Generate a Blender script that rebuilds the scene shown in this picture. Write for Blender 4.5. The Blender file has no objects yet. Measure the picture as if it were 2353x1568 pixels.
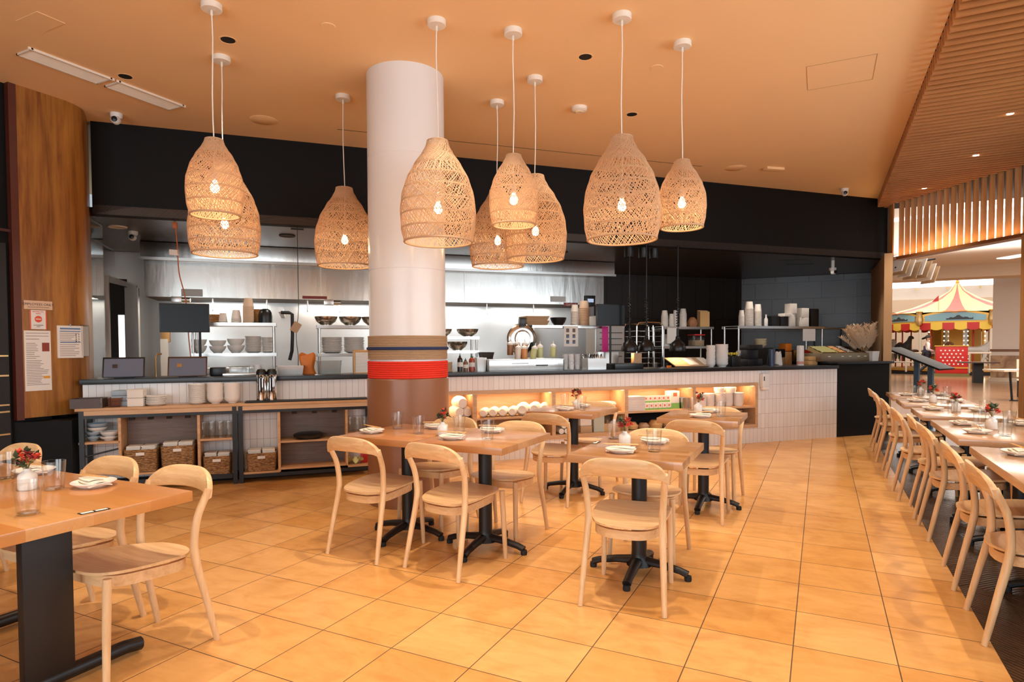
import bpy, bmesh, math, random
from mathutils import Vector, Matrix
random.seed(7)
PI = math.pi
D = bpy.data
SC = bpy.context.scene
COL = SC.collection
sin, cos, rad = math.sin, math.cos, math.radians

# ------------------------------------------------------------------ camera
EYE = 1.36
A = 0.46186                      # the room's long axis is turned this far from the view axis
cam_d = D.cameras.new('camera'); cam = D.objects.new('camera', cam_d); COL.objects.link(cam)
cam_d.sensor_width = 36.0; cam_d.lens = 1426.06 / 2353 * 36
cam_d.shift_y = 54.94 / 2353
cam_d.clip_start = 0.05; cam_d.clip_end = 200
_p, _r = -0.02927, -0.00508
_f = Vector((0, cos(_p), sin(_p))); _u0 = Vector((0, -sin(_p), cos(_p))); _r0 = Vector((1, 0, 0))
_R = cos(_r) * _r0 + sin(_r) * _u0; _U = -sin(_r) * _r0 + cos(_r) * _u0
_Z = Matrix.Rotation(A, 3, 'Z')
_R, _U, _f = _Z @ _R, _Z @ _U, _Z @ _f
cam.matrix_world = Matrix(((_R.x, _U.x, -_f.x, 0), (_R.y, _U.y, -_f.y, 0), (_R.z, _U.z, -_f.z, EYE), (0, 0, 0, 1)))
SC.camera = cam

# ------------------------------------------------------------------ world, exposure
SC.view_settings.view_transform = 'Standard'
SC.view_settings.look = 'None'
SC.view_settings.exposure = -0.06
SC.view_settings.gamma = 1
SC.view_settings.use_curve_mapping = False
SC.cycles.max_bounces = 8; SC.cycles.diffuse_bounces = 4; SC.cycles.glossy_bounces = 4
SC.cycles.transparent_max_bounces = 24; SC.cycles.transmission_bounces = 6
SC.cycles.caustics_reflective = False; SC.cycles.caustics_refractive = False
SC.cycles.sample_clamp_indirect = 6.0
W = D.worlds.new('world'); SC.world = W; W.use_nodes = True
W.node_tree.nodes['Background'].inputs[0].default_value = (0.80, 0.90, 1.0, 1)
W.node_tree.nodes['Background'].inputs[1].default_value = 0.6

CEIL = 3.72
WARM = (1.0, 0.86, 0.67)
def lamp(kind, name, loc, energy, color, rot=(0, 0, 0), size=0.1, size_y=None, spot=None, blend=0.5, parent=None):
    l = D.lights.new(name, kind); l.energy = energy; l.color = color
    if kind == 'AREA':
        l.size = size
        if size_y: l.shape = 'RECTANGLE'; l.size_y = size_y
    else:
        l.shadow_soft_size = size
    if kind == 'SPOT': l.spot_size = spot; l.spot_blend = blend
    o = D.objects.new(name, l); COL.objects.link(o); o.location = loc; o.rotation_euler = rot
    if parent: o.parent = parent
    return o
# daylight through the shop windows behind the camera
for wx, e, ww in ((-3.0, 120, 2.4), (0.0, 140, 2.4), (2.35, 60, 1.6)):
    lamp('AREA', 'window_daylight', (wx, -4.05, 1.75), e, (0.83, 0.925, 1.0), (rad(107), 0, 0), ww, 2.5)
# daylight from the open mall side at the right
lamp('AREA', 'mall_side_daylight', (3.62, 2.6, 2.15), 250, (0.86, 0.94, 1.0), (rad(98), 0, rad(90)), 8.4, 1.9)
# sky light through the mall's roof glazing
lamp('AREA', 'mall_skylight', (6, 18, 3.95), 600, (1.0, 0.95, 0.88), (0, 0, 0), 8, 10)
lamp('AREA', 'mall_skylight', (6.0, 37, 8.1), 1700, (1.0, 0.96, 0.9), (0, 0, 0), 24, 12)
lamp('AREA', 'mall_ceiling_fill', (5.0, 17, 3.55), 420, (1.0, 0.95, 0.88), (PI, 0, 0), 7, 9)  # added upward fill that brightens the mall ceiling, not a real fitting
lamp('AREA', 'mall_skylight', (5.0, 29, 3.9), 420, (1.0, 0.96, 0.9), (rad(62), 0, 0), 14, 2)
# recessed ceiling spots
DOWN = [(-4.085, 3.355), (-5.42, 3.393), (-1.74, 4.866), (-1.744, 6.272), (-2.0, 3.45), (-1.05, 2.75), (-3.1, 1.40), (-4.6, 1.5), (-0.2, 4.4), (-0.2, 7.4), (-3.3, 6.4), (-0.3, 1.3), (-1.75, 1.3), (-0.5, 5.9)]
DOWN_W = [120, 35, 120, 165, 215, 195, 205, 45, 150, 180, 95, 130, 150, 140]
for (x, y), e in zip(DOWN, DOWN_W):
    lamp('SPOT', 'ceiling_spot', (x, y, CEIL - 0.005), e, WARM, (0, 0, 0), 0.025, spot=rad(82), blend=0.85)
SLATSPOT = [1.6, 3.1, 4.6, 6.1, 7.586, 9.07, 10.6]
for y in SLATSPOT:
    lamp('SPOT', 'slat_spot', (1.62 if y < 10 else 1.3, y, 3.583), 160, WARM, (0, 0, 0), 0.02, spot=rad(84), blend=0.7)

# ------------------------------------------------------------------ counter frame
TC = rad(45.7626)
OC = Vector((0.21674, 10.31094, 0)); EX = Vector((cos(TC), sin(TC), 0)); NY = Vector((-sin(TC), cos(TC), 0))
def KP(s, t, z=0.0):
    p = OC + EX * s + NY * t; return Vector((p.x, p.y, z))

# ------------------------------------------------------------------ object helpers
def tag(o, label=None, cat=None, group=None, kind=None):
    if label: o['label'] = label
    if cat: o['category'] = cat
    if group: o['group'] = group
    if kind: o['kind'] = kind
    return o
def thing(name, label, cat, loc=(0, 0, 0), rz=0, group=None):
    o = D.objects.new(name, None); COL.objects.link(o); o.empty_display_size = 0.05
    o.location = loc; o.rotation_euler = (0, 0, rz)
    return tag(o, label, cat, group)
def kthing(name, label, cat, s, t, z, group=None, dr=0):
    return thing(name, label, cat, KP(s, t, z), TC + dr, group)
def dup(root, loc=None, rz=None, label=None, group=None):
    r = root.copy(); COL.objects.link(r)
    if loc is not None: r.location = loc
    if rz is not None: r.rotation_euler = (0, 0, rz)
    if label: r['label'] = label
    if group: r['group'] = group
    for ch in list(root.children):
        c = ch.copy(); COL.objects.link(c); c.parent = r
        for g in list(ch.children):
            d = g.copy(); COL.objects.link(d); d.parent = c
    return r
ORD = 'lowest second third fourth fifth sixth seventh eighth ninth tenth eleventh twelfth thirteenth fourteenth fifteenth sixteenth seventeenth eighteenth nineteenth twentieth twenty-first twenty-second twenty-third twenty-fourth twenty-fifth twenty-sixth twenty-seventh twenty-eighth twenty-ninth thirtieth'.split()
def nth(i, n):
    return 'topmost' if i == n - 1 and n > 1 else ORD[min(i, 29)] + ('' if i == 0 else ' from bottom')

class MB:
    def __init__(s): s.v = []; s.f = []
    def add(s, vs, fs):
        n = len(s.v); s.v += [tuple(p) for p in vs]; s.f += [tuple(i + n for i in q) for q in fs]; return s
    def box(s, x0, x1, y0, y1, z0, z1):
        return s.add([(x0, y0, z0), (x1, y0, z0), (x1, y1, z0), (x0, y1, z0), (x0, y0, z1), (x1, y0, z1), (x1, y1, z1), (x0, y1, z1)],
                     [(0, 3, 2, 1), (4, 5, 6, 7), (0, 1, 5, 4), (1, 2, 6, 5), (2, 3, 7, 6), (3, 0, 4, 7)])
    def cbox(s, c, d, rz=0, rx=0, ry=0):
        M = Matrix.Rotation(rz, 3, 'Z') @ Matrix.Rotation(ry, 3, 'Y') @ Matrix.Rotation(rx, 3, 'X')
        a, b, e = d[0] / 2, d[1] / 2, d[2] / 2
        P = [Vector((x, y, z)) for z in (-e, e) for (x, y) in ((-a, -b), (a, -b), (a, b), (-a, b))]
        return s.add([tuple(M @ p + Vector(c)) for p in P], [(0, 3, 2, 1), (4, 5, 6, 7), (0, 1, 5, 4), (1, 2, 6, 5), (2, 3, 7, 6), (3, 0, 4, 7)])
    def lathe(s, prof, n=24, c=(0, 0, 0), ax='z', close=False):
        vs = []; fs = []; m = len(prof)
        for r, h in prof:
            for k in range(n):
                a = 2 * PI * k / n; x, y = r * cos(a), r * sin(a)
                p = (x, y, h) if ax == 'z' else ((x, h, y) if ax == 'y' else (h, x, y))
                vs.append((c[0] + p[0], c[1] + p[1], c[2] + p[2]))
        for i in range(m - 1 if not close else m):
            j = (i + 1) % m
            for k in range(n):
                l = (k + 1) % n
                q = (i * n + k, i * n + l, j * n + l, j * n + k)
                fs.append(q if ax != 'y' else q[::-1])
        if not close:
            if prof[0][0] > 1e-5: fs.append(tuple(range(n))[::-1] if ax != 'y' else tuple(range(n)))
            if prof[-1][0] > 1e-5: fs.append(tuple((m - 1) * n + k for k in (range(n) if ax != 'y' else reversed(range(n)))))
        return s.add(vs, fs)
    def cyl(s, c, r, h, n=20, r2=None, ax='z'):
        return s.lathe([(r, 0), (r if r2 is None else r2, h)], n, c, ax)
    def tube(s, pts, r, n=8, caps=True, sx=1.0):
        P = [Vector(p) for p in pts]; m = len(P); R = r if isinstance(r, (list, tuple)) else [r] * m
        vs = []; fs = []; prev = None
        for i in range(m):
            t = (P[min(i + 1, m - 1)] - P[max(i - 1, 0)]).normalized()
            if prev is None:
                up = Vector((0, 0, 1)) if abs(t.z) < 0.9 else Vector((1, 0, 0))
                nrm = (up - t * up.dot(t)).normalized()
            else:
                nrm = (prev - t * prev.dot(t)).normalized()
            prev = nrm; b = t.cross(nrm)
            for k in range(n):
                a = 2 * PI * k / n
                vs.append(tuple(P[i] + nrm * (cos(a) * R[i] * sx) + b * (sin(a) * R[i])))
        for i in range(m - 1):
            for k in range(n):
                l = (k + 1) % n
                fs.append((i * n + k, i * n + l, (i + 1) * n + l, (i + 1) * n + k))
        if caps:
            fs.append(tuple(range(n))[::-1]); fs.append(tuple((m - 1) * n + k for k in range(n)))
        return s.add(vs, fs)
    def prism(s, poly, z0, z1):
        n = len(poly)
        vs = [(x, y, z0) for x, y in poly] + [(x, y, z1) for x, y in poly]
        fs = [tuple(range(n))[::-1], tuple(range(n, 2 * n))] + [(i, (i + 1) % n, n + (i + 1) % n, n + i) for i in range(n)]
        return s.add(vs, fs)
    def grid(s, fn, nu, nv, cu=False):
        vs = [fn(i / (nu if cu else nu - 1), j / (nv - 1)) for j in range(nv) for i in range(nu)]
        fs = []
        for j in range(nv - 1):
            for i in range(nu if cu else nu - 1):
                k = (i + 1) % nu
                fs.append((j * nu + i, j * nu + k, (j + 1) * nu + k, (j + 1) * nu + i))
        return s.add(vs, fs)
    def build(s, name, mat, parent=None, loc=None, rz=None, smooth=40, bevel=0, seg=2, fix=False, rot=None):
        me = D.meshes.new(name); me.from_pydata(s.v, [], s.f); me.update()
        if bevel or fix:
            bm = bmesh.new(); bm.from_mesh(me)
            if fix: bmesh.ops.remove_doubles(bm, verts=bm.verts, dist=1e-5); bmesh.ops.recalc_face_normals(bm, faces=bm.faces)
            if bevel:
                ed = [e for e in bm.edges if len(e.link_faces) == 2 and e.calc_face_angle(0) > rad(30)]
                bmesh.ops.bevel(bm, geom=ed, offset=bevel, segments=seg, affect='EDGES', profile=0.6)
            bm.to_mesh(me); bm.free()
        me.materials.append(mat)
        if smooth:
            me.shade_smooth(); me.set_sharp_from_angle(angle=rad(smooth))
        o = D.objects.new(name, me); COL.objects.link(o)
        if parent: o.parent = parent
        if loc is not None: o.location = loc
        if rz is not None: o.rotation_euler = (0, 0, rz)
        if rot is not None: o.rotation_euler = rot
        return o
def struct(name, mb, mat, label, loc=None, rz=None, **k):
    return tag(mb.build(name, mat, None, loc, rz, **k), label, None, None, 'structure')
def one(name, mb, mat, label, cat, loc=None, rz=None, group=None, **k):
    return tag(mb.build(name, mat, None, loc, rz, **k), label, cat, group)
def kone(name, mb, mat, label, cat, s, t, z, group=None, dr=0, **k):
    return one(name, mb, mat, label, cat, KP(s, t, z), TC + dr, group, **k)
def text(name, body, size, mat, parent, loc, rot, ext=0.0004, align='CENTER'):
    c = D.curves.new(name, 'FONT'); c.body = body; c.size = size; c.extrude = ext; c.align_x = align; c.align_y = 'CENTER'
    c.materials.append(mat); c.resolution_u = 3
    q = D.objects.new(name, c); COL.objects.link(q); bpy.context.view_layer.update()
    me = D.meshes.new_from_object(q.evaluated_get(bpy.context.evaluated_depsgraph_get())); D.objects.remove(q)
    o = D.objects.new(name, me); COL.objects.link(o); o.parent = parent; o.location = loc; o.rotation_euler = rot
    return o

# ------------------------------------------------------------------ materials
class NT:
    def __init__(s, name):
        s.m = D.materials.new(name); s.m.use_nodes = True; s.t = s.m.node_tree; s.n = s.t.nodes; s.l = s.t.links
        s.b = s.n['Principled BSDF']; s.out = s.n['Material Output']
    def node(s, ty, **k):
        n = s.n.new(ty)
        for a, b in k.items(): setattr(n, a, b)
        return n
    def set(s, sock, v):
        if hasattr(v, 'is_output') or isinstance(v, bpy.types.NodeSocket): s.l.new(v, sock)
        else: sock.default_value = v
    def math(s, op, a, b=0.0, c=0.0):
        n = s.node('ShaderNodeMath', operation=op); s.set(n.inputs[0], a); s.set(n.inputs[1], b); s.set(n.inputs[2], c); return n.outputs[0]
    def mix(s, f, a, b):
        n = s.node('ShaderNodeMix', data_type='RGBA'); s.set(n.inputs[0], f)
        s.set(n.inputs[6], a if not isinstance(a, tuple) else (*a, 1)[:4]); s.set(n.inputs[7], b if not isinstance(b, tuple) else (*b, 1)[:4]); return n.outputs[2]
    def coord(s, scale=(1, 1, 1), loc=(0, 0, 0), rot=(0, 0, 0)):
        tc = s.node('ShaderNodeTexCoord'); mp = s.node('ShaderNodeMapping'); s.l.new(tc.outputs['Object'], mp.inputs[0])
        mp.inputs['Scale'].default_value = scale; mp.inputs['Location'].default_value = loc; mp.inputs['Rotation'].default_value = rot
        return mp.outputs[0]
    def xyz(s, v):
        n = s.node('ShaderNodeSeparateXYZ'); s.l.new(v, n.inputs[0]); return n.outputs
    def noise(s, v, scale, detail=3, rough=0.5, dist=0.0, col=False):
        n = s.node('ShaderNodeTexNoise'); s.l.new(v, n.inputs['Vector']); n.inputs['Scale'].default_value = scale
        n.inputs['Detail'].default_value = detail; n.inputs['Roughness'].default_value = rough; n.inputs['Distortion'].default_value = dist
        return n.outputs[1 if col else 0]
    def white(s, x, y, z=0.0):
        c = s.node('ShaderNodeCombineXYZ'); s.set(c.inputs[0], x); s.set(c.inputs[1], y); s.set(c.inputs[2], z)
        n = s.node('ShaderNodeTexWhiteNoise'); s.l.new(c.outputs[0], n.inputs['Vector']); return n.outputs[0]
    def ramp(s, f, stops):
        n = s.node('ShaderNodeValToRGB'); s.l.new(f, n.inputs[0]); e = n.color_ramp.elements
        e[0].position = stops[0][0]; e[0].color = (*stops[0][1], 1); e[1].position = stops[-1][0]; e[1].color = (*stops[-1][1], 1)
        for p, c in stops[1:-1]:
            q = e.new(p); q.color = (*c, 1)
        return n.outputs[0]
    def bump(s, h, strength=0.2, dist=0.002):
        n = s.node('ShaderNodeBump'); s.l.new(h, n.inputs['Height']); n.inputs['Strength'].default_value = strength; n.inputs['Distance'].default_value = dist
        s.l.new(n.outputs[0], s.b.inputs['Normal'])
    def base(s, c): s.set(s.b.inputs['Base Color'], (*c, 1) if isinstance(c, tuple) else c); return s
    def rough(s, r): s.set(s.b.inputs['Roughness'], r); return s
    def line(s, c, half):     # 1 inside a joint around integer values of c
        fr = s.math('FRACT', c); d = s.math('MINIMUM', fr, s.math('SUBTRACT', 1.0, fr)); return s.math('LESS_THAN', d, half)
def mat(name, c, r=0.5, metal=0.0, spec=0.5, emit=0.0, ec=None, coat=0.0, alpha=1.0, sheen=0.0):
    t = NT(name); t.base(c).rough(r); b = t.b.inputs
    b['Metallic'].default_value = metal; b['Specular IOR Level'].default_value = spec; b['Coat Weight'].default_value = coat
    if emit: b['Emission Color'].default_value = (*(ec or c), 1); b['Emission Strength'].default_value = emit
    b['Alpha'].default_value = alpha; b['Sheen Weight'].default_value = sheen
    return t.m
def wood(name, c1, c2, axis='x', scale=1.0, r=0.4, vary=0.12, coat=0.0):
    t = NT(name); sc = {'x': (1.2, 14, 14), 'y': (14, 1.2, 14), 'z': (14, 14, 1.2)}[axis]
    v = t.coord(tuple(a * scale for a in sc)); n = t.noise(v, 2.2, 5, 0.62, 0.6); n2 = t.noise(v, 9, 2, 0.6)
    f = t.math('ADD', t.math('MULTIPLY', n, 0.8), t.math('MULTIPLY', n2, 0.22))
    col = t.ramp(f, [(0.34, c2), (0.62, c1)])
    oi = t.node('ShaderNodeObjectInfo'); hs = t.node('ShaderNodeHueSaturation'); t.l.new(col, hs.inputs['Color'])
    t.set(hs.inputs['Value'], t.math('ADD', 1 - vary / 2, t.math('MULTIPLY', oi.outputs['Random'], vary)))
    t.base(hs.outputs[0]).rough(r); t.bump(f, 0.05, 0.001); t.b.inputs['Coat Weight'].default_value = coat
    return t.m
def glass(name, tint=(1, 1, 1), rough=0.02, ior=1.35, gain=1.0):
    t = NT(name); t.n.remove(t.b)
    lw = t.node('ShaderNodeLayerWeight'); lw.inputs[0].default_value = 0.5; f0 = ((ior - 1) / (ior + 1)) ** 2
    fz = t.math('ADD', f0, t.math('MULTIPLY', t.math('POWER', lw.outputs['Facing'], 5.0), 0.75))
    tr = t.node('ShaderNodeBsdfTransparent'); tr.inputs[0].default_value = (*tint, 1)
    gl = t.node('ShaderNodeBsdfGlossy'); gl.inputs[1].default_value = rough
    mx = t.node('ShaderNodeMixShader'); t.set(mx.inputs[0], t.math('MULTIPLY', fz, gain * 1.5))
    t.l.new(tr.outputs[0], mx.inputs[1]); t.l.new(gl.outputs[0], mx.inputs[2]); t.l.new(mx.outputs[0], t.out.inputs[0])
    return t.m
def gridmat(name, c1, c2, grout, w, h, ox, oz, half, axes=(0, 2), r=0.25, bump=0.3):
    t = NT(name); o = t.xyz(t.coord())
    a = t.math('SUBTRACT', t.math('DIVIDE', o[axes[0]], w), ox); b = t.math('SUBTRACT', t.math('DIVIDE', o[axes[1]], h), oz)
    ln = t.math('MAXIMUM', t.line(a, half / w), t.line(b, half / h))
    k = t.white(t.math('FLOOR', a), t.math('FLOOR', b))
    c = t.mix(k, c1, c2)
    t.base(t.mix(ln, c, grout)); t.set(t.b.inputs['Roughness'], t.math('ADD', r, t.math('MULTIPLY', ln, 0.5)))
    t.bump(t.math('SUBTRACT', 1.0, ln), bump, 0.002)
    return t
M = {}
M['chair'] = wood('pale_ash', (0.78, 0.52, 0.28), (0.62, 0.37, 0.17), 'x', 1.0, 0.38)
M['chairleg'] = wood('pale_ash_leg', (0.78, 0.53, 0.30), (0.64, 0.39, 0.19), 'z', 1.0, 0.42)
M['shelfwood'] = wood('shelf_oak', (0.66, 0.38, 0.18), (0.50, 0.26, 0.11), 'x', 0.8, 0.45)
M['nichewood'] = wood('niche_oak', (0.66, 0.42, 0.24), (0.52, 0.31, 0.16), 'x', 0.8, 0.5)
M['panel'] = wood('wall_panel_wood', (0.44, 0.19, 0.035), (0.16, 0.045, 0.010), 'z', 0.25, 0.35)
M['slat'] = wood('slat_wood', (0.50, 0.195, 0.052), (0.38, 0.135, 0.034), 'x', 0.6, 0.45)
M['fin'] = wood('fin_wood', (0.60, 0.29, 0.10), (0.46, 0.20, 0.06), 'z', 0.6, 0.45)
M['white'] = mat('white_ceramic', (0.82, 0.78, 0.72), 0.25)
M['offwhite'] = mat('stoneware', (0.86, 0.81, 0.75), 0.3)
M['plate'] = mat('white_porcelain', (0.85, 0.82, 0.78), 0.18)
M['paper'] = mat('white_paper', (0.84, 0.80, 0.74), 0.7)
M['cup'] = mat('paper_cup', (0.83, 0.77, 0.69), 0.6)
M['kraftcup'] = mat('kraft_cup', (0.70, 0.52, 0.36), 0.6)
M['kraft'] = mat('kraft_board', (0.50, 0.33, 0.19), 0.7)
M['napkin'] = mat('cream_napkin', (0.86, 0.76, 0.62), 0.85, sheen=0.2)
M['bamboo'] = mat('bamboo', (0.66, 0.38, 0.15), 0.45)
M['black'] = mat('black_paint', (0.005, 0.0045, 0.0045), 0.55)
M['darkwood'] = wood('dark_wall_wood', (0.10, 0.05, 0.03), (0.06, 0.03, 0.018), 'z', 0.5, 0.5)
M['wallblack'] = mat('black_wall_paint', (0.0045, 0.004, 0.004), 0.6, spec=0.2)
M['blackmetal'] = mat('black_powder_coat', (0.006, 0.006, 0.007), 0.42)
M['blackplastic'] = mat('black_plastic', (0.006, 0.006, 0.0065), 0.35)
M['counter'] = mat('black_stone', (0.009, 0.0085, 0.009), 0.32)
M['whiteplastic'] = mat('white_plastic', (0.80, 0.79, 0.77), 0.35)
M['fixture'] = mat('white_fixture', (0.84, 0.76, 0.66), 0.4)
M['cord'] = mat('white_cord', (0.85, 0.80, 0.73), 0.6)
M['chrome'] = mat('chrome', (0.82, 0.81, 0.79), 0.08, 1.0)
M['red'] = mat('red_paint', (0.55, 0.02, 0.015), 0.4)
M['yellow'] = mat('yellow_paint', (0.85, 0.55, 0.06), 0.5)
M['gold'] = mat('gold_paint', (0.70, 0.38, 0.07), 0.4, 0.4)
M['brass'] = mat('brass', (0.75, 0.50, 0.22), 0.3, 1.0)
M['orange'] = mat('orange_plastic', (0.80, 0.22, 0.02), 0.5)
M['orangecord'] = mat('orange_cable', (0.55, 0.13, 0.02), 0.5)
M['navy'] = mat('navy_rope', (0.02, 0.03, 0.09), 0.8)
M['blue'] = mat('blue_cloth', (0.10, 0.32, 0.50), 0.8)
M['bluegrey'] = mat('blue_grey_bowl', (0.34, 0.42, 0.48), 0.4)
M['green'] = mat('dark_leaf', (0.045, 0.065, 0.025), 0.6)
M['olive'] = mat('olive_leaf', (0.22, 0.17, 0.04), 0.6)
M['flower'] = mat('red_flower', (0.62, 0.05, 0.02), 0.6)
M['flower2'] = mat('dark_red_flower', (0.28, 0.02, 0.015), 0.6)
M['pampas'] = mat('pampas_plume', (0.80, 0.62, 0.44), 0.9)
M['pink'] = mat('magenta_paper', (0.75, 0.03, 0.30), 0.6)
M['glass'] = glass('clear_glass', (0.97, 0.97, 0.96), 0.02, 1.42, 1.1)
M['plastic'] = glass('clear_plastic', (0.86, 0.88, 0.88), 0.15, 1.5, 1.6)
M['amber'] = glass('amber_plastic', (0.75, 0.45, 0.25), 0.2, 1.45, 1.2)
M['pane'] = glass('window_pane', (0.93, 0.95, 0.95), 0.01, 1.3, 1.0)
M['green_bottle'] = glass('green_plastic', (0.4, 0.6, 0.4), 0.1, 1.45)
M['upholstery'] = mat('moss_green_upholstery', (0.060, 0.045, 0.020), 0.8, sheen=0.4)
M['skin'] = mat('skin', (0.55, 0.30, 0.20), 0.5)
M['hair'] = mat('dark_hair', (0.02, 0.014, 0.01), 0.6)
M['rubber'] = mat('black_rubber', (0.01, 0.01, 0.01), 0.7)
M['led'] = mat('warm_led', (1, 0.75, 0.45), 0.5, emit=7, ec=(1, 0.72, 0.42))
M['bulb'] = mat('lit_bulb', (1, 0.85, 0.6), 0.3, emit=22, ec=(1, 0.80, 0.52))
M['bulblow'] = mat('marquee_bulb', (1, 0.85, 0.6), 0.3, emit=9, ec=(1, 0.78, 0.5))
M['skyglow'] = mat('bright_glazing', (1, 1, 1), 0.5, emit=2.2, ec=(0.97, 0.98, 1.0))
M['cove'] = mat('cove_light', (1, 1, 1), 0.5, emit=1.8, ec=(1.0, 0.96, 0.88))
M['screen'] = mat('tablet_screen', (0.10, 0.11, 0.14), 0.15, emit=0.09, ec=(0.42, 0.46, 0.62))
M['blackglass'] = mat('black_glass_screen', (0.004, 0.004, 0.005), 0.30, spec=0.2)

# stainless steel with sheet waviness
def steel(name, c, r, wave):
    t = NT(name); t.base(c); t.b.inputs['Metallic'].default_value = 1.0
    v = t.coord((1.6, 1.6, 0.28)); n = t.noise(v, 2.6, 3, 0.55, 0.5)
    v2 = t.coord((60, 60, 1.5)); n2 = t.noise(v2, 4, 2, 0.5)
    t.rough(t.math('ADD', r, t.math('MULTIPLY', n2, 0.1)))
    t.bump(n, wave, 0.05); return t.m
M['steel'] = steel('stainless_sheet', (0.56, 0.54, 0.51), 0.20, 0.09)
M['steelflat'] = steel('stainless_flat', (0.66, 0.64, 0.61), 0.26, 0.02)
M['steelbowl'] = steel('stainless_bowl', (0.58, 0.53, 0.47), 0.18, 0.02)

# butcher-block table top: staves with their own tone, end grain blocks on the rim
def block(name, along, c1, c2, c3, sw, sl, r):
    t = NT(name); o = t.xyz(t.coord()); x, y = (o[0], o[1]) if along == 'x' else (o[1], o[0])
    b = t.math('FLOOR', t.math('DIVIDE', y, sw)); k0 = t.white(b, 3.0)
    a = t.math('FLOOR', t.math('ADD', t.math('DIVIDE', x, sl), t.math('MULTIPLY', k0, 5.0)))
    k = t.white(a, b, 1.0)
    sc = (1.2, 16, 16) if along == 'x' else (16, 1.2, 16)
    n = t.noise(t.coord(sc), 2.0, 5, 0.6, 0.8)
    c = t.ramp(k, [(0.0, c1), (0.5, c2), (1.0, c3)])
    g = t.mix(t.math('MULTIPLY', n, 0.75), c, tuple(q * 0.55 for q in c3))
    t.base(g).rough(r); t.b.inputs['Coat Weight'].default_value = 0.35; t.b.inputs['Coat Roughness'].default_value = 0.12
    return t.m
M['tabletop'] = block('butcher_block', 'x', (0.60, 0.27, 0.10), (0.50, 0.21, 0.07), (0.68, 0.36, 0.16), 0.075, 0.7, 0.28)
M['tabletopstripe'] = block('butcher_block_striped', 'x', (0.62, 0.29, 0.11), (0.36, 0.15, 0.05), (0.68, 0.37, 0.17), 0.07, 0.8, 0.26)
M['tabletopbig'] = block('butcher_block_long', 'x', (0.70, 0.29, 0.075), (0.56, 0.20, 0.045), (0.76, 0.38, 0.14), 0.11, 0.9, 0.28)
M['tabletoprow'] = block('butcher_block_row', 'y', (0.60, 0.32, 0.15), (0.52, 0.26, 0.11), (0.66, 0.38, 0.20), 0.09, 0.8, 0.22)

# terracotta floor tiles, square grid
def floor_tiles():
    T = 0.40674; t = gridmat('terracotta_tile', (0.72, 0.385, 0.135), (0.63, 0.305, 0.085), (0.09, 0.045, 0.018), T, T, -0.24811, -0.51122, 0.0024, (0, 1), 0.26, 0.25)
    col = t.b.inputs['Base Color'].links[0].from_socket
    v = t.coord((1, 1, 1)); n = t.noise(v, 2.6, 4, 0.6, 1.2); n2 = t.noise(t.coord((3, 9, 1)), 1.5, 4, 0.6, 0.8)
    m = t.math('ADD', t.math('MULTIPLY', n, 0.6), t.math('MULTIPLY', n2, 0.4))
    mot = t.ramp(m, [(0.30, (0.80, 0.72, 0.62)), (0.52, (1.0, 1.0, 1.0)), (0.72, (1.12, 1.16, 1.25))])
    mm = t.node('ShaderNodeMix', data_type='RGBA', blend_type='MULTIPLY'); mm.inputs[0].default_value = 1.0
    t.l.new(col, mm.inputs[6]); t.l.new(mot, mm.inputs[7]); t.l.new(mm.outputs[2], t.b.inputs['Base Color'])
    return t.m
M['tile'] = floor_tiles()
# dark carved-look parquet blocks, each with its own grain direction
def parquet():
    t = NT('dark_parquet'); o = t.xyz(t.coord()); w = 0.30
    a = t.math('DIVIDE', o[0], w); b = t.math('DIVIDE', o[1], w); k = t.white(t.math('FLOOR', a), t.math('FLOOR', b))
    d1 = t.math('ADD', o[0], o[1]); d2 = t.math('SUBTRACT', o[0], o[1])
    s = t.math('GREATER_THAN', k, 0.5)
    dd = t.math('ADD', t.math('MULTIPLY', d1, s), t.math('MULTIPLY', d2, t.math('SUBTRACT', 1.0, s)))
    n = t.noise(t.coord((1, 1, 1)), 9, 3)
    st = t.math('SINE', t.math('MULTIPLY', t.math('ADD', dd, t.math('MULTIPLY', n, 0.03)), 190.0))
    st = t.math('ADD', t.math('MULTIPLY', st, 0.5), 0.5)
    ln = t.math('MAXIMUM', t.line(a, 0.008), t.line(b, 0.008))
    c = t.mix(st, (0.022, 0.011, 0.006), (0.085, 0.044, 0.022)); t.base(t.mix(ln, c, (0.01, 0.006, 0.004)))
    t.rough(0.24); t.bump(st, 0.5, 0.002); return t.m
M['parquet'] = parquet()
def planks():
    t = NT('mall_planks'); v = t.coord((1, 1, 1), rot=(0, 0, rad(40))); o = t.xyz(v)
    b = t.math('FLOOR', t.math('DIVIDE', o[1], 0.12)); a = t.math('FLOOR', t.math('ADD', t.math('DIVIDE', o[0], 1.1), t.math('MULTIPLY', t.white(b, 1.0), 3.0)))
    k = t.white(a, b); t.base(t.ramp(k, [(0.0, (0.30, 0.15, 0.075)), (1.0, (0.44, 0.26, 0.14))])).rough(0.16); return t.m
M['planks'] = planks()
M['ceiling'] = (lambda t: (t.base((0.92, 0.60, 0.31)).rough(0.8), t.bump(t.noise(t.coord(), 160, 2), 0.04, 0.001), t.m)[2])(NT('peach_ceiling_paint'))
M['walltan'] = mat('tan_paint', (0.62, 0.38, 0.19), 0.7)
M['beige'] = mat('beige_plaster', (0.74, 0.62, 0.48), 0.8)
M['mallwhite'] = mat('mall_white', (0.80, 0.73, 0.66), 0.8)
M['stone'] = (lambda t: (t.base(t.ramp(t.noise(t.coord((1, 1, 1)), 3, 5, 0.6, 1.5), [(0.35, (0.30, 0.16, 0.08)), (0.6, (0.52, 0.33, 0.18))])).rough(0.25), t.m)[1])(NT('brown_stone'))
M['column'] = mat('white_column_paint', (0.76, 0.735, 0.72), 0.30)
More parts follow.
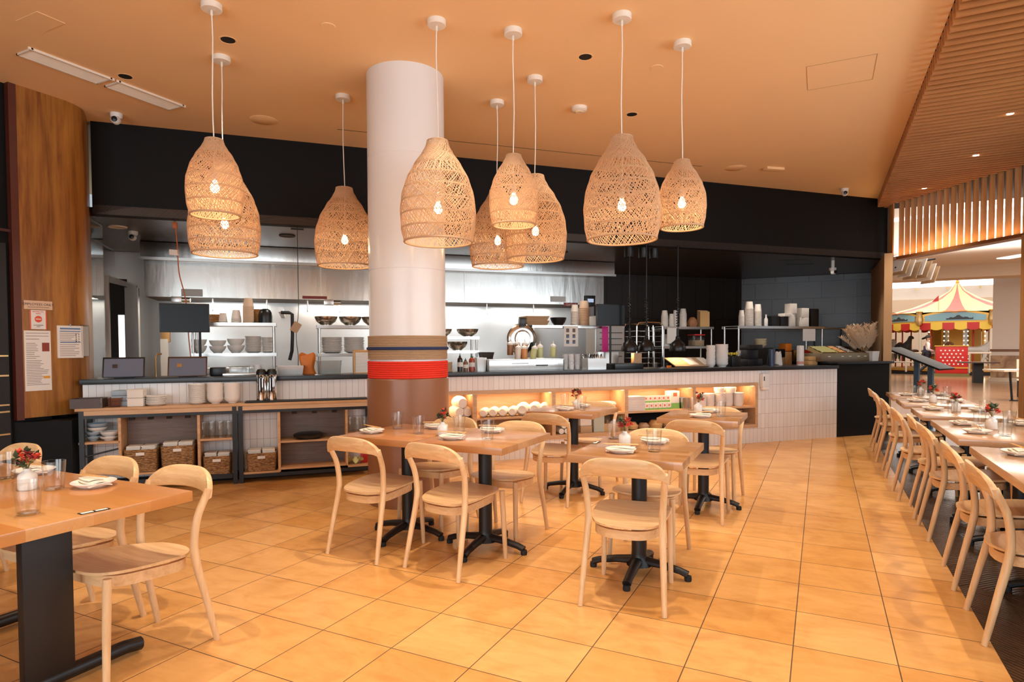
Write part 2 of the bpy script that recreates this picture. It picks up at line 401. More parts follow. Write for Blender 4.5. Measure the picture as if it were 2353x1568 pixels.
M['columnbase'] = mat('brown_column_paint', (0.27, 0.115, 0.055), 0.30)
M['kitceil'] = mat('grey_kitchen_ceiling', (0.075, 0.058, 0.048), 0.30, 0.4)
M['walltile'] = gridmat('white_stack_tile', (0.88, 0.85, 0.83), (0.82, 0.78, 0.755), (0.30, 0.20, 0.15), 0.0655, 0.2035, 0.0, -0.02, 0.0012, (0, 2), 0.16, 0.4).m
def ashlar(name, c1, c2, gr, bw, bh, r):
    t = NT(name); o = t.coord((1, 1, 1)); q = t.xyz(o); cb = t.node('ShaderNodeCombineXYZ'); t.l.new(q[0], cb.inputs[0]); t.l.new(q[2], cb.inputs[1])
    br = t.node('ShaderNodeTexBrick'); t.l.new(cb.outputs[0], br.inputs['Vector']); br.offset = 0.37; br.offset_frequency = 2; br.squash = 0.62; br.squash_frequency = 3
    br.inputs['Color1'].default_value = (*c1, 1); br.inputs['Color2'].default_value = (*c2, 1); br.inputs['Mortar'].default_value = (*gr, 1)
    br.inputs['Scale'].default_value = 1.0; br.inputs['Mortar Size'].default_value = 0.010; br.inputs['Brick Width'].default_value = bw; br.inputs['Row Height'].default_value = bh
    n = t.noise(t.coord((6, 6, 2)), 3, 4); mm = t.mix(t.math('MULTIPLY', n, 0.6), br.outputs[0], tuple(a * 0.5 for a in c1))
    t.base(mm).rough(r); t.bump(n, 0.15, 0.003); return t.m
M['slate'] = ashlar('slate_tile', (0.125, 0.125, 0.138), (0.070, 0.068, 0.074), (0.006, 0.006, 0.006), 0.62, 0.33, 0.30)
M['browntile'] = ashlar('brown_black_tile', (0.040, 0.030, 0.026), (0.030, 0.022, 0.018), (0.008, 0.006, 0.005), 0.34, 0.95, 0.42)
# wicker: woven rattan; light passes partly through the strands
def wicker(name, c):
    t = NT(name); t.base(c).rough(0.6)
    tl = t.node('ShaderNodeBsdfTranslucent'); tl.inputs[0].default_value = (*c, 1)
    mx = t.node('ShaderNodeMixShader'); mx.inputs[0].default_value = 0.42
    t.l.new(t.b.outputs[0], mx.inputs[1]); t.l.new(tl.outputs[0], mx.inputs[2]); t.l.new(mx.outputs[0], t.out.inputs[0]); return t.m
M['wicker'] = wicker('rattan', (0.78, 0.55, 0.34))
M['basket'] = (lambda t: (t.base(t.ramp(t.noise(t.coord((20, 20, 60)), 2, 3), [(0.35, (0.16, 0.065, 0.018)), (0.62, (0.48, 0.26, 0.10))])).rough(0.6), t.bump(t.noise(t.coord((8, 8, 70)), 2, 2), 0.9, 0.01), t.m)[2])(NT('woven_basket'))
def rope(name, c):
    t = NT(name); v = t.coord((1, 1, 1)); n = t.noise(v, 130, 2); t.base(t.mix(n, tuple(a * 0.75 for a in c), c)).rough(0.85); t.bump(n, 0.5, 0.003); return t.m
M['ropetan'] = rope('tan_rope', (0.46, 0.30, 0.17)); M['ropered'] = rope('red_rope', (0.85, 0.035, 0.012)); M['ropenavy'] = rope('navy_rope_fibre', (0.02, 0.035, 0.11))

# ================================================================== room shell
struct('floor', MB().box(-10, 0.705, -4.2, 16, -0.12, 0), M['tile'], 'square terracotta floor tiles with thin dark joints', smooth=0)
struct('parquet_floor', MB().box(0.705, 6, -4.2, 11.2, -0.12, 0.001), M['parquet'], 'dark parquet strip under the right-hand row of tables', smooth=0)
struct('mall_floor', MB().prism([(0.705, 11.2), (30, 11.2), (30, 60), (-12, 60), (-12, 16), (0.705, 16)], -0.12, 0), M['planks'], 'shiny plank floor of the mall beyond the opening', smooth=0)
struct('ceiling', MB().box(-10, 0.80, -4.2, 12.3, CEIL, CEIL + 0.12), M['ceiling'], 'peach painted flat ceiling', smooth=0)
# back wall with three big windows behind the camera
b = MB().box(-10, 6, -4.2, -4.08, 0, 0.4).box(-10, 6, -4.2, -4.08, 3.1, 4.0)
for x0, x1 in ((-10, -4.26), (-1.74, -1.26), (1.26, 1.49), (3.21, 6)): b.box(x0, x1, -4.2, -4.08, 0.4, 3.1)
struct('wall_back', b, M['darkwood'], 'dark wooden wall with tall shop windows')
for i, (wx, hw_) in enumerate(((-3.0, 1.26), (0.0, 1.26), (2.35, .86))):
    f = MB()
    for x in (-hw_, -0.02, hw_ - .04): f.box(x, x + 0.04, -0.03, 0.03, -1.35, 1.35)
    for z in (-1.35, 0.6, 1.31): f.box(-hw_, hw_, -0.03, 0.03, z, z + 0.04)
    fr = struct('window_%d' % (i + 1), f, M['blackmetal'], 'black framed shop window', (wx, -4.14, 1.75))
    MB().box(-hw_ + .02, hw_ - .02, -0.004, 0.004, -1.33, 1.33).build('window_pane', M['pane'], fr, smooth=0)
struct('wall_right', MB().box(3.3, 3.42, -4.2, 8.6, 0, 1.15).box(3.3, 3.42, -4.2, 8.6, 3.15, 4.0).box(3.3, 3.42, -4.2, -1.7, 1.15, 3.15).box(3.3, 3.42, 6.9, 8.6, 1.15, 3.15), M['darkwood'], 'dark half-height wall open to the mall behind the bench seat', smooth=0)
# left black wall
struct('wall_left', MB().box(-6.72, -6.505, -4.2, 3.30, 0, CEIL), M['wallblack'], 'black wall at the left', smooth=0)
struct('wall_kitchen_left', MB().box(-10.3, -9.96, 0.62, 3.6, 0, 2.76), M['steel'], 'stainless clad side wall of the kitchen', KP(0, 0), TC, smooth=0)
struct('wall_kitchen_corner', MB().box(-10.4, -9.64, 0.10, 0.60, 0, CEIL).box(-10.4, -9.49, -.30, .60, 0, .70), M['wallblack'], 'black wall end beside the kitchen opening', KP(0, 0), TC, smooth=0)
# soffit above the counter and the kitchen ceiling
struct('wall_soffit', MB().box(-9.50, 1.60, 0.53, 0.65, 2.76, CEIL), M['wallblack'], 'black bulkhead wall above the kitchen opening', KP(0, 0), TC, smooth=0)
kc = [KP(-9.97, 0.72), KP(-9.5, 0.66), KP(-9.5, 0.53), KP(1.60, 0.53), Vector((0.95, 14.1, 0)), Vector((-1.9, 14.1, 0)), KP(-2.4, 3.9), KP(-9.97, 3.9)]
struct('ceiling_kitchen', MB().prism([(p.x, p.y) for p in kc], 2.765, 2.86), M['kitceil'], 'dark glossy kitchen ceiling', smooth=0)
struct('wall_kitchen_rear', MB().box(-10.3, -2.3, 3.32, 3.44, 0, 2.76), M['steelflat'], 'stainless rear wall of the cook line', KP(0, 0), TC, smooth=0)
struct('wall_brown_tile', MB().box(-2.3, 1.35, 3.72, 3.84, 0, 2.76).box(-2.42, -2.3, 3.32, 3.84, 0, 2.76), M['browntile'], 'brown-black tiled rear wall', KP(0, 0), TC, smooth=0)
struct('wall_slate', MB().box(-1.72, 1.0, 0, 0.12, 0, 2.76), M['slate'], 'grey slate tiled wall at the right end of kitchen', (0, 13.9, 0), 0, smooth=0)
struct('wall_jamb', MB().box(0.86, 0.97, 11.10, 14.1, 0, 2.76), M['walltan'], 'tan wall end between kitchen and mall opening', smooth=0)
struct('wall_behind_kitchen', MB().box(-13, 0.86, 14.1, 14.2, 0, 4.2), M['wallblack'], 'wall behind the kitchen', smooth=0)
# ceiling joint line
struct('trim_1', MB().box(0, 4.62, -0.004, 0.004, -0.002, 0.0), M['black'], 'thin dark expansion joint in the ceiling', (-4.698, 5.231, CEIL), math.atan2(3.29, 3.311), smooth=0)

# ---- slatted ceiling over the right-hand row
def u_end(v): return 1.03 + (11.5 - v) * 0.7126
b = MB(); v = -3.8
while v < 11.86:
    e = min(max(u_end(v), 0.97), 3.3); b.box(0.80 - 0.0, e, v, v + 0.042, 3.585, CEIL); v += 0.112
struct('ceiling_slats', b, M['slat'], 'lowered ceiling of parallel red-brown wooden slats', smooth=0)
b = MB().box(0.74, 3.4, -4.2, 13.2, CEIL + 0.10, CEIL + 0.16)
struct('ceiling_plenum', b, mat('plenum_black', (0.02, 0.012, 0.008), 0.9), 'dark void above the slats', smooth=0)
for y in SLATSPOT[3:]:
    if y > 7:
        one('slat_downlight', MB().lathe([(0.030, 0), (0.030, 0.012), (0.0, 0.012)], 16), mat('lit_spot', (1, 0.9, 0.7), 0.4, emit=6, ec=(1, 0.86, 0.62)),
            'tiny lit downlight in the slatted ceiling, ' + {7.586: 'nearest of three', 9.07: 'middle of three', 10.6: 'farthest of three'}[y], 'light', (1.62 if y < 10 else 1.3, y, 3.586), group='slat ceiling downlights')
# ---- opening to the mall: lintel, twisted fins, post
P1 = Vector((1.05, 11.5, 0)); P2 = Vector((2.235, 9.85, 0)); dv = (P2 - P1).normalized(); ang = math.atan2(dv.y, dv.x)
L12 = (P2 - P1).length
struct('trim_2', MB().box(-0.06, L12 + 0.05, -0.02, 0.16, 2.70, 2.745), wood('lintel_wood', (0.30, 0.11, 0.03), (0.22, 0.075, 0.02), 'x', 1, 0.4), 'dark wooden lintel over the mall opening', P1, ang, smooth=0)
struct('trim_3', MB().box(0, 1.95, -0.02, 0.14, 2.70, 2.745), M['fin'], 'wooden lintel return beside the kitchen wall', (1.03, 11.47, 0), rad(92), smooth=0)
b = MB()
def fin(b, c, base_ang, tw0, tw1, z0, z1):
    n = 9; vs = []
    for i in range(n):
        k = i / (n - 1); a = base_ang + tw0 + (tw1 - tw0) * k; z = z0 + (z1 - z0) * k
        d = Vector((cos(a), sin(a), 0)); q = Vector((-sin(a), cos(a), 0))
        for sx, sy in ((-.034, -.010), (.034, -.010), (.034, .010), (-.034, .010)):
            p = Vector((c[0], c[1], 0)) + d * sx + q * sy; vs.append((p.x, p.y, z))
    fs = [(0, 3, 2, 1), tuple(4 * (n - 1) + k for k in range(4))]
    for i in range(n - 1):
        for k in range(4): fs.append((4 * i + k, 4 * i + (k + 1) % 4, 4 * i + 4 + (k + 1) % 4, 4 * i + 4 + k))
    b.add(vs, fs)
nf = 18
for i in range(nf):
    p = P1 + dv * (0.02 + (L12 - 0.02) * i / (nf - 1)) + Vector((-dv.y, dv.x, 0)) * 0.07
    w = math.sin(i * 0.42); fin(b, (p.x, p.y), 0, rad(-8 + 24 * w), rad(14 - 30 * w), 2.745, 3.72)
for i in range(8):
    fin(b, (1.0, 11.62 + i * 0.115), rad(92), rad(20), rad(30), 2.745, 3.72)
struct('wall_fins', b, M['fin'], 'row of upright twisted wooden fins above the mall opening', smooth=35)
st = lamp('AREA', 'fin_uplight', P1 + dv * (L12 / 2) + Vector((-dv.y, dv.x, 0)) * 0.13 + Vector((0, 0, 2.755)), 7, (1, 0.62, 0.28), (PI, 0, ang), L12, 0.05)
lamp('AREA', 'fin_uplight', P1 + dv * (L12 / 2) + Vector((-dv.y, dv.x, 0)) * -0.01 + Vector((0, 0, 2.752)), 5, (1, 0.62, 0.28), (PI, 0, ang), L12, 0.04)
struct('wall_post', MB().box(0.03, 0.10, -0.03, 0.15, 0, 2.72), M['fin'], 'slim dark wooden post at the right of mall opening', P2, ang, smooth=0)
struct('wall_opening_right', MB().box(0.10, 1.25, -0.02, 0.14, 0, 2.72), mat('orange_tan_paint', (0.62, 0.27, 0.11), 0.6), 'orange-tan wall right of the mall opening', P2, ang, smooth=0)
b = MB()
for i in range(12):
    p = P2 + dv * (0.10 + i * 0.105) + Vector((-dv.y, dv.x, 0)) * 0.07
    fin(b, (p.x, p.y), ang, rad(25), rad(30), 2.745, 3.72)
b.box(0, 0, 0, 0, 0, 0)
struct('wall_fins', b, M['fin'], 'upright wooden fins above the right-hand wall', smooth=35)

# ---- column with rope bands
CX, CY, CR = -3.282, 4.523, 0.334
b = MB().lathe([(CR, 1.05), (CR, 2.02), (CR - .003, 2.022), (CR - .003, 2.026), (CR, 2.028), (CR, 2.98), (CR - .003, 2.982), (CR - .003, 2.986), (CR, 2.988), (CR, CEIL)], 72)
col_o = struct('column', b, M['column'], 'thick white round column', (CX, CY, 0))
struct('column_base', MB().lathe([(CR + .024, 0), (CR + .024, 1.085), (CR + .016, 1.093), (CR - .01, 1.093)], 72), M['columnbase'], 'brown painted lower sleeve of the round column', (CX, CY, 0))
def coil(z0, z1, n, r):
    b = MB(); h = (z1 - z0) / n
    for i in range(n):
        zc = z0 + h * (i + .5); b.lathe([(r + h * .5 * cos(a), zc + h * .56 * sin(a)) for a in [PI * 2 * k / 8 for k in range(8)]], 64, close=True)
    return b
one('rope_band', coil(1.257, 1.338, 6, CR + .008), M['ropetan'], 'lower tan rope band under the navy rope on the column', 'rope', (CX, CY, 0), group='rope bands round the column')
one('rope_band', coil(1.338, 1.362, 1, CR + .014), M['ropenavy'], 'single navy blue rope between the tan bands on the column', 'rope', (CX, CY, 0), group='rope bands round the column')
one('rope_band', coil(1.362, 1.458, 7, CR + .008), M['ropetan'], 'upper tan rope band above the navy rope on the column', 'rope', (CX, CY, 0), group='rope bands round the column')
one('rope_band', coil(1.095, 1.240, 8, CR + .010), M['ropered'], 'bright red rope band wound round the column', 'rope', (CX, CY, 0), group='rope bands round the column')

# ---- ceiling bits
CG = 'ceiling fittings'
for (x, y), w in zip([(-4.085, 3.355), (-5.42, 3.393), (-1.74, 4.866), (-1.744, 6.272)], ['right of the paired left lamps', 'beside the long air grilles', 'left of the tallest right lamp cord', 'farthest toward the kitchen']):
    t = thing('recessed_downlight', 'dark round recessed downlight in the ceiling, ' + w, 'light', (x, y, CEIL), 0, 'recessed downlights')
    MB().lathe([(0.052, 0.0), (0.062, -0.003), (0.066, 0.0)], 24, close=True).build('trim_ring', M['ceiling'], t)
    MB().lathe([(0.0, -0.0015), (0.052, -0.0015), (0.052, 0.0), (0.0, 0.0)], 24).build('baffle', M['black'], t)
t = thing('smoke_detector', 'round white smoke detector on the ceiling', 'smoke detector', (-2.157, 5.852, CEIL))
MB().lathe([(0.0, -0.045), (0.05, -0.044), (0.075, -0.03), (0.078, 0)], 28).build('housing', M['fixture'], t); MB().lathe([(0.03, -0.048), (0.034, -0.050), (0.036, -0.044)], 20, close=True).build('sensor_ring', M['ceiling'], t)
for (x, y), w, r in [((-3.258, 3.545), 'left of the white column', .05), ((-1.266, 5.322), 'between the two right lamp cords', .05)]:
    one('sprinkler_cover', MB().lathe([(0, -.004), (r, -.004), (r + .004, 0)], 24), M['ceiling'], 'flush peach sprinkler cover ' + w, 'sprinkler cover', (x, y, CEIL), group=CG)
for (x, y), w in [((-5.184, 4.676), 'left of the column'), ((-1.036, 8.771), 'near the right end of the black bulkhead')]:
    one('ceiling_speaker', MB().lathe([(0, -.006), (.13, -.006), (.14, 0)], 28), M['ceiling'], 'round peach ceiling speaker ' + w, 'speaker', (x, y, CEIL), group=CG)
one('ceiling_sign', MB().box(-.13, .13, -.05, .05, -.03, 0), M['ceiling'], 'small flat peach box on the ceiling near the bulkhead', 'box', (-.582, 9.007, CEIL), rad(40), bevel=.004)
one('ceiling_hatch', MB().box(-.14, .14, -.09, .09, -.004, 0), M['ceiling'], 'flush access hatch in the ceiling above the left wall', 'hatch', (-5.06, 2.56, CEIL), smooth=0)
hb = MB()
for s_ in (-.26, .26): hb.box(s_ - .002, s_ + .002, -.27, .27, -.0015, 0)
for s_ in (-.27, .27): hb.box(-.26, .26, s_ - .002, s_ + .002, -.0015, 0)
one('ceiling_hatch', hb, mat('joint_shadow', (0.45, 0.24, 0.09), 0.8), 'large flush access panel outline in the ceiling beside the slats', 'hatch', (.13, 6.16, CEIL), smooth=0)
for y0, y1, w in [(2.74, 3.36, 'nearer'), (3.42, 4.04, 'farther')]:
    t = thing('air_grille', w + ' of two long louvred air grilles on the left ceiling', 'vent', (-5.66, (y0 + y1) / 2, CEIL), 0, 'linear air grilles')
    h = (y1 - y0) / 2; b = MB().box(-.11, -.095, -h, h, -.014, 0).box(.095, .11, -h - .02, h + .02, -.018, 0).box(-.11, .11, -h, -h + .014, -.014, 0).box(-.11, .11, h - .014, h, -.014, 0)
    b.build('frame', M['fixture'], t, smooth=0); lv = MB()
    for k in range(14): lv.cbox((-.09 + k * .0138, 0, -.006), (.007, 2 * h - .03, .010), 0, 0, rad(35))
    lv.build('louvre', M['fixture'], t, smooth=0)
def camera_dome(loc, label, face):
    t = thing('security_camera', label, 'security camera', loc, face)
    MB().lathe([(.0, -.05), (.045, -.05), (.055, -.03), (.055, 0)], 20).build('mount', M['whiteplastic'], t)
    MB().lathe([(.0, -.045), (.03, -.038), (.042, -.02), (.042, .02), (.03, .03)], 18, (0, -.02, -.07), 'y').build('body', M['whiteplastic'], t)
    MB().lathe([(.0, -.006), (.026, 0), (.028, .008)], 18, (0, -.066, -.072), 'y').build('lens', M['blackplastic'], t)
camera_dome((-6.35, 3.876, CEIL), 'white security camera on the ceiling above the wooden panel', rad(40))
camera_dome((.30, 10.7, CEIL), 'white security camera at the right end of the black bulkhead', rad(10))
camera_dome(KP(-9.347, 1.521, 2.765), "white security camera on the kitchen ceiling at left", rad(45))
# ================================================================== chairs
def smooth_path(pts, n=24):
    out = []; P = [Vector(p) for p in pts]; m = len(P)
    for i in range(n + 1):
        u = i / n * (m - 1); k = min(int(u), m - 2); f = u - k
        p0, p1, p2, p3 = P[max(k - 1, 0)], P[k], P[k + 1], P[min(k + 2, m - 1)]
        out.append(0.5 * ((2 * p1) + (p2 - p0) * f + (2 * p0 - 5 * p1 + 4 * p2 - p3) * f * f + (3 * p1 - p0 - 3 * p2 + p3) * f ** 3))
    return out
def lerp_list(v, n):
    m = len(v); return [v[min(int(i / n * (m - 1)), m - 2)] + (v[min(int(i / n * (m - 1)), m - 2) + 1] - v[min(int(i / n * (m - 1)), m - 2)]) * (i / n * (m - 1) - min(int(i / n * (m - 1)), m - 2)) for i in range(n + 1)]
def make_chair():
    t = thing('dining_chair', 'pale wooden dining chair', 'chair')
    # seat: rounded shield, slightly dished
    b = MB(); NR, NA = 8, 40; top = []; bot = []
    def sp(r, a):
        ca_, sa_ = cos(a), sin(a)
        x = math.copysign(abs(ca_) ** 0.62, ca_); y = math.copysign(abs(sa_) ** 0.62, sa_)
        hw = 0.205 + 0.012 * y; yy = 0.025 + y * 0.215
        if y < 0: yy -= 0.030 * (1 - abs(x) ** 2) * abs(y)
        xx = x * hw; xx *= r; yy = 0.025 + (yy - 0.025) * r
        q = xx / 0.21
        z = 0.439 + 0.020 * (yy / 0.24) + 0.012 * q * q - 0.004
        if yy < -0.12: z += 0.05 * ((-yy - 0.12) / 0.1) ** 2 * 0.25
        return xx, yy, z
    for r in range(NR + 1):
        for k in range(NA):
            x, y, z = sp(r / NR, 2 * PI * k / NA); top.append((x, y, z)); 
    vs = top + [(x, y, z - 0.012) for x, y, z in top]; n0 = len(top); fs = []
    for r in range(NR):
        for k in range(NA):
            l = (k + 1) % NA; i, j = r * NA, (r + 1) * NA
            if r == 0: fs.append((i + k, j + k, j + l)); fs.append((n0 + i + k, n0 + j + l, n0 + j + k)); continue
            fs.append((i + k, j + k, j + l, i + l)); fs.append((n0 + i + k, n0 + i + l, n0 + j + l, n0 + j + k))
    e = NR * NA
    for k in range(NA):
        l = (k + 1) % NA; fs.append((e + k, n0 + e + k, n0 + e + l, e + l))
    b.add(vs, fs); b.build('seat', M['chair'], t, fix=True)
    # apron under the seat
    b = MB(); loop = []
    for k in range(48):
        a = 2 * PI * k / 48; ca_, sa_ = cos(a), sin(a)
        x = math.copysign(abs(ca_) ** 0.5, ca_) * 0.178; y = math.copysign(abs(sa_) ** 0.5, sa_)
        yy = 0.02 + y * 0.185
        if y < 0: yy -= 0.035 * (1 - (x / 0.178) ** 2) * abs(y)
        loop.append((x, yy))
    m = len(loop); vs = []
    for s_, z0, z1 in ((1.0, 0, 0),):
        for x, y in loop:
            zt = 0.418 + 0.020 * (y / 0.24); zb = zt - 0.046
            d = Vector((x, y - 0.02)).normalized() * 0.022
            vs += [(x, y, zb), (x, y, zt), (x - d.x, y - d.y, zt), (x - d.x, y - d.y, zb)]
    fs = []
    for k in range(m):
        l = (k + 1) % m
        for q in range(4): fs.append((4 * k + q, 4 * k + (q + 1) % 4, 4 * l + (q + 1) % 4, 4 * l + q))
    b.add(vs, fs); b.build('seat_frame', M['chair'], t, fix=True)
    # legs
    for sx in (-1, 1):
        p = smooth_path([(sx * .216, -.255, 0), (sx * .206, -.212, .2), (sx * .195, -.168, .40), (sx * .196, -.163, .50), (sx * .203, -.178, .60), (sx * .211, -.212, .68), (sx * .213, -.226, .715)], 26)
        MB().tube(p, lerp_list([.0135, .0165, .019, .018, .0175, .0170, .0160], 26), 10).build('leg', M['chairleg'], t)
        p = [(sx * .196, .236, 0), (sx * .190, .226, .25), (sx * .185, .216, .44)]
        MB().tube(p, [.0135, .0165, .0175], 10).build('leg', M['chairleg'], t)
    # backrest: bent crescent
    b = MB(); NS = 41; HW = .228
    def prof(x):
        q = min(abs(x) / HW, 1.0)
        zt = .683 + .112 * (max(0.0, 1 - q ** 3.4)) ** (1 / 2.1)
        zb = .697 - .008 * (q / .75) ** 2 if q < .78 else .6885 - .020 * ((q - .78) / .22) ** 1.4
        return zt, min(zb, zt - .012)
    vs = []
    for i in range(NS):
        x = HW * sin((-1 + 2 * i / (NS - 1)) * PI / 2)
        zt, zb = prof(x); q = x / HW; yc = -.224 - .050 * (1 - q * q); th = .008 + .007 * abs(q) ** 2
        xx = x * .985
        for sy, zz in ((-1, zb + .004), (-1, (zt + zb) / 2), (-1, zt - .006), (-.4, zt), (.4, zt), (1, zt - .006), (1, (zt + zb) / 2), (1, zb + .004), (.4, zb), (-.4, zb)):
            vs.append((xx, yc + sy * th - (zz - .70) * .22, zz))
    fs = []; R = 10
    for i in range(NS - 1):
        for k in range(R): fs.append((i * R + k, i * R + (k + 1) % R, (i + 1) * R + (k + 1) % R, (i + 1) * R + k))
    fs.append(tuple(range(R))[::-1]); fs.append(tuple((NS - 1) * R + k for k in range(R)))
    b.add(vs, fs); b.build('backrest', M['chair'], t, fix=True, smooth=50)
    return t
chair0 = make_chair(); _used = [False]
def place_chair(x, y, face, label, group):
    """face: direction the sitter looks, 0 = +Y."""
    rz = rad(face)
    if not _used[0]:
        _used[0] = True; chair0.location = (x, y, 0); chair0.rotation_euler = (0, 0, rz); return tag(chair0, label, None, group)
    return dup(chair0, (x, y, 0), rz, label, group)
G1, G2, G3 = 'chairs at the big left table', 'chairs at the middle tables', 'chairs along the right-hand row'
place_chair(-2.73, 1.69, 180, 'pale wooden chair at the near right end of the big left table, fully in view', G1)
place_chair(-3.29, 1.70, 180, 'wooden chair second from the right behind the big left table', G1)
place_chair(-4.25, 1.74, 180, 'wooden chair cut off by the left picture edge at the big table', G1)
place_chair(-2.672, 3.327, -4, 'pale chair in front of the left half of the joined table pair', G2)
place_chair(-2.035, 3.315, -9, 'pale chair in front of the right half of the joined table pair', G2)
place_chair(-2.03, 3.965, 180, 'pale chair behind the right half of the joined table pair', G2)
place_chair(-2.655, 4.03, 178, 'pale chair behind the joined table pair, close to the brown column', G2)
place_chair(-.93, 3.31, 6, 'pale chair nearest the camera in the middle, at the striped square table', G2)
place_chair(-.985, 3.95, 182, 'pale chair on the far side of the front square table', G2)
place_chair(-2.12, 5.113, 0, 'pale chair in front of the small table before the lit shelves', G2)
place_chair(-2.04, 5.78, 180, 'pale chair behind the small table before the lit shelves', G2)
place_chair(-.872, 5.126, 0, 'pale chair in front of the table nearest the soap dispenser', G2)
place_chair(-.84, 5.707, 180, 'pale chair behind the table nearest the soap dispenser', G2)
for i, (u, v, w) in enumerate([(.93, 3.63, 'nearest the camera'), (.93, 4.33, 'second from the camera'), (.925, 5.30, 'third from the camera'), (.925, 5.90, 'fourth from the camera'), (.865, 6.50, 'fifth from the camera'), (.86, 7.55, 'sixth from the camera'), (.85, 8.50, 'third from the black counter end'), (.85, 9.30, 'farthest, beside the black counter end')]):
    place_chair(u, v, -90 + random.uniform(-3, 3), 'wooden chair in the right-hand row, ' + w, G3)

# ================================================================== tables
def foot_arm(L):
    b = MB(); pts = [(.02, 0, .085), (L * .5, 0, .072), (L * .85, 0, .052), (L, 0, .036)]
    b.tube(pts, [.034, .028, .025, .026], 10, True, .8); return b
def square_table(x, y, rz, sx, sy, z, label, group, topmat):
    t = thing('dining_table', label, 'table', (x, y, 0), rad(rz), group)
    MB().box(-sx / 2, sx / 2, -sy / 2, sy / 2, z - .044, z).build('tabletop', topmat, t, bevel=.003)
    MB().lathe([(.075, .055), (.066, .075), (.047, .10), (.045, .13), (.045, z - .05), (.045, z - .046)], 24).build('pedestal', M['blackmetal'], t)
    MB().box(-.19, .19, -.025, .025, z - .052, z - .0445).box(-.025, .025, -.19, .19, z - .052, z - .0445).build('top_bracket', M['blackmetal'], t)
    for k in range(4):
        f = foot_arm(.285).build('foot', M['blackmetal'], t, rz=k * PI / 2)
        MB().lathe([(.020, 0), (.022, .012), (.020, .03)], 12, (.285, 0, 0)).build('glide', M['rubber'], f)
    return t
GT = 'square pedestal tables in the middle'
square_table(-.962, 3.625, 1, .635, .74, .752, 'square striped butcher-block table in the right foreground', GT, M['tabletopstripe'])
square_table(-2.012, 3.63, 0, .64, .74, .755, 'right one of two pushed-together square tables beside the column', GT, M['tabletop'])
square_table(-2.664, 3.655, -1.2, .628, .73, .751, 'left one of two pushed-together square tables beside the column', GT, M['tabletop'])
square_table(-2.06, 5.42, -1.5, .635, .70, .775, 'small square table in front of the lit bowl shelves', GT, M['tabletop'])
square_table(-.882, 5.40, 0, .63, .71, .775, 'square table nearest the soap dispenser on the tiled counter', GT, M['tabletopstripe'])
# big table at left with black trestles
t = thing('trestle_table', 'big wooden table in the left foreground on flat black legs', 'table', (-3.12, 1.35, 0))
MB().box(-.95, .715, -.41, .405, .705, .75).build('tabletop', M['tabletopbig'], t, bevel=.004)
for x in (.385, -.42):
    MB().box(x - .022, x + .022, -.09, .09, .06, .70).build('leg', M['blackmetal'], t, bevel=.006)
    f = MB().tube([(x, -.37, .034), (x, -.30, .045), (x, .30, .045), (x, .37, .034)], .03, 10).build('foot', M['blackmetal'], t)
    MB().box(x - .05, x + .05, -.27, .27, .695, .7045).build('top_bracket', M['blackmetal'], t)
b = MB().tube([(.50, .02, .68), (.50, .02, .66), (.50, .045, .655), (.50, .05, .672)], .006, 6); b.cbox((.50, .02, .695), (.03, .03, .02)); b.build('bag_hook', M['blackmetal'], t)
one('table_label', MB().box(-.05, .05, -.016, .016, 0, .0015), M['blackplastic'], 'small black and white label stuck on the edge of the big left table', 'label', (-2.436, 1.37, .7502), rad(82), smooth=0)
lb = D.objects['table_label']; MB().box(-.044, -.004, -.009, .009, .0015, .0022).box(.004, .044, -.008, .008, .0015, .0022).build('label_print', M['paper'], lb, smooth=0)
for (x, y, z, r, w) in [(-1.265, 3.73, .7522, 20, 'at the left edge of the front square table')]:
    q = one('table_label', MB().box(-.045, .045, -.016, .016, 0, .0015), M['blackplastic'], 'small black and white label stuck ' + w, 'label', (x, y, z), rad(90), smooth=0)
    MB().box(-.039, -.004, -.010, .010, .0015, .0022).box(.004, .038, -.006, .006, .0015, .0022).build('label_print', M['paper'], q, smooth=0)
# right-hand row
ROW = [('A', .80, 1.52, 3.22, 4.53, 'nearest table of the right-hand row, cut off by the frame'), ('B', .80, 1.50, 4.86, 6.0, 'second table of the right-hand row, set with three plates'), ('C', .785, 1.47, 6.33, 7.10, 'third table of the right-hand row'),
       ('Dd', .765, 1.44, 7.43, 8.20, 'fourth table of the right-hand row'), ('Ee', .755, 1.43, 8.42, 9.32, 'farthest table of the right-hand row')]
for k, u0, u1, v0, v1, lab in ROW:
    t = thing('row_table', 'light wooden ' + lab, 'table', ((u0 + u1) / 2, (v0 + v1) / 2, 0), 0, 'tables of the right-hand row')
    hx, hy = (u1 - u0) / 2, (v1 - v0) / 2
    MB().box(-hx, hx, -hy, hy, .706, .75).build('tabletop', M['tabletoprow'], t, bevel=.003)
    for y in ((-hy * .55, hy * .55) if hy > .5 else (0,)):
        MB().lathe([(.07, .06), (.045, .10), (.045, .70)], 20, (.03, y, 0)).build('pedestal', M['blackmetal'], t)
        for a in range(4):
            f = foot_arm(.26).build('foot', M['blackmetal'], t, loc=(.03, y, 0), rz=a * PI / 2)
            MB().lathe([(.020, 0), (.022, .012), (.020, .03)], 10, (.26, 0, 0)).build('glide', M['rubber'], f)

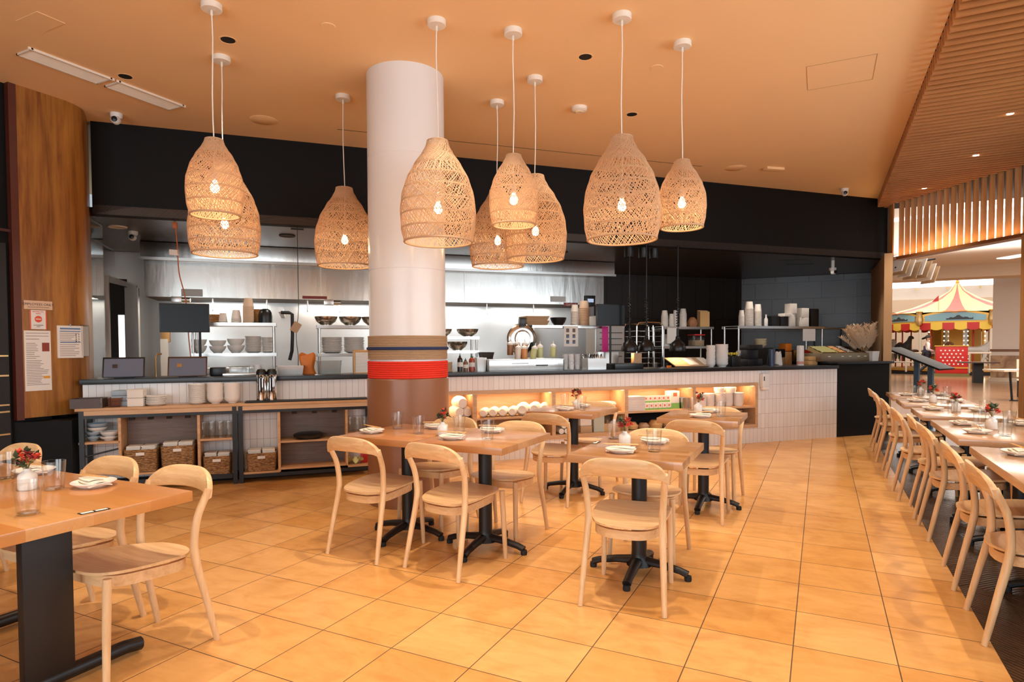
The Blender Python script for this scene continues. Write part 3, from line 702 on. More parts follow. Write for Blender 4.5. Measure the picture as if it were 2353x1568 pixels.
# ================================================================== table settings
def plate_obj(r=.088):
    return MB().lathe([(0, .004), (r * .55, .004), (r * .6, 0), (r * .64, .002), (r * .98, .021), (r, .024), (r * .97, .0255), (r * .66, .008), (0, .0075)], 40)
plate_me = plate_obj(); napk_me = None
def napkin_mesh():
    b = MB(); n = 12
    def fold(x0, x1, y0, y1, z, th, wob):
        def fn(u, v):
            x = x0 + (x1 - x0) * u; y = y0 + (y1 - y0) * v
            return (x, y, z + th * sin(PI * min(1, max(0, v)) ) * .6 + wob * sin(u * 5 + v * 2) * .5)
        k = len(b.v); b.grid(fn, n, 8); top = list(range(k, len(b.v)))
        vs = [b.v[i] for i in top]; k2 = len(b.v); b.v += [(x, y, z_ - .004) for x, y, z_ in vs]
        for j in range(7):
            for i in range(n - 1):
                q = (k2 + j * n + i, k2 + (j + 1) * n + i, k2 + (j + 1) * n + i + 1, k2 + j * n + i + 1); b.f.append(q)
        ring = [i for i in range(n)] + [j * n + n - 1 for j in range(1, 8)] + [7 * n + i for i in range(n - 2, -1, -1)] + [j * n for j in range(6, 0, -1)]
        for a, c in zip(ring, ring[1:] + ring[:1]): b.f.append((k + c, k + a, k2 + a, k2 + c))
    fold(-.078, .078, -.045, .045, .0125, .010, .003)
    fold(-.070, .082, -.040, .036, .0235, .009, .004)
    fold(-.030, .080, -.030, .030, .0335, .005, .003)
    return b
def tumbler_mesh(h=.124, r0=.037, r1=.0445):
    t = .0022; return MB().lathe([(0, 0), (r0 * .9, 0), (r0, .004), (r1, h), (r1 - t, h), (r0 - t, .010), (0, .009)], 32)
def vase_mesh():
    r = .036; return MB().lathe([(0, 0), (r * .9, 0), (r, .006), (r, .056), (r * .93, .066), (r * .62, .077), (.0145, .083), (.0140, .090), (.0165, .093), (.0120, .093), (.0105, .080), (0, .076)], 32)
PL = plate_obj().build('side_plate', M['plate']); NA_ = napkin_mesh().build('folded_napkin', M['napkin']); GL = tumbler_mesh().build('glass_tumbler', M['glass']); VA = vase_mesh().build('bud_vase', M['white'], smooth=60)
CH = MB().tube([(-.10, 0, 0), (.10, 0, 0)], [.0022, .0036], 6).build('chopstick', M['bamboo'])
for o in (PL, NA_, GL, VA, CH): COL.objects.unlink(o)
def put(src, name, label, cat, loc, rz, group, rot=None, scale=None):
    o = src.copy(); o.name = name; COL.objects.link(o); o.location = loc; o.rotation_euler = rot or (0, 0, rz)
    if scale: o.scale = scale
    return tag(o, label, cat, group)
def setting(x, y, z, face, where):
    a = rad(face + random.uniform(-14, 14))
    put(PL, 'side_plate', 'white side plate ' + where, 'plate', (x, y, z), a, 'side plates on the dining tables')
    put(NA_, 'folded_napkin', 'folded cream napkin on the plate ' + where, 'napkin', (x, y, z), a + rad(random.uniform(-12, 12)), 'folded napkins on plates')
    for k, dy in enumerate((-.006, .006)):
        d = Vector((-sin(a), cos(a))) * dy
        put(CH, 'chopstick', ('front' if k == 0 else 'rear') + ' chopstick across the napkin ' + where, 'chopstick', (x + d.x, y + d.y, z + .0475), a + rad(8 + 3 * k), 'chopsticks on napkins', (rad(0), rad(1.5), a + rad(8 + 3 * k)))
def flowers(x, y, z, seed, where, red=True):
    rn = random.Random(seed); t = thing('dried_flowers', 'red and green sprig ' + where, 'flowers', (x, y, z), rn.uniform(0, 6), 'flower sprigs in bud vases')
    bs = MB(); bl = MB(); bf = MB(); bd = MB()
    for k in range(13):
        a = rn.uniform(0, 2 * PI); r = rn.uniform(.010, .046); h = rn.uniform(.022, .078)
        tip = (r * cos(a), r * sin(a), h); bs.tube([(0, 0, -.010), (tip[0] * .3, tip[1] * .3, h * .4), tip], .0011, 5)
        tgt = bf if k % 3 == 0 else (bd if k % 3 == 1 else bl)
        for q in range(14 if tgt is not bl else 9):
            d = Vector((rn.uniform(-1, 1), rn.uniform(-1, 1), rn.uniform(-.3, 1.1))).normalized(); s_ = d.cross(Vector((.3, .2, 1))).normalized()
            L = rn.uniform(.014, .027) if tgt is not bl else rn.uniform(.022, .040); w = L * .27; P = Vector(tip); nrm = d.cross(s_) * .0012
            q0, q1, q2, q3 = P, P + d * L * .5 + s_ * w, P + d * L, P + d * L * .5 - s_ * w
            tgt.add([tuple(v_) for v_ in (q0 + nrm, q1 + nrm, q2 + nrm, q3 + nrm, q0 - nrm, q1 - nrm, q2 - nrm, q3 - nrm)], [(0, 1, 2, 3), (7, 6, 5, 4), (0, 4, 5, 1), (1, 5, 6, 2), (2, 6, 7, 3), (3, 7, 4, 0)])
    bs.build('stem', M['olive'], t); bl.build('leaf', M['green'], t); bf.build('blossom', M['flower'], t); bd.build('seed_head', M['flower2'] if red else M['olive'], t)
def glass_(x, y, z, where, sc=1.0):
    put(GL, 'glass_tumbler', 'clear drinking glass ' + where, 'glass', (x, y, z), random.uniform(0, 3), 'drinking glasses on the dining tables', scale=(sc, sc, sc))
def vase(x, y, z, where, seed):
    put(VA, 'bud_vase', 'white bottle-shaped bud vase ' + where, 'vase', (x, y, z), 0, 'bud vases on the dining tables'); flowers(x, y, z + .091, seed, 'in the bud vase ' + where)
z = .7505
W1 = 'on the big left table'
setting(-2.88, 1.62, z, 90 + 95, W1 + ', at its right end'); setting(-3.44, 1.66, z, 180, W1 + ', behind the vase')
glass_(-2.612, 1.238, z, W1 + ', nearest the camera', 1.0); glass_(-2.979, 1.513, z, W1 + ', right of the vase', 1.0); glass_(-3.41, 1.526, z, W1 + ', at the left picture edge', 1.0)
vase(-3.08, 1.46, z, W1, 3)
W2 = 'on the joined tables'
setting(-2.86, 3.50, .7515, -20, W2 + ', far left front'); setting(-2.58, 3.90, .7515, 180, W2 + ', behind at left'); setting(-2.165, 3.46, .7555, 4, W2 + ', front of the vase'); setting(-2.08, 3.86, .7555, 190, W2 + ', behind at right')
glass_(-2.832, 3.76, .7515, W2 + ', leftmost'); glass_(-2.528, 3.60, .7515, W2 + ', left of the vase'); glass_(-2.262, 3.71, .7555, W2 + ', just right of the vase'); glass_(-1.948, 3.55, .7555, W2 + ', rightmost')
vase(-2.32, 3.585, .7555, 'on the seam of the joined tables', 5)
W3 = 'on the front square table'
setting(-1.02, 3.44, .7525, 5, W3 + ', near side'); setting(-.925, 3.86, .7525, 170, W3 + ', far side')
glass_(-1.215, 3.93, .7525, W3 + ', behind the vase'); glass_(-.856, 3.55, .7525, W3 + ', right of the vase'); vase(-1.062, 3.665, .7525, W3, 8)
W4 = 'on the small table by the lit bowls'
setting(-2.10, 5.30, .7755, 3, W4 + ', near side'); setting(-2.06, 5.64, .7755, 180, W4 + ', far side')
glass_(-2.22, 5.60, .7755, W4 + ', left'); glass_(-1.965, 5.38, .7755, W4 + ', right'); vase(-2.05, 5.47, .7755, W4, 11)
W5 = 'on the table nearest the soap dispenser'
setting(-.877, 5.21, .7755, 4, W5 + ', near side'); setting(-.87, 5.66, .7755, 180, W5 + ', far side')
glass_(-1.02, 5.63, .7755, W5 + ', left'); glass_(-.735, 5.33, .7755, W5 + ', right'); vase(-.955, 5.55, .7755, W5, 15)
for k, (pl, gl, va) in {'nearest': ([(.985, 4.28, 'aisle side')], [(1.20, 4.1, 'aisle side'), (1.36, 4.05, 'bench side')], (1.24, 3.9)),
    'second': ([(.965, 5.72, 'aisle side, far seat'), (.965, 5.22, 'aisle side, near seat'), (1.36, 5.86, 'bench side')], [(1.075, 5.74, 'left of the vase'), (1.10, 5.14, 'nearest the camera'), (1.25, 5.72, 'right of the vase'), (1.33, 5.42, 'bench side')], (1.10, 5.50)),
    'third': ([(.94, 6.92, 'aisle side'), (1.30, 6.95, 'bench side')], [(1.06, 6.72, 'left of the vase'), (1.29, 6.70, 'right of the vase')], (1.105, 6.84)),
    'fourth': ([(.915, 7.86, 'aisle side'), (1.28, 7.95, 'bench side')], [(1.01, 7.90, 'left of the vase'), (1.16, 7.78, 'right of the vase')], (1.06, 7.80)),
    'farthest': ([(.92, 8.74, 'aisle side'), (1.27, 8.95, 'bench side')], [(1.02, 8.86, 'left of the vase'), (1.05, 8.62, 'in front of the vase'), (1.27, 9.18, 'bench side'), (1.33, 8.78, 'right corner')], (1.09, 8.96))}.items():
    w = 'on the %s right-row table' % k
    for x, y, s_ in pl: setting(x, y, z, -90 if 'aisle' in s_ else 90, w + ', ' + s_)
    for x, y, s_ in gl: glass_(x, y, z, w + ', ' + s_, .95)
    vase(va[0], va[1], z, w, hash(k) % 97 if False else len(k) * 7 + 2)
# bench seat
t = thing('bench_seat', 'moss green upholstered bench seat at the far right edge', 'bench', (0, 0, 0))
b = MB(); sec = [(2.02, .40), (2.02, .62), (2.06, .95), (2.10, 1.08), (2.15, 1.125), (2.21, 1.13), (2.27, 1.10), (2.29, 1.04), (2.29, .40)]
b.add([(x, y, z_) for y in (-3.5, 7.9) for x, z_ in sec], [tuple(range(9))[::-1], tuple(range(9, 18))] + [(i, (i + 1) % 9, 9 + (i + 1) % 9, 9 + i) for i in range(9)])
b.build('backrest', M['upholstery'], t, bevel=.012)
MB().box(1.56, 2.03, -3.5, 7.9, .34, .46).build('seat', M['upholstery'], t, bevel=.03); MB().box(1.62, 2.27, -3.45, 7.86, 0, .34).build('plinth', M['blackmetal'], t)

# ================================================================== wicker pendants
def shade_mesh(h, prof, n, bands, rr, seed):
    rn = random.Random(seed); b = MB()
    def R(z):
        q = z / h
        for (a, ra), (c, rc) in zip(prof, prof[1:]):
            if a <= q <= c:
                f = (q - a) / (c - a); f = f * f * (3 - 2 * f) * .35 + f * .65; return ra + (rc - ra) * f
        return prof[-1][1]
    def strand(pts, r):
        P = [Vector(p) for p in pts]; m = len(P); vs = []; fs = []
        for i in range(m):
            tg = (P[min(i + 1, m - 1)] - P[max(i - 1, 0)]).normalized(); o = Vector((P[i].x, P[i].y, 0)).normalized(); s_ = tg.cross(o).normalized()
            vs += [tuple(P[i] + s_ * r), tuple(P[i] + o * r * .9), tuple(P[i] - s_ * r)]
        for i in range(m - 1):
            for k in range(3): fs.append((3 * i + k, 3 * i + (k + 1) % 3, 3 * i + 3 + (k + 1) % 3, 3 * i + 3 + k))
        b.add(vs, fs)
    edges = [h * q for q in bands]
    for bi in range(len(edges) - 1):
        z0, z1 = edges[bi], edges[bi + 1]; ns = 6
        rm = R((z0 + z1) / 2); cnt = max(28, int(n * (0.45 + .55 * rm / prof[2][1])))
        kinds = [[(1, .9, 1.0), (-1, .9, .8)], [(1, .55, 1.0), (-1, 1.3, .45), (1, 1.2, .3)], [(-1, .6, 1.0), (1, 1.0, .6)], [(1, .25, .9), (-1, .8, .7)]][(bi + seed) % 4]
        for sg, tw, dens in kinds:
            c = int(cnt * dens)
            for k in range(c):
                a0 = 2 * PI * (k + rn.uniform(-.28, .28)) / c; dz = (z1 - z0); twist = sg * tw * dz / rm
                off = rn.choice((-.0016, .0016, 0)); skew = rn.uniform(-.03, .03)
                strand([((R(z0 + dz * i / ns) + off) * cos(a0 + (twist + skew) * i / ns), (R(z0 + dz * i / ns) + off) * sin(a0 + (twist + skew) * i / ns), z0 + dz * i / ns) for i in range(ns + 1)], rr * rn.uniform(.8, 1.15))
        for dz in (-.004, .003):
            zz = min(max(z0 + dz, 0), h); b.lathe([(R(zz) + .0034 * cos(q), zz + .0026 * sin(q)) for q in [2 * PI * k / 6 for k in range(6)]], 48, close=True)
    for zz, th in ((0.004, .0075), (h - .004, .005)):
        b.lathe([(R(zz) + th * cos(q), zz + th * sin(q)) for q in [2 * PI * k / 8 for k in range(8)]], 56, close=True)
    return b
pf = [(0, .90), (.13, .975), (.30, 1.0), (.46, .955), (.62, .82), (.76, .62), (.88, .40), (.95, .30), (1.0, .27)]
big_sh = [shade_mesh(.735, [(a, r * .272) for a, r in pf], 98, [0, .13, .26, .39, .52, .64, .75, .85, 1.0], .0027, sd) for sd in (1, 2)]
pf2 = [(0, .87), (.14, .96), (.32, 1.0), (.48, .97), (.64, .84), (.78, .64), (.90, .42), (.96, .33), (1.0, .30)]
small_sh = [shade_mesh(.525, [(a, r * .183) for a, r in pf2], 80, [0, .17, .34, .50, .66, .82, 1.0], .0025, sd) for sd in (3, 4)]
big_o = [m.build('shade', M['wicker'], smooth=80) for m in big_sh]; small_o = [m.build('shade', M['wicker'], smooth=80) for m in small_sh]
for o in big_o + small_o: COL.objects.unlink(o)
LAMPS = [(-3.764, 2.962, 0, 2.803, 'small wicker pendant hanging in front at far left'), (-4.368, 3.522, 1, 2.862, 'big wicker pendant behind the small one at far left'), (-4.029, 4.569, 1, 2.862, 'big wicker pendant just left of the white column'),
         (-2.506, 3.839, 1, 2.858, 'big wicker pendant in front of the white column'), (-2.074, 4.212, 0, 2.795, 'small wicker pendant in the middle, over two bigger ones'), (-2.265, 5.029, 1, 2.866, 'big wicker pendant behind the middle small one, at its right'),
         (-2.808, 5.346, 1, 2.872, 'big wicker pendant farthest back, partly hidden right of the column'), (-1.289, 4.374, 1, 2.858, 'big wicker pendant at right, closest of the right pair'), (-.984, 4.976, 0, 2.808, 'small wicker pendant at the far right')]
for i, (x, y, big, zt, lab) in enumerate(LAMPS):
    t = thing('pendant_lamp', lab, 'pendant lamp', (x, y, CEIL), 0, 'woven pendant lamps')
    h = .735 if big else .525; ztop = zt - CEIL; zb = ztop - h
    MB().lathe([(0, -.040), (.064, -.040), (.068, -.036), (.068, 0)], 28).build('ceiling_canopy', M['fixture'], t)
    MB().lathe([(.004, -.08), (.009, -.075), (.009, -.045), (.006, -.04)], 10).build('cord_grip', M['fixture'], t)
    wob = [(.004 * sin(k * 1.3 + i) * (1 if 0 < k < 6 else 0), .004 * cos(k + i) * (1 if 0 < k < 6 else 0), -.04 + (zb + h * .52 + .04) * k / 6) for k in range(7)]
    MB().tube(wob, .0042, 8).build('cord', M['cord'], t)
    src = (big_o if big else small_o)[i % 2]; s = src.copy(); COL.objects.link(s); s.parent = t; s.location = (0, 0, zb); s.rotation_euler = (0, 0, i * 1.7)
    zs = zb + h * (.40 if big else .46)
    MB().lathe([(.016, 0), (.02, .01), (.02, .055), (.012, .07)], 14, (0, 0, zs)).build('lamp_socket', M['fixture'], t)
    MB().lathe([(0, -.085), (.018, -.082), (.029, -.066), (.031, -.05), (.026, -.03), (.015, -.008), (.013, 0)], 20, (0, 0, zs)).build('bulb', M['bulb'], t)
    lamp('POINT', 'bulb_light', (0, 0, zs - .12), 5 if big else 3.5, (1, 0.70, 0.40), (0, 0, 0), .03, parent=t)
# ================================================================== tiled service counter
def RW(s0, s1, t):
    p = KP((s0 + s1) / 2, t); p.normalize(); return (s1 - s0) / 2 * p.dot(NY)
NS0, NS1, NZ0, NZ1, NDEP = -6.55, -1.434, .212, .845, .40
t = thing('service_counter', 'long white tiled service counter with a lit niche and black worktop', 'counter', KP(0, 0), TC)
b = MB().box(-9.48, NS0, 0, .55, 0, 1.012).box(NS1, 0, 0, .55, 0, 1.012).box(NS0, NS1, 0, .55, 0, NZ0).box(NS0, NS1, 0, .55, NZ1, 1.012).box(NS0, NS1, NDEP + .03, .55, NZ0, NZ1)
b.build('tiled_front', M['walltile'], t, smooth=0)
MB().box(-9.50, -0.0, -.035, .62, 1.013, 1.062).build('worktop', M['counter'], t, bevel=.004)
nb = MB().box(NS0, NS1, -.006, NDEP, NZ1 - .046, NZ1 - .001).box(NS0, NS1, -.006, NDEP, NZ0 + .001, NZ0 + .05).box(NS1 - .046, NS1 - .001, -.006, NDEP, NZ0 + .05, NZ1 - .046).box(NS0, NS1, NDEP, NDEP + .03, NZ0, NZ1)
DIVS = [-5.54, -4.53, -3.515, -2.487]
for d in DIVS: nb.box(d - .024, d + .024, -.004, NDEP, NZ0 + .05, NZ1 - .046)
nb.build('niche_frame', M['nichewood'], t, smooth=0)
cells = [NS0] + DIVS + [NS1 - .022]
SH = .512
for i in range(5):
    a, c = cells[i] + (.024 if i else 0), cells[i + 1] - .024
    MB().box(a, c, .008, NDEP, SH - .022, SH).build('niche_shelf', M['nichewood'], t, smooth=0)
    MB().box(c - .012, c - .002, .03, .32, NZ1 - .054, NZ1 - .0465).build('led_strip', M['led'], t, smooth=0)
    lamp('AREA', 'niche_light', ((a + c) / 2, .16, NZ1 - .05), 5.5, (1, .66, .36), (0, 0, 0), c - a - .08, .16, parent=t)
# black end block
t = thing('black_counter', 'plain black counter block at the right end of the tiled counter', 'counter', KP(0, 0), TC)
MB().box(.004, 1.035, 0, .72, 0, 1.075).build('body', M['wallblack'], t, smooth=0)
MB().box(-.02, 1.10, -.03, .78, 1.076, 1.112).build('worktop', M['counter'], t, bevel=.003)
# soap dispenser on the tiles
t = kthing('soap_dispenser', 'white soap dispenser on the tiled counter front', 'soap dispenser', -1.36, -.002, .74)
MB().box(-.058, .058, -.085, 0, .035, .235).build('housing', M['whiteplastic'], t, bevel=.022, seg=3); MB().box(-.045, .045, -.092, -.02, 0, .05).build('push_bar', M['whiteplastic'], t, bevel=.014); MB().box(-.048, -.036, -.089, -.083, .13, .19).build('level_window', M['blackplastic'], t, smooth=0)

# ================================================================== console shelf in front of the counter
t = thing('console_shelf', 'wooden console shelving with black steel frame against the left counter', 'shelving', KP(0, 0), TC)
f = -.29
MB().box(-9.47, -6.72, f, -.012, .778, .803).build('console_top', M['shelfwood'], t, bevel=.002)
MB().box(-9.42, -6.74, f + .005, f + .02, .735, .777).build('top_apron', M['nichewood'], t, smooth=0)
MB().box(-9.42, -6.74, f + .002, f + .022, .705, .734).build('steel_rail', M['blackmetal'], t, smooth=0)
for x in (-9.42, -8.115, -8.06, -6.79): MB().box(x - .02, x + .02, f, f + .04, 0, .777).build('leg', M['blackmetal'], t, smooth=0)
for x in (-9.42, -8.09, -6.79): MB().box(x - .02, x + .02, -.055, -.013, 0, .777).build('leg', M['blackmetal'], t, smooth=0)
MB().box(-9.40, -8.14, f + .01, f + .03, .06, .105).box(-8.04, -6.8, f + .01, f + .03, .05, .085).build('foot_rail', M['blackmetal'], t, smooth=0)
MB().box(-9.4, -6.75, -.06, -.012, 0, .085).build('toe_kick', M['wallblack'], t, smooth=0)
for a, c, z in [(-9.45, -9.11, .485), (-8.44, -8.14, .465), (-8.44, -8.14, .095), (-8.04, -7.70, .105), (-9.11, -8.45, .17), (-7.69, -7.03, .405), (-7.69, -7.03, .13), (-7.02, -6.80, .455), (-7.02, -6.8, .11)]:
    MB().box(a, c, f + .015, -.02, z - .02, z).build('shelf', M['shelfwood'], t, smooth=0)
for x, z0 in [(-9.115, .15), (-8.44, .08), (-7.70, .09), (-7.03, .11)]: MB().box(x - .012, x + .012, f + .015, -.02, z0, .705).build('upright_board', M['shelfwood'], t, smooth=0)
gw = wood('grey_weathered_wood', (0.21, 0.155, 0.13), (0.15, 0.105, 0.085), 'x', 1, .6)
MB().box(-9.10, -8.452, -.045, -.022, .17, .705).build('back_panel', gw, t, smooth=0); MB().box(-7.69, -7.04, -.045, -.022, .13, .705).build('back_panel', gw, t, smooth=0)
for x in (-9.02, -8.86, -8.70, -8.54, -7.55, -7.35, -7.15): MB().cbox((x, f + .06, .69), (.05, .03, .022), 0, rad(15)).build('coat_hook', M['blackmetal'], t, smooth=0)
MB().tube([(-9.40, f + .03, .35), (-9.13, f + .03, .41)], .008, 6).build('brace', M['blackmetal'], t)
# baskets with napkins
for s0, s1, z0, z1, w in [(-9.10, -8.80, .172, .405, 'left of the two tall baskets on the console'), (-8.79, -8.475, .172, .425, 'right of the two tall baskets on the console'), (-8.42, -8.15, .097, .30, 'left of the black post on the console'), (-8.025, -7.72, .107, .305, 'right of the black post on the console')]:
    t = kthing('wicker_basket', 'brown wicker basket ' + w, 'basket', (s0 + s1) / 2, -.155, z0, 'wicker baskets in the console')
    hw = (s1 - s0) / 2 - .008; h = z1 - z0 - .015; b = MB()
    nr = 12; n = 40; vs = []
    for j in range(nr * 2 + 1):
        for k in range(n):
            a = 2 * PI * k / n; c_, s_ = cos(a), sin(a); e = .22; tp = .93 + .07 * j / (nr * 2)
            wv = .0035 * sin(j * PI + k * PI / 2)
            x = math.copysign(abs(c_) ** e, c_) * (hw * tp + wv); y = math.copysign(abs(s_) ** e, s_) * (.115 * tp + wv)
            vs.append((x, y, h * j / (nr * 2)))
    fs = [(j * n + k, j * n + (k + 1) % n, (j + 1) * n + (k + 1) % n, (j + 1) * n + k) for j in range(nr * 2) for k in range(n)] + [tuple(range(n))[::-1]]
    m0 = len(vs); vs += [(x * .94, y * .9, zz) for x, y, zz in vs[-n:]] + [(x * .88, y * .85, .012) for x, y, zz in vs[:n]]
    fs += [((nr * 2) * n + k, (nr * 2) * n + (k + 1) % n, m0 + (k + 1) % n, m0 + k) for k in range(n)] + [(m0 + k, m0 + (k + 1) % n, m0 + n + (k + 1) % n, m0 + n + k) for k in range(n)] + [tuple(m0 + n + k for k in range(n))]
    b.add(vs, fs); b.build('woven_body', M['basket'], t)
    MB().box(-.036, .036, -.121, -.114, h - .055, h - .028).build('handle_hole', M['paper'], t, smooth=0)
    rn = random.Random(int(-s0 * 100))
    for q in range(2):
        for k in range(4):
            kone('napkin_bundle', MB().box(-hw * .42, hw * .42, -.085, .085, 0, .011), M['paper'], 'folded napkins, %s, %s side of basket %s' % (nth(k, 4), ('left', 'right')[q], w.replace(' on the console', '').replace('of the two tall baskets', 'tall one').replace('of the black post', 'of black post')), 'napkins', (s0 + s1) / 2 + (-.5 + q) * hw * .92, -.155, z1 - .032 + k * .0125, 'napkins stacked in the wicker baskets', rad(rn.uniform(-5, 5)), bevel=.004)
# stacks helper: profile in metres, one object per item
def stack(name, mb, m, cat, s, t_, z, n, dz, what, where, group, wob=.0, flip=False, **k):
    o0 = mb.build(name, m, **k); COL.objects.unlink(o0)
    for i in range(n):
        o = o0.copy(); COL.objects.link(o); o.location = KP(s + random.uniform(-wob, wob), t_ + random.uniform(-wob, wob), z + i * dz); o.rotation_euler = (0, 0, random.uniform(0, 6))
        tag(o, '%s, %s in stack %s' % (what, nth(i, n), where) if n > 1 else '%s %s' % (what, where), cat, group)
def plate_mb(r): return MB().lathe([(0, .004), (r * .6, .004), (r * .62, 0), (r * .68, .003), (r, .020), (r * .985, .024), (r * .68, .009), (0, .009)], 32)
def bowl_mb(r, h, rb=.5): return MB().lathe([(0, .004), (r * rb * .9, .004), (r * rb, 0), (r * rb, .006), (r * .82, h * .42), (r * .97, h * .8), (r, h), (r * .965, h), (r * .78, h * .45), (r * .4, .012), (0, .012)], 32)
PG = 'plates stacked on the console'
stack('small_plate', plate_mb(.092), M['offwhite'], 'plate', -8.82, -.17, .804, 8, .0105, 'small cream plate', 'beside the square white tubs', PG, .003)
stack('cream_plate', plate_mb(.078), M['offwhite'], 'plate', -8.465, -.15, .804, 19, .0098, 'small cream plate', 'left of the cream bowls', PG, .002)
stack('cream_bowl', bowl_mb(.078, .058), M['offwhite'], 'bowl', -8.30, -.15, .804, 11, .0148, 'cream bowl', 'next to the tall plate stack', 'bowls stacked on the console', .003)
stack('cream_bowl', bowl_mb(.080, .060), M['offwhite'], 'bowl', -8.14, -.15, .804, 10, .0155, 'cream bowl', 'right-hand, near the chrome pitchers', 'bowls stacked on the console', .003)
# tray box, tubs
t = kthing('dark_tray_box', 'open dark wooden box at the left end of the console', 'box', -9.38, -.18, .804)
MB().box(-.13, .13, -.10, .10, 0, .006).box(-.13, -.12, -.10, .10, .006, .09).box(.12, .13, -.10, .10, .006, .09).box(-.12, .12, -.10, -.092, .006, .09).box(-.12, .12, .092, .10, .006, .09).build('box_body', mat('dark_walnut', (.07, .028, .014), .4), t, smooth=0)
MB().box(.118, .132, -.104, -.098, 0, .092).build('corner_strip', M['chrome'], t, smooth=0)
for k, ds in enumerate((-.065, .045)):
    kone('black_bowl', bowl_mb(.055, .045), M['blackplastic'], ('left', 'right')[k] + ' glossy black bowl in the dark wooden box', 'bowl', -9.38 + ds, -.14, .811 + .035 * k * 0, 'black bowls in the box')
kone('amber_tub', MB().lathe([(0, 0), (.062, 0), (.080, .085), (.083, .085), (.083, .09), (.076, .088), (.06, .006), (0, .006)], 4), M['amber'], 'clear amber food tub on the console', 'tub', -9.165, -.17, .804, None, rad(45), smooth=0)
stack('grey_tub', MB().box(-.075, .075, -.07, .07, 0, .05), M['bluegrey'], 'tub', -9.13, -.095, .804, 3, .051, 'grey-blue food tub', 'behind the amber tub', 'grey tubs on the console', bevel=.008)
for o in [o for o in COL.objects if o.name.startswith('grey_tub')]: o.rotation_euler = (0, 0, TC)
for k in range(2):
    kone('square_tub', MB().box(-.07, .07, -.065, .065, 0, .078).box(-.074, .074, -.069, .069, .07, .08), M['cup'], ('lower', 'upper')[k] + ' of two square cream tubs on the console', 'tub', -8.985, -.17, .804 + .082 * k, 'square cream tubs', rad(-4), bevel=.008)
kone('rubber_mat', MB().box(-.61, .61, -.10, .09, 0, .012), M['rubber'], 'black rubber bar mat on the right part of the console', 'mat', -7.41, -.16, .804, bevel=.003)
for k, s in enumerate((-7.865, -7.765)):
    t = kthing('chrome_pitcher', ('left', 'right')[k] + ' of two tall chrome pitchers on the black mat', 'pitcher', s, -.17, .8165, 'chrome pitchers')
    MB().lathe([(0, 0), (.046, 0), (.048, .01), (.048, .25), (.040, .275), (.036, .28)], 28).build('body', M['chrome'], t)
    MB().lathe([(.044, .268), (.05, .272), (.05, .30), (.035, .325), (0, .33)], 24).build('lid', M['blackplastic'], t)
    MB().tube([(0, -.046, .255), (0, -.085, .235), (0, -.088, .15), (0, -.05, .10)], .011, 8).build('handle', M['blackplastic'], t); MB().tube([(0, .03, .30), (0, .07, .315)], .010, 8).build('spout', M['blackplastic'], t)
# left cell bowls
for i, (s, tt, z0, r, h, m, w) in enumerate([(-9.36, -.16, .486, .062, .045, 'bluegrey', 'bottom left'), (-9.36, -.16, .527, .065, .045, 'bluegrey', 'second on the left pile'), (-9.33, -.15, .569, .085, .045, 'offwhite', 'third on the left pile, wide'), (-9.325, -.15, .60, .090, .05, 'bluegrey', 'topmost on the left pile, wide'),
        (-9.225, -.17, .486, .08, .04, 'offwhite', 'bottom right'), (-9.22, -.165, .52, .083, .05, 'offwhite', 'upper right')]):
    kone('handmade_bowl', bowl_mb(r, h), M[m], 'blue-grey or cream handmade bowl in the left console cell, ' + w, 'bowl', s, tt, z0, 'handmade bowls in the left console cell')
# tall glasses
def hiball(h=.16, r=.036): return MB().lathe([(0, 0), (r * .86, 0), (r * .88, .005), (r, h), (r - .002, h), (r * .86 - .002, .012), (0, .012)], 24)
gz = hiball(); g0 = gz.build('tall_glass', M['glass']); COL.objects.unlink(g0)
for base, zz, cols, rows, w in [(-8.405, .466, 4, 2, 'left of the black post'), (-6.985, .456, 3, 2, 'beside the column')]:
    for r_ in range(rows):
        for c in range(cols):
            o = g0.copy(); COL.objects.link(o); o.location = KP(base + c * .076, -.22 + r_ * .085, zz); o.rotation_euler = (PI, 0, 0); o.location.z += .16
            tag(o, 'upturned tall glass on the console %s, %s row, %s' % (w, ('front', 'rear')[r_], ('leftmost', 'second from left', 'third from left', 'rightmost')[c] if cols == 4 else ('leftmost', 'middle', 'rightmost')[c]), 'glass', 'tall glasses in the console')
kone('black_platter', MB().lathe([(0, .0), (.11, .0), (.15, .02), (.155, .045), (.12, .06), (0, .066)], 32), M['blackplastic'], 'round black platter lid on the console middle shelf', 'platter', -7.41, -.16, .406)
kone('cleaning_cloth', MB().grid(lambda u, v: (-.09 + .18 * u, -.07 + .14 * v, .03 + .035 * sin(u * 9) * cos(v * 7)), 14, 12), mat('yellow_green_cloth', (.62, .60, .25), .9), 'crumpled yellow-green cloth beside the column on the lowest shelf', 'cloth', -6.94, -.16, .12)
kone('red_packet', MB().box(-.04, .04, -.02, .02, 0, .10), M['red'], 'red packet next to the yellow-green cloth', 'packet', -6.84, -.17, .111, bevel=.008)

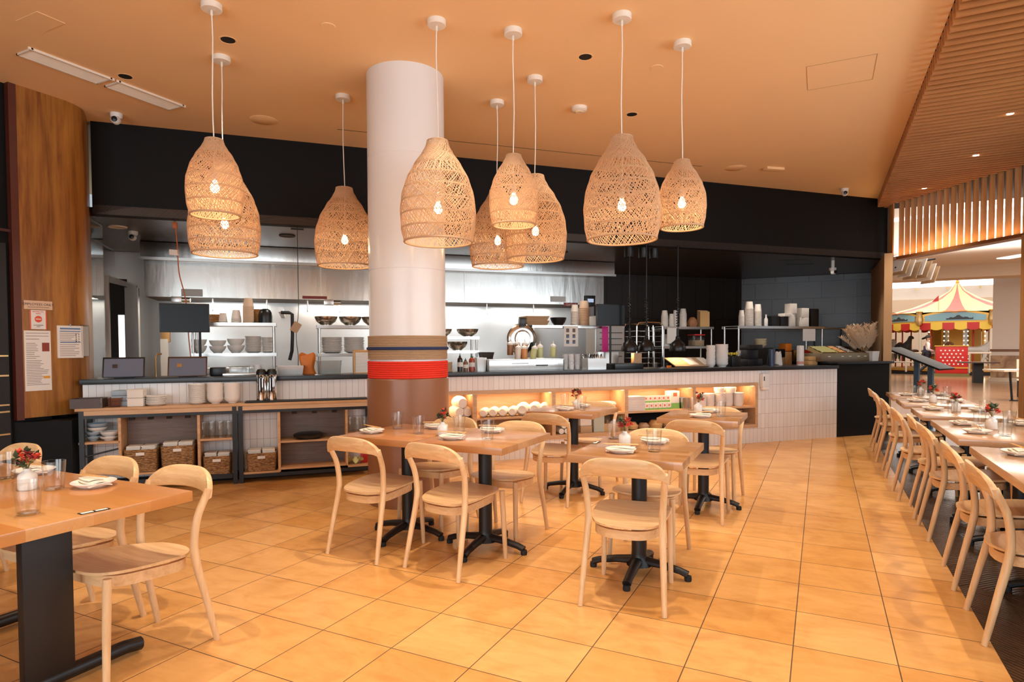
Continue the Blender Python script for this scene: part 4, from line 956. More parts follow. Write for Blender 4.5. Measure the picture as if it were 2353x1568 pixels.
# ================================================================== things on the counter, left part
ZC = 1.0625
for k, (s, dr, w) in enumerate([(-9.175, rad(4), 'left'), (-8.595, rad(2), 'right')]):
    t = kthing('order_tablet', 'dark order tablet on a stand, %s of two on the left counter' % w, 'tablet', s, .22, ZC, 'order tablets', dr)
    M3 = Matrix.Rotation(rad(-18), 3, 'X')
    b = MB().cbox((0, -.02, .108), (.37, .016, .215), 0, rad(-18)); b.build('frame', mat('bronze_bezel_%d' % k, ((.02, .02, .022), (.09, .045, .025))[k], .3, .3), t, bevel=.007)
    MB().cbox((0, -.0295, .1055), (.342, .003, .186), 0, rad(-18)).build('screen', M['screen'], t, smooth=0)
    MB().cbox((-.075, -.0345, .122), (.045, .002, .038), 0, rad(-18)).build('screen_icon', mat('app_icon_%d' % k, ((.05, .03, .03), (.45, .22, .06))[k], .4), t, smooth=0)
    MB().cbox((.115, -.018, .068), (.045, .002, .014), 0, rad(-18)).build('screen_button', M['blackplastic'], t, smooth=0)
    MB().box(-.09, .09, -.03, .11, 0, .008).build('stand_base', M['blackmetal'], t, bevel=.003); MB().cbox((0, .045, .06), (.05, .012, .12), 0, rad(25)).build('stand_neck', M['blackmetal'], t, smooth=0)
# pass shelves behind
def pass_shelf(s0, s1, t0, t1, zs, ztop_posts, label, back=True, z0=.02):
    t = thing('pass_shelf', label, 'shelf', KP((s0 + s1) / 2, t0, 0), TC, 'steel shelves behind the counter'); hw = (s1 - s0) / 2; d = t1 - t0
    for zz in zs: MB().box(-hw, hw, 0, d, zz - .038, zz - .034).box(-hw, hw, 0, .004, zz - .04, zz).box(-hw, hw, d - .004, d, zz - .04, zz).box(-hw, hw, .004, d - .004, zz - .004, zz).build('shelf_deck', M['steelflat'], t, smooth=0)
    for x in (-hw + .03, hw - .03):
        for y in (.03, d - .03): MB().cyl((x, y, z0), .0135, ztop_posts - z0, 12).build('leg', M['steelflat'], t)
    return t
def prep_table(s0, s1, t0, t1, label):
    t = thing('prep_table', label, 'table', KP((s0 + s1) / 2, t0, 0), TC, 'steel prep tables behind the counter'); hw = (s1 - s0) / 2
    MB().box(-hw, hw, 0, t1 - t0, .86, .90).build('table_deck', M['steelflat'], t, bevel=.003); MB().box(-hw, hw, 0.0, t1 - t0, .12, .86).build('cabinet', M['steelflat'], t, smooth=0)
prep_table(-8.72, -7.72, .80, 1.5, 'steel prep table behind the left counter')
prep_table(-7.32, -5.22, .80, 1.5, 'steel prep table behind the column')
prep_table(-4.5, -3.3, .85, 1.55, 'steel prep table behind the sauce bottles')
pass_shelf(-8.66, -7.74, .82, 1.16, (1.302, 1.657), 1.655, 'left steel pass shelf with bowls and cups', z0=.901)
pass_shelf(-7.28, -6.30, .82, 1.16, (1.290, 1.635), 1.633, 'steel pass shelf left of the column with plates', z0=.901)
pass_shelf(-5.95, -5.24, .82, 1.14, (1.315, 1.497), 1.495, 'low steel shelf right of the column with mixing bowls', z0=.901)
pass_shelf(-4.47, -3.32, .88, 1.22, (1.655,), 1.653, 'steel shelf above the sauce bottles', z0=.901)
SG = 'bowls on the steel pass shelf'
for (s, r, hh, n, w) in [(-8.58, .082, .088, 2, 'leftmost'), (-8.385, .092, .082, 2, 'second from left'), (-8.19, .096, .092, 2, 'third from left')]:
    stack('serving_bowl', bowl_mb(r, hh, .5), M['offwhite'], 'bowl', s, .95, 1.3025, n, hh * .82, 'cream serving bowl', 'on left pass shelf, ' + w, SG)
for (s, r, n, w) in [(-8.0, .093, 15, 'beside the bowls'), (-7.84, .068, 14, 'at the right end')]:
    stack('stone_plate', plate_mb(r), M['offwhite'], 'plate', s, .96, 1.3025, n, .0125, 'grey-cream plate', 'on left pass shelf, ' + w, 'plates on the steel pass shelves', .004)
for (s, n, w) in [(-7.10, 15, 'left'), (-6.83, 15, 'right')]:
    stack('stone_plate', plate_mb(.128), M['offwhite'], 'plate', s, .98, 1.2905, n, .0125, 'wide grey-cream plate', 'beside the column, ' + w, 'plates on the steel pass shelves', .005)
def cup_mb(rt, rb, h): return MB().lathe([(rb * .9, 0), (rt * .97, .0), (rt * 1.05, .003), (rt * 1.05, .008), (rt, .010), (rb, h), (0, h), (0, h - .003), (rb * .95, h - .003), (rt * .95, .006)], 24)
def cups(s0, s1, t_, z, ztop, where, m='cup', h=.10, dz=.0115, taper=.74):
    r = RW(s0, s1, t_) * .95; n = max(1, int(round((ztop - z - h) / dz)) + 1)
    n = min(n, 28); d_ = (ztop - z - h) / max(1, n - 1)
    stack('paper_cup', cup_mb(r, r * taper, h), M[m], 'cup', (s0 + s1) / 2, t_, z, n, d_, ('kraft' if m == 'kraftcup' else 'white') + ' upturned paper cup', where, 'paper cups nested on the kitchen shelves', .0008)
cups(-8.372, -8.275, .95, 1.6575, 1.77, 'on the left shelf, shortest'); cups(-8.236, -8.125, .95, 1.6575, 1.808, 'on the left shelf, middle'); cups(-8.11, -7.985, .95, 1.6575, 1.95, 'on the left shelf, tallest', 'kraftcup')
kone('black_jar', MB().lathe([(0, 0), (.078, 0), (.080, .08), (.074, .12), (.055, .155), (.03, .17), (0, .172)], 28), M['blackplastic'], 'black rounded jar at the right end of the left shelf', 'jar', -7.862, .95, 1.6575)
stack('wooden_platter', MB().lathe([(0, 0), (.07, 0), (.085, .012), (.083, .016), (0, .014)], 28), M['bamboo'], 'platter', -8.44, 1.08, 1.6575, 6, .017, 'round wooden platter', 'behind the paper cups', 'wooden platters', .004)
stack('wooden_platter', MB().lathe([(0, 0), (.08, 0), (.095, .012), (.093, .016), (0, .014)], 28), M['bamboo'], 'platter', -7.93, 1.09, 1.6575, 10, .017, 'round wooden platter', 'behind the black jar', 'wooden platters', .005)
SB = 'steel mixing bowls'
for s, w in [(-7.165, 'first left of the column'), (-6.875, 'second left of the column'), (-6.60, 'cut by the column edge')]:
    kone('mixing_bowl', bowl_mb(.138, .108, .45), M['steelbowl'], 'shiny steel mixing bowl on the shelf, ' + w, 'bowl', s, .98, 1.636, SB)
for s, z_, r, h, w in [(-5.70, 1.498, .125, .098, 'top shelf, next to the column'), (-5.36, 1.498, .145, .10, 'top shelf right of the column, at its right end'), (-5.50, 1.316, .135, .115, 'middle shelf right of the column')]:
    kone('mixing_bowl', bowl_mb(r, h, .45), M['steelbowl'], 'shiny steel mixing bowl on the ' + w, 'bowl', s, .97, z_, SB)
# below the left pass shelf: gastronorm tubs
rn = random.Random(4)
for i, (s, z_, w_, m) in enumerate([(-8.53, .901, .16, 'steelflat'), (-8.33, .901, .16, 'blackplastic'), (-8.12, .901, .19, 'steelflat'), (-7.9, .901, .17, 'blackplastic'), (-8.45, 1.02, .15, 'steelflat'), (-8.22, 1.02, .16, 'steelflat'), (-8.0, 1.02, .17, 'plastic')]):
    kone('food_pan', MB().box(-w_ / 2, w_ / 2, -.11, .11, 0, .10).box(-w_ / 2 - .008, w_ / 2 + .008, -.118, .118, .10, .108), M[m], '%s food pan under the left pass shelf, %s row, %s' % ({'steelflat': 'steel', 'blackplastic': 'black', 'plastic': 'clear'}[m], 'lower' if z_ < .95 else 'upper', ('leftmost', 'second', 'third', 'rightmost', 'leftmost', 'middle', 'rightmost')[i]), 'pan', s, .98, z_, 'food pans under the left pass shelf', bevel=.006)
kone('deli_cup', MB().lathe([(0, 0), (.035, 0), (.044, .11), (.042, .11), (.033, .004), (0, .004)], 20), M['whiteplastic'], 'small white deli cup right of the second tablet', 'cup', -7.93, .38, ZC)
kone('steel_tray', MB().box(-.17, .17, -.12, .12, 0, .025), M['steelflat'], 'flat steel tray right of the second tablet', 'tray', -8.10, .38, ZC, bevel=.004)
kone('clear_food_box', MB().box(-.10, .10, -.08, .08, 0, .09).box(-.105, .105, -.085, .085, .09, .10), M['plastic'], 'clear plastic food box with lid right of the second tablet', 'box', -8.12, .50, ZC, bevel=.006)
kone('black_caddy', MB().box(-.075, .075, -.07, .07, 0, .09), M['blackplastic'], 'low black caddy between second tablet and steel tray', 'caddy', -8.33, .42, ZC, bevel=.01)
def tub(name, w, d, h, m, label, cat, s, t_, z, tw=.9, rim=.012):
    b = MB(); x, y = w / 2, d / 2
    o = [(-x * tw, -y * tw, 0), (x * tw, -y * tw, 0), (x * tw, y * tw, 0), (-x * tw, y * tw, 0), (-x, -y, h), (x, -y, h), (x, y, h), (-x, y, h)]
    k = .004; i = [(-x * tw + k, -y * tw + k, k), (x * tw - k, -y * tw + k, k), (x * tw - k, y * tw - k, k), (-x * tw + k, y * tw - k, k), (-x + k, -y + k, h), (x - k, -y + k, h), (x - k, y - k, h), (-x + k, y - k, h)]
    r = [(-x - rim, -y - rim, h), (x + rim, -y - rim, h), (x + rim, y + rim, h), (-x - rim, y + rim, h)]
    vs = o + i + r; fs = [(0, 3, 2, 1), (8, 9, 10, 11)] + [(a, (a + 1) % 4, 4 + (a + 1) % 4, 4 + a) for a in range(4)] + [(8 + a, 12 + a, 12 + (a + 1) % 4, 8 + (a + 1) % 4) for a in range(4)] + [(12 + a, 16 + a, 16 + (a + 1) % 4, 12 + (a + 1) % 4) for a in range(4)] + [(4 + a, 4 + (a + 1) % 4, 16 + (a + 1) % 4, 16 + a) for a in range(4)]
    b.add(vs, fs); return kone(name, b, m, label, cat, s, t_, z, smooth=0)
tub('steel_pan', .28, .20, .095, M['steelflat'], 'grey steel pan on the counter right of the chrome pitchers', 'pan', -7.585, .32, ZC)
kone('orange_bag', MB().grid(lambda u, v: ((-.10 + .02 * sin(v * 5)) * cos(u * 2 * PI) * (1 - .25 * v) + .01 * sin(u * 20), .05 * sin(u * 2 * PI) * (1 - .45 * v), .225 * v + .02 * sin(u * 2 * PI * 2) * v), 28, 10, True), M['orange'], 'bright orange bag standing on the counter left of the column', 'bag', -7.40, .45, ZC)
tub('clear_bin', .27, .18, .15, M['plastic'], 'clear plastic bin on the counter left of the column', 'bin', -7.17, .34, ZC)
t = kthing('napkin_holder', 'upright wooden box of stacked napkins beside the column', 'napkin holder', -6.80, .34, ZC)
MB().box(-.10, -.085, -.09, .09, 0, .27).box(.085, .10, -.09, .09, 0, .27).box(-.085, .085, .075, .09, 0, .27).box(-.085, .085, -.09, .075, 0, .012).build('holder', M['bamboo'], t, smooth=0)
nb = MB()
for k in range(17): nb.box(-.082, .082, -.085, .072, .013 + k * .0135, .0245 + k * .0135)
nb.build('napkin_pile', M['paper'], t, smooth=0)['kind'] = 'stuff'
# menu monitors on poles
def monitor(s, t_, z0, w, h, label, pole, dr=0, zbase=ZC):
    t = kthing('order_monitor', label, 'monitor', s, t_, zbase, 'kitchen order monitors', dr); z0 -= zbase
    MB().box(-w / 2, w / 2, -.012, .018, z0, z0 + h).build('bezel', M['blackplastic'], t, bevel=.006); MB().box(-w / 2 + .012, w / 2 - .012, -.014, -.0121, z0 + .014, z0 + h - .014).build('screen', M['blackglass'], t, smooth=0)
    MB().cyl((pole, .045, 0), .014, z0 + h * .8, 12).build('pole', M['blackmetal'], t); MB().box(pole - .05, pole + .05, .0, .06, z0 + h * .4, z0 + h * .6).build('mount', M['blackmetal'], t, smooth=0); MB().cyl((pole, .045, 0), .07, .012, 20).build('pole_base', M['blackmetal'], t)
monitor(-8.665, .55, 1.535, .49, .315, 'black order monitor left of the steel pass shelf', .14)
monitor(-3.42, .60, 1.64, .44, .30, 'black order monitor at the right of the cook line', .02)
# orange cable and black cords from the ceiling
def kcord(name, s, t_, pts, m, label, r=.006, top=None):
    b = MB(); b.tube([tuple(KP(s + p[0], t_ + p[1], p[2])) for p in smooth_path([(a, c, z_) for a, c, z_ in pts], 24)], r, 7)
    return one(name, b, m, label, 'cord')
o = kcord('power_cord', -8.766, .70, [(0, 0, 2.764), (.02, 0, 2.5), (.03, .01, 2.2), (.09, .02, 1.9), (.11, .02, 1.5), (.14, .0, 1.15), (.15, -.05, 1.07)], M['orangecord'], 'orange power cord hanging from the kitchen ceiling at left')
MB().box(-.045, .045, -.004, .004, -.03, .03).build('cord_tag', M['paper'], o, KP(-8.78, .69, 2.42), TC + .3, smooth=0)
MB().cbox((0, 0, 0), (.05, .03, .07)).build('plug', M['orangecord'], o, KP(-8.766, .70, 2.72), TC, bevel=.008)
o = kcord('power_cord', -7.488, .66, [(0, 0, 2.764), (0, 0, 2.2), (.0, 0, 1.8), (-.03, 0, 1.5), (-.01, -.02, 1.25), (-.02, -.08, 1.07)], M['blackplastic'], 'black cord hanging from the kitchen ceiling left of the column', .004)
MB().cbox((0, 0, 0), (.09, .004, .12), 0, 0, rad(30)).build('cord_tag', M['kraft'], o, KP(-7.52, .64, 1.60), TC, smooth=0); MB().box(-.07, .07, -.006, .006, -.01, .01).build('ceiling_hook', M['blackmetal'], o, KP(-7.488, .66, 2.745), TC, smooth=0)
# ================================================================== range hood
t = thing('range_hood', 'long stainless extraction hood over the cook line', 'hood', KP(0, 0), TC)
MB().box(-9.42, -2.47, 2.22, 3.32, 2.54, 2.758).build('hood_top', M['steel'], t, bevel=.004)
MB().box(-9.44, -2.45, 2.205, 2.235, 2.525, 2.56).build('drip_lip', M['steelflat'], t, smooth=0)
MB().box(-9.42, -2.56, 2.44, 2.47, 2.06, 2.54).build('front_panel', M['steel'], t, smooth=0)
MB().box(-9.42, -2.56, 2.471, 3.3, 2.06, 2.075).build('underside', mat('hood_underside_dark', (.10, .075, .05), .45, .7), t, smooth=0)  # underside in a darker metal tone than the hood front
sb = MB()
for s in (-9.17, -7.16, -5.0): sb.box(s - .006, s + .006, 2.432, 2.441, 2.06, 2.54)
sb.build('seam_strip', M['steelflat'], t, smooth=0)
hk = MB()
for s in (-8.6, -8.1, -7.9, -7.35, -6.9, -5.45, -4.62, -3.82): hk.tube([(s, 2.5, 2.05), (s, 2.5, 1.90), (s, 2.47, 1.885)], .009, 6)
hk.build('hanging_rail', M['steelflat'], t)
MB().box(-8.98, -8.72, 2.43, 2.439, 2.07, 2.17).build('notice_plate', M['paper'], t, smooth=0)
MB().box(-3.54, -3.27, 2.43, 2.439, 2.10, 2.19).build('notice_plate', M['paper'], t, smooth=0)
MB().box(-3.30, -3.05, 2.43, 2.439, 2.03, 2.09).build('brand_badge', mat('red_badge', (.35, .03, .02), .4), t, smooth=0)
text('badge_text', 'Garland', .06, M['paper'], t, (-3.175, 2.4285, 2.06), (PI / 2, 0, 0))
MB().box(-7.42, -7.08, 2.43, 2.439, 2.07, 2.11).build('brand_badge', mat('red_badge2', (.35, .03, .02), .4), t, smooth=0)
for s in (-8.5, -6.9, -5.0, -3.6):
    lamp('AREA', 'hood_light', (s, 2.85, 2.05), 20, (1, .93, .82), (0, 0, 0), 1.1, .35, parent=t)
t = thing('hood_controller', 'small black control box with a lit display on the hood end', 'controller', KP(-2.83, 2.425, 2.13), TC)
MB().box(-.09, .09, -.03, 0, -.085, .085).build('case', M['blackplastic'], t, bevel=.006); MB().box(-.055, .055, -.033, -.0301, -.03, .03).build('display', mat('pale_display', (.5, .6, .8), .3, emit=.6, ec=(.55, .65, .9)), t, smooth=0)
for s, w in [(-7.02, 'left of the column'), (-9.0, 'above the left monitor')]:
    t = thing('motion_sensor', 'grey metal fan switch box under the hood, ' + w, 'sensor', KP(s, 2.43, 1.98), TC, 'fittings under the hood')
    MB().box(-.10, .03, -.05, .03, 0, .08).build('case', M['steelflat'], t, bevel=.008); MB().cyl((.03, -.01, .04), .035, .10, 14, ax='x').build('barrel', M['steelflat'], t)
# kitchen ceiling lamps and fittings
KC = 2.765
for s, t_, e in [(-8.9, .8, 9), (-7.3, .8, 12), (-5.2, .8, 14), (-3.9, .85, 10), (-2.2, 1.2, 6), (-.6, .9, 12), (.6, .9, 8)]:
    lamp('SPOT', 'kitchen_ceiling_light', KP(s, t_, 2.75), e * 4, (1, .90, .78), (0, 0, 0), .05, spot=rad(120), blend=.6)
for s, t_, w in [(-9.44, 1.24, 'at far left'), (-7.604, 1.25, 'left of the column'), (-3.775, 1.46, 'above the cook line right end')]:
    one('ceiling_speaker', MB().lathe([(0, -.004), (.07, -.004), (.095, -.012), (.10, 0)], 24), M['fixture'] if s < -9 else M['black'], 'round fitting in the kitchen ceiling ' + w, 'ceiling fitting', KP(s, t_, KC), group='kitchen ceiling fittings')
for s, dz, w in [(-3.03, 0, 'left'), (-2.80, 0, 'middle'), (-2.62, 0, 'right')]:
    one('heat_lamp_canister', MB().lathe([(0, -.14), (.062, -.14), (.065, -.135), (.065, 0)], 24), M['blackmetal'], 'black cylinder fixture under the kitchen ceiling, %s of three' % w, 'ceiling canister', KP(s, .78, KC), group='black ceiling canisters')
for s, w in [(-3.21, 'left'), (-2.945, 'middle'), (-2.44, 'right, under the spiral cord')]:
    t = thing('heat_lamp', 'black dome heat lamp hanging over the counter, ' + w, 'heat lamp', KP(s, .45, 1.287), TC, 'black heat lamps over the counter')
    r = .114
    MB().lathe([(r, 0), (r * 1.02, .006), (r * .97, .06), (r * .78, .115), (r * .40, .15), (r * .28, .165), (r * .26, .20), (.015, .215), (.012, .21), (r * .36, .145), (r * .74, .112), (r * .93, .06), (r * .97, .004)], 32, close=True).build('dome', M['blackplastic'], t)
    MB().cyl((0, 0, .20), .018, .12, 14).build('lamp_stem', M['blackmetal'], t); MB().cyl((0, 0, .315), .006, 2.765 - 1.287 - .312, 8).build('cord', M['blackplastic'], t)
    cb = MB(); cb.tube([(.020 * cos(k * .8), .020 * sin(k * .8), .34 + k * .0047) for k in range(90)], .0055, 5); cb.build('spiral_cord', M['blackplastic'], t)
    MB().lathe([(0, .06), (.035, .065), (.045, .09), (.03, .12), (0, .125)], 18).build('bulb', mat('heat_bulb', (1, .7, .4), .4, emit=6, ec=(1, .62, .3)), t)
    MB().lathe([(0, 1.466), (.03, 1.468), (.034, 1.4775)], 14).build('ceiling_rose', M['blackplastic'], t)
    lamp('SPOT', 'heat_lamp_light', (0, 0, .055), 14, (1, .62, .30), (0, 0, 0), .03, spot=rad(110), blend=.5, parent=t)
camera_dome(KP(.90, .95, 2.64), 'white security camera on a drop pole at the right of the kitchen', rad(40))
one('drop_pole', MB().cyl((0, 0, 0), .028, .125, 14), M['whiteplastic'], 'white drop pole holding the right kitchen camera', 'pole', KP(.90, .95, 2.639))
for s, t_, w in [(.2, 1.1, 'left'), (.75, 1.5, 'right')]:
    one('slot_vent', MB().box(-.22, .22, -.02, .02, -.004, 0), M['black'], 'thin black slot vent in the kitchen ceiling, %s of two' % w, 'vent', KP(s, t_, KC), TC - rad(30), 'slot vents in the kitchen ceiling', smooth=0)

# ================================================================== counter, right of the column
def bottle(s, r, h, m, capm, label, neck=.35, z=ZC, t_=.3):
    t = kthing('sauce_bottle', label, 'bottle', s, t_, z, 'sauce bottles right of the column')
    MB().lathe([(0, 0), (r, 0), (r, h * .68), (r * .9, h * .76), (r * neck, h * .86), (r * neck, h * .88)], 24).build('bottle_body', m, t)
    MB().lathe([(r * neck * 1.3, h * .86), (r * neck * 1.3, h * .93), (.006, h * .95), (.003, h * 1.08), (0, h * 1.08)], 14).build('cap', capm, t)
    MB().lathe([(r * 1.01, h * .28), (r * 1.01, h * .55)], 24).build('bottle_label', M['paper'], t)
bottle(-5.64, .032, .205, mat('soy_black', (.02, .01, .008), .2), M['blackplastic'], 'tall dark sauce bottle with a black pourer right of the column')
bottle(-5.57, .030, .15, mat('tea_brown', (.20, .09, .04), .3), M['blackplastic'], 'short brown bottle between dark bottle and red sauce')
bottle(-5.49, .037, .195, mat('chili_red', (.36, .05, .02), .25), mat('green_cap', (.02, .12, .06), .4), 'red chili sauce bottle with a green cap')
tub('steel_pan', .125, .12, .165, M['steelflat'], 'deep square steel pan next to the chili sauce', 'pan', -5.365, .35, ZC, .82)
stack('wooden_platter', MB().lathe([(0, 0), (.085, 0), (.085, .010), (0, .010)], 20), M['kraft'], 'platter', -5.80, .40, ZC, 10, .0115, 'thin brown board', 'at the column edge on the counter', 'brown boards by the column', .003)
t = kthing('prep_rail', 'stainless cold-well rail on the counter below the sauce bottles', 'rail', -4.805, .20, ZC)
MB().box(-.495, .495, 0, .40, 0, .135).build('well', M['steel'], t, bevel=.004); MB().box(-.20, .02, -.003, .0, .085, .092).box(.12, .28, -.003, .0, .055, .07).build('rail_marking', M['blackplastic'], t, smooth=0)
MB().box(-.50, .50, -.012, .41, .135, .142).build('rail_edge', M['steelflat'], t, smooth=0)
def squeeze(ds, dt, lean, m, dz, label):
    p = KP(-4.805 + ds, .24 + dt, ZC + .142 + dz); t = thing('squeeze_bottle', label, 'bottle', p, TC, 'white-capped squeeze bottles'); t.rotation_euler = (0, lean, TC)
    MB().lathe([(0, 0), (.036, 0), (.038, .01), (.038, .125), (.034, .135)], 22).build('bottle_body', m, t); MB().lathe([(.0395, .128), (.0395, .15), (.020, .165), (.008, .175), (.003, .21), (0, .21)], 18).build('cap', M['whiteplastic'], t)
cr = mat('cream_sauce', (.72, .66, .56), .35); og = mat('orange_sauce', (.62, .27, .08), .35); gn = mat('pale_green_sauce', (.50, .55, .26), .35); br_ = mat('brown_sauce', (.30, .14, .06), .35)
for a in [(-.11, .0, .08, cr, 0, 'front squeeze bottle with cream sauce, leftmost of the front row'), (-.02, 0, 0, og, 0, 'front squeeze bottle with orange sauce'), (.09, 0, .22, gn, 0, 'leaning squeeze bottle with green sauce'), (.20, .02, 0, gn, .015, 'squeeze bottle with pale green sauce and dark ring'), (.38, .03, .04, gn, .02, 'rightmost squeeze bottle with pale green sauce'),
          (-.17, .11, 0, br_, .05, 'rear squeeze bottle, left of three'), (-.07, .12, 0, br_, .055, 'rear squeeze bottle, middle of three'), (.03, .12, 0, og, .05, 'rear squeeze bottle, right of three')]: squeeze(*a)
t = thing('pot_lid', 'large round steel lid standing upright with a black clip', 'lid', KP(-4.70, .66, 1.06), TC)
MB().lathe([(0, -.03), (.10, -.03), (.11, -.018), (.125, -.022), (.185, -.012), (.205, .004), (.208, .012), (.2, .014), (.12, -.008), (0, -.012)], 44, (0, 0, .40), 'y').build('disc', M['steelbowl'], t)
MB().box(-.045, .045, -.05, .03, .57, .68).build('clip', M['blackplastic'], t, bevel=.012); MB().cyl((0, .02, 0), .02, .2, 12).build('support', M['blackmetal'], t)
for k, (s, z_, w) in enumerate([(-5.13, 1.062, 'lower'), (-5.16, 1.115, 'upper')]):
    kone('brown_tub', MB().lathe([(0, 0), (.095, 0), (.12, .09), (.125, .095), (.115, .09), (.09, .006), (0, .006)], 4), mat('dark_brown_plastic_%d' % k, (.05, .03, .022), .35), w + ' of two dark brown rectangular tubs behind the steel rail', 'tub', s + .0, .78, z_ + .02 + .06 * k, 'dark brown tubs', rad(45), smooth=0)
kone('tub_stand', MB().box(-.22, .22, -.14, .14, -.16, .02), M['steelflat'], 'steel bin under the brown tubs', 'bin', -5.14, .80, 1.062, smooth=0)
kone('pepper_mill', MB().lathe([(0, 0), (.036, 0), (.034, .02), (.034, .17), (.03, .20), (.0, .21)], 20), mat('green_black', (.012, .03, .022), .3), 'dark green cylinder standing behind the squeeze bottles', 'canister', -4.56, .60, 1.215)
kone('canister_stand', MB().box(-.12, .12, -.08, .08, 0, .15), M['steelflat'], 'steel block carrying the dark green cylinder', 'block', -4.56, .60, 1.0635, bevel=.004)
t = kthing('kraft_box', 'brown kraft takeout box on the steel shelf, lower of two', 'box', -4.40, 1.0, 1.656, 'kraft takeout boxes')
MB().lathe([(0, 0), (.20, 0), (.235, .055), (.235, .06)], 4).build('carton', M['kraft'], t, rz=rad(45), smooth=0)
q = dup(t, KP(-4.40, 1.0, 1.7175), TC, 'brown kraft takeout box on the steel shelf, upper of two')
kone('black_bowl', bowl_mb(.115, .11, .55), M['blackplastic'], 'black bowl on the steel shelf beside the kraft boxes', 'bowl', -4.03, 1.0, 1.656)
cups(-3.83, -3.70, 1.02, 1.656, 1.95, 'beside the right monitor, thinner', 'cup'); cups(-3.70, -3.535, 1.02, 1.656, 2.01, 'beside the right monitor, thicker', 'kraftcup', .11, .013, .82)
t = kthing('hanging_sheet', 'laminated photo instruction sheet hung on the shelf edge', 'notice', -3.90, .86, 1.36)
MB().box(-.11, .11, 0, .003, 0, .285).build('sheet', M['paper'], t, smooth=0)
ph = MB()
for x in (-.05, .045):
    for z_ in (.06, .14, .22): ph.box(x - .022, x + .022, -.002, -.0002, z_ - .022, z_ + .03)
ph.build('photo_print', mat('print_grey', (.16, .12, .11), .6), t, smooth=0)
pb = MB()
for x in (-.05, .045):
    for z_ in (.052, .132): pb.box(x - .012, x + .018, -.0026, -.0021, z_ - .01, z_ + .01)
pb.build('photo_blue', mat('print_blue', (.10, .22, .42), .6), t, smooth=0)
for c in range(3): # clear plastic cups
    stack('deli_cup', MB().lathe([(0, 0), (.028, 0), (.036, .075), (.039, .076), (.036, .072), (.026, .003), (0, .003)], 18), M['whiteplastic'] if c == 1 else mat('frosted_cup_%d' % c, (.62, .62, .62), .3), 'cup', -4.255 + c * .085, .27, ZC, 9, .0155, 'small plastic cup', 'by the steel rail, %s' % ('left', 'middle', 'right')[c], 'plastic cups beside the steel rail', .003)
t = tub('cutlery_bin', .27, .18, .14, M['steelflat'], 'steel bin of dark cutlery on the counter', 'bin', -3.845, .26, ZC, .96, .004)
rn = random.Random(9)
for k in range(26):
    x, y = rn.uniform(-.12, .12), rn.uniform(-.07, .07); tl, td = rn.uniform(-.35, .35), rn.uniform(-.3, .3); L = .19
    d = Vector((sin(tl), sin(td), 1)).normalized(); P0 = Vector((x, y, .01)); b = MB().tube([tuple(P0), tuple(P0 + d * L * .7), tuple(P0 + d * L)], [.003, .003, .010], 6, True, .5)
    kone('spoon', b, M['chrome' if k % 3 == 0 else 'blackmetal'], 'dark metal spoon standing in the steel cutlery bin', 'spoon', -3.845, .26, ZC, 'spoons in the steel cutlery bin')
kone('plastic_bag', MB().grid(lambda u, v: (.10 * cos(u * 2 * PI) * sin(.3 + v * 2.5), .06 * sin(u * 2 * PI) * sin(.3 + v * 2.5), .16 * v + .015 * sin(u * 19)), 24, 10, True), M['paper'], 'crumpled white bag behind the cutlery bin', 'bag', -3.66, .47, ZC + .01)
kone('black_tray', MB().box(-.21, .21, -.13, .13, 0, .07), M['blackplastic'], 'black tray box at the counter edge under the left heat lamps', 'tray', -3.42, .22, ZC, bevel=.008)
kone('pink_folder', MB().box(-.045, .045, -.01, .01, 0, .36), M['pink'], 'magenta folder standing behind the cutlery bin', 'folder', -3.40, .80, 1.28, smooth=0)
kone('folder_stand', MB().box(-.16, .16, -.06, .06, 0, .38), M['steelflat'], 'steel cabinet carrying the magenta folder', 'cabinet', -3.38, .80, .8995, smooth=0)
t = kthing('ticket_machine', 'pale kitchen machine with a dark display behind the heat lamps', 'machine', -3.0, 1.35, .90)
MB().box(-.26, .22, 0, .35, 0, .92).build('case', mat('machine_grey', (.42, .39, .36), .4), t, bevel=.01); MB().box(-.20, .16, -.004, 0, .80, .88).build('display', M['blackglass'], t, smooth=0)
pn = MB()
for k in range(5): pn.box(-.20, .18, -.004, 0, .30 + k * .09, .31 + k * .09)
pn.build('seam', M['blackmetal'], t, smooth=0)
kone('machine_table', MB().box(-.5, .6, 0, .5, 0, .899), M['steelflat'], 'steel base cabinet under the kitchen machine and rack', 'cabinet', -2.8, 1.30, 0, smooth=0)
# sheet-pan rack
t = kthing('pan_rack', 'tall tubular sheet-pan rack behind the heat lamps', 'rack', -2.33, 1.36, .90)
fr = MB()
for y in (.0, .40): fr.tube(smooth_path([(-.23, y, 0), (-.23, y, .70), (-.21, y, .79), (-.15, y, .82), (.15, y, .82), (.21, y, .79), (.23, y, .70), (.23, y, 0)], 40), .014, 8)
fr.build('frame', M['chrome'], t); rn_ = MB()
for k in range(8):
    for x in (-.20, .07): rn_.box(x, x + .13, .0, .40, .10 + k * .085, .104 + k * .085)
rn_.build('runner', M['steelflat'], t, smooth=0)
for x in (.06,): MB().cyl((x, .0, 0), .008, .78, 8).build('post', M['chrome'], t)
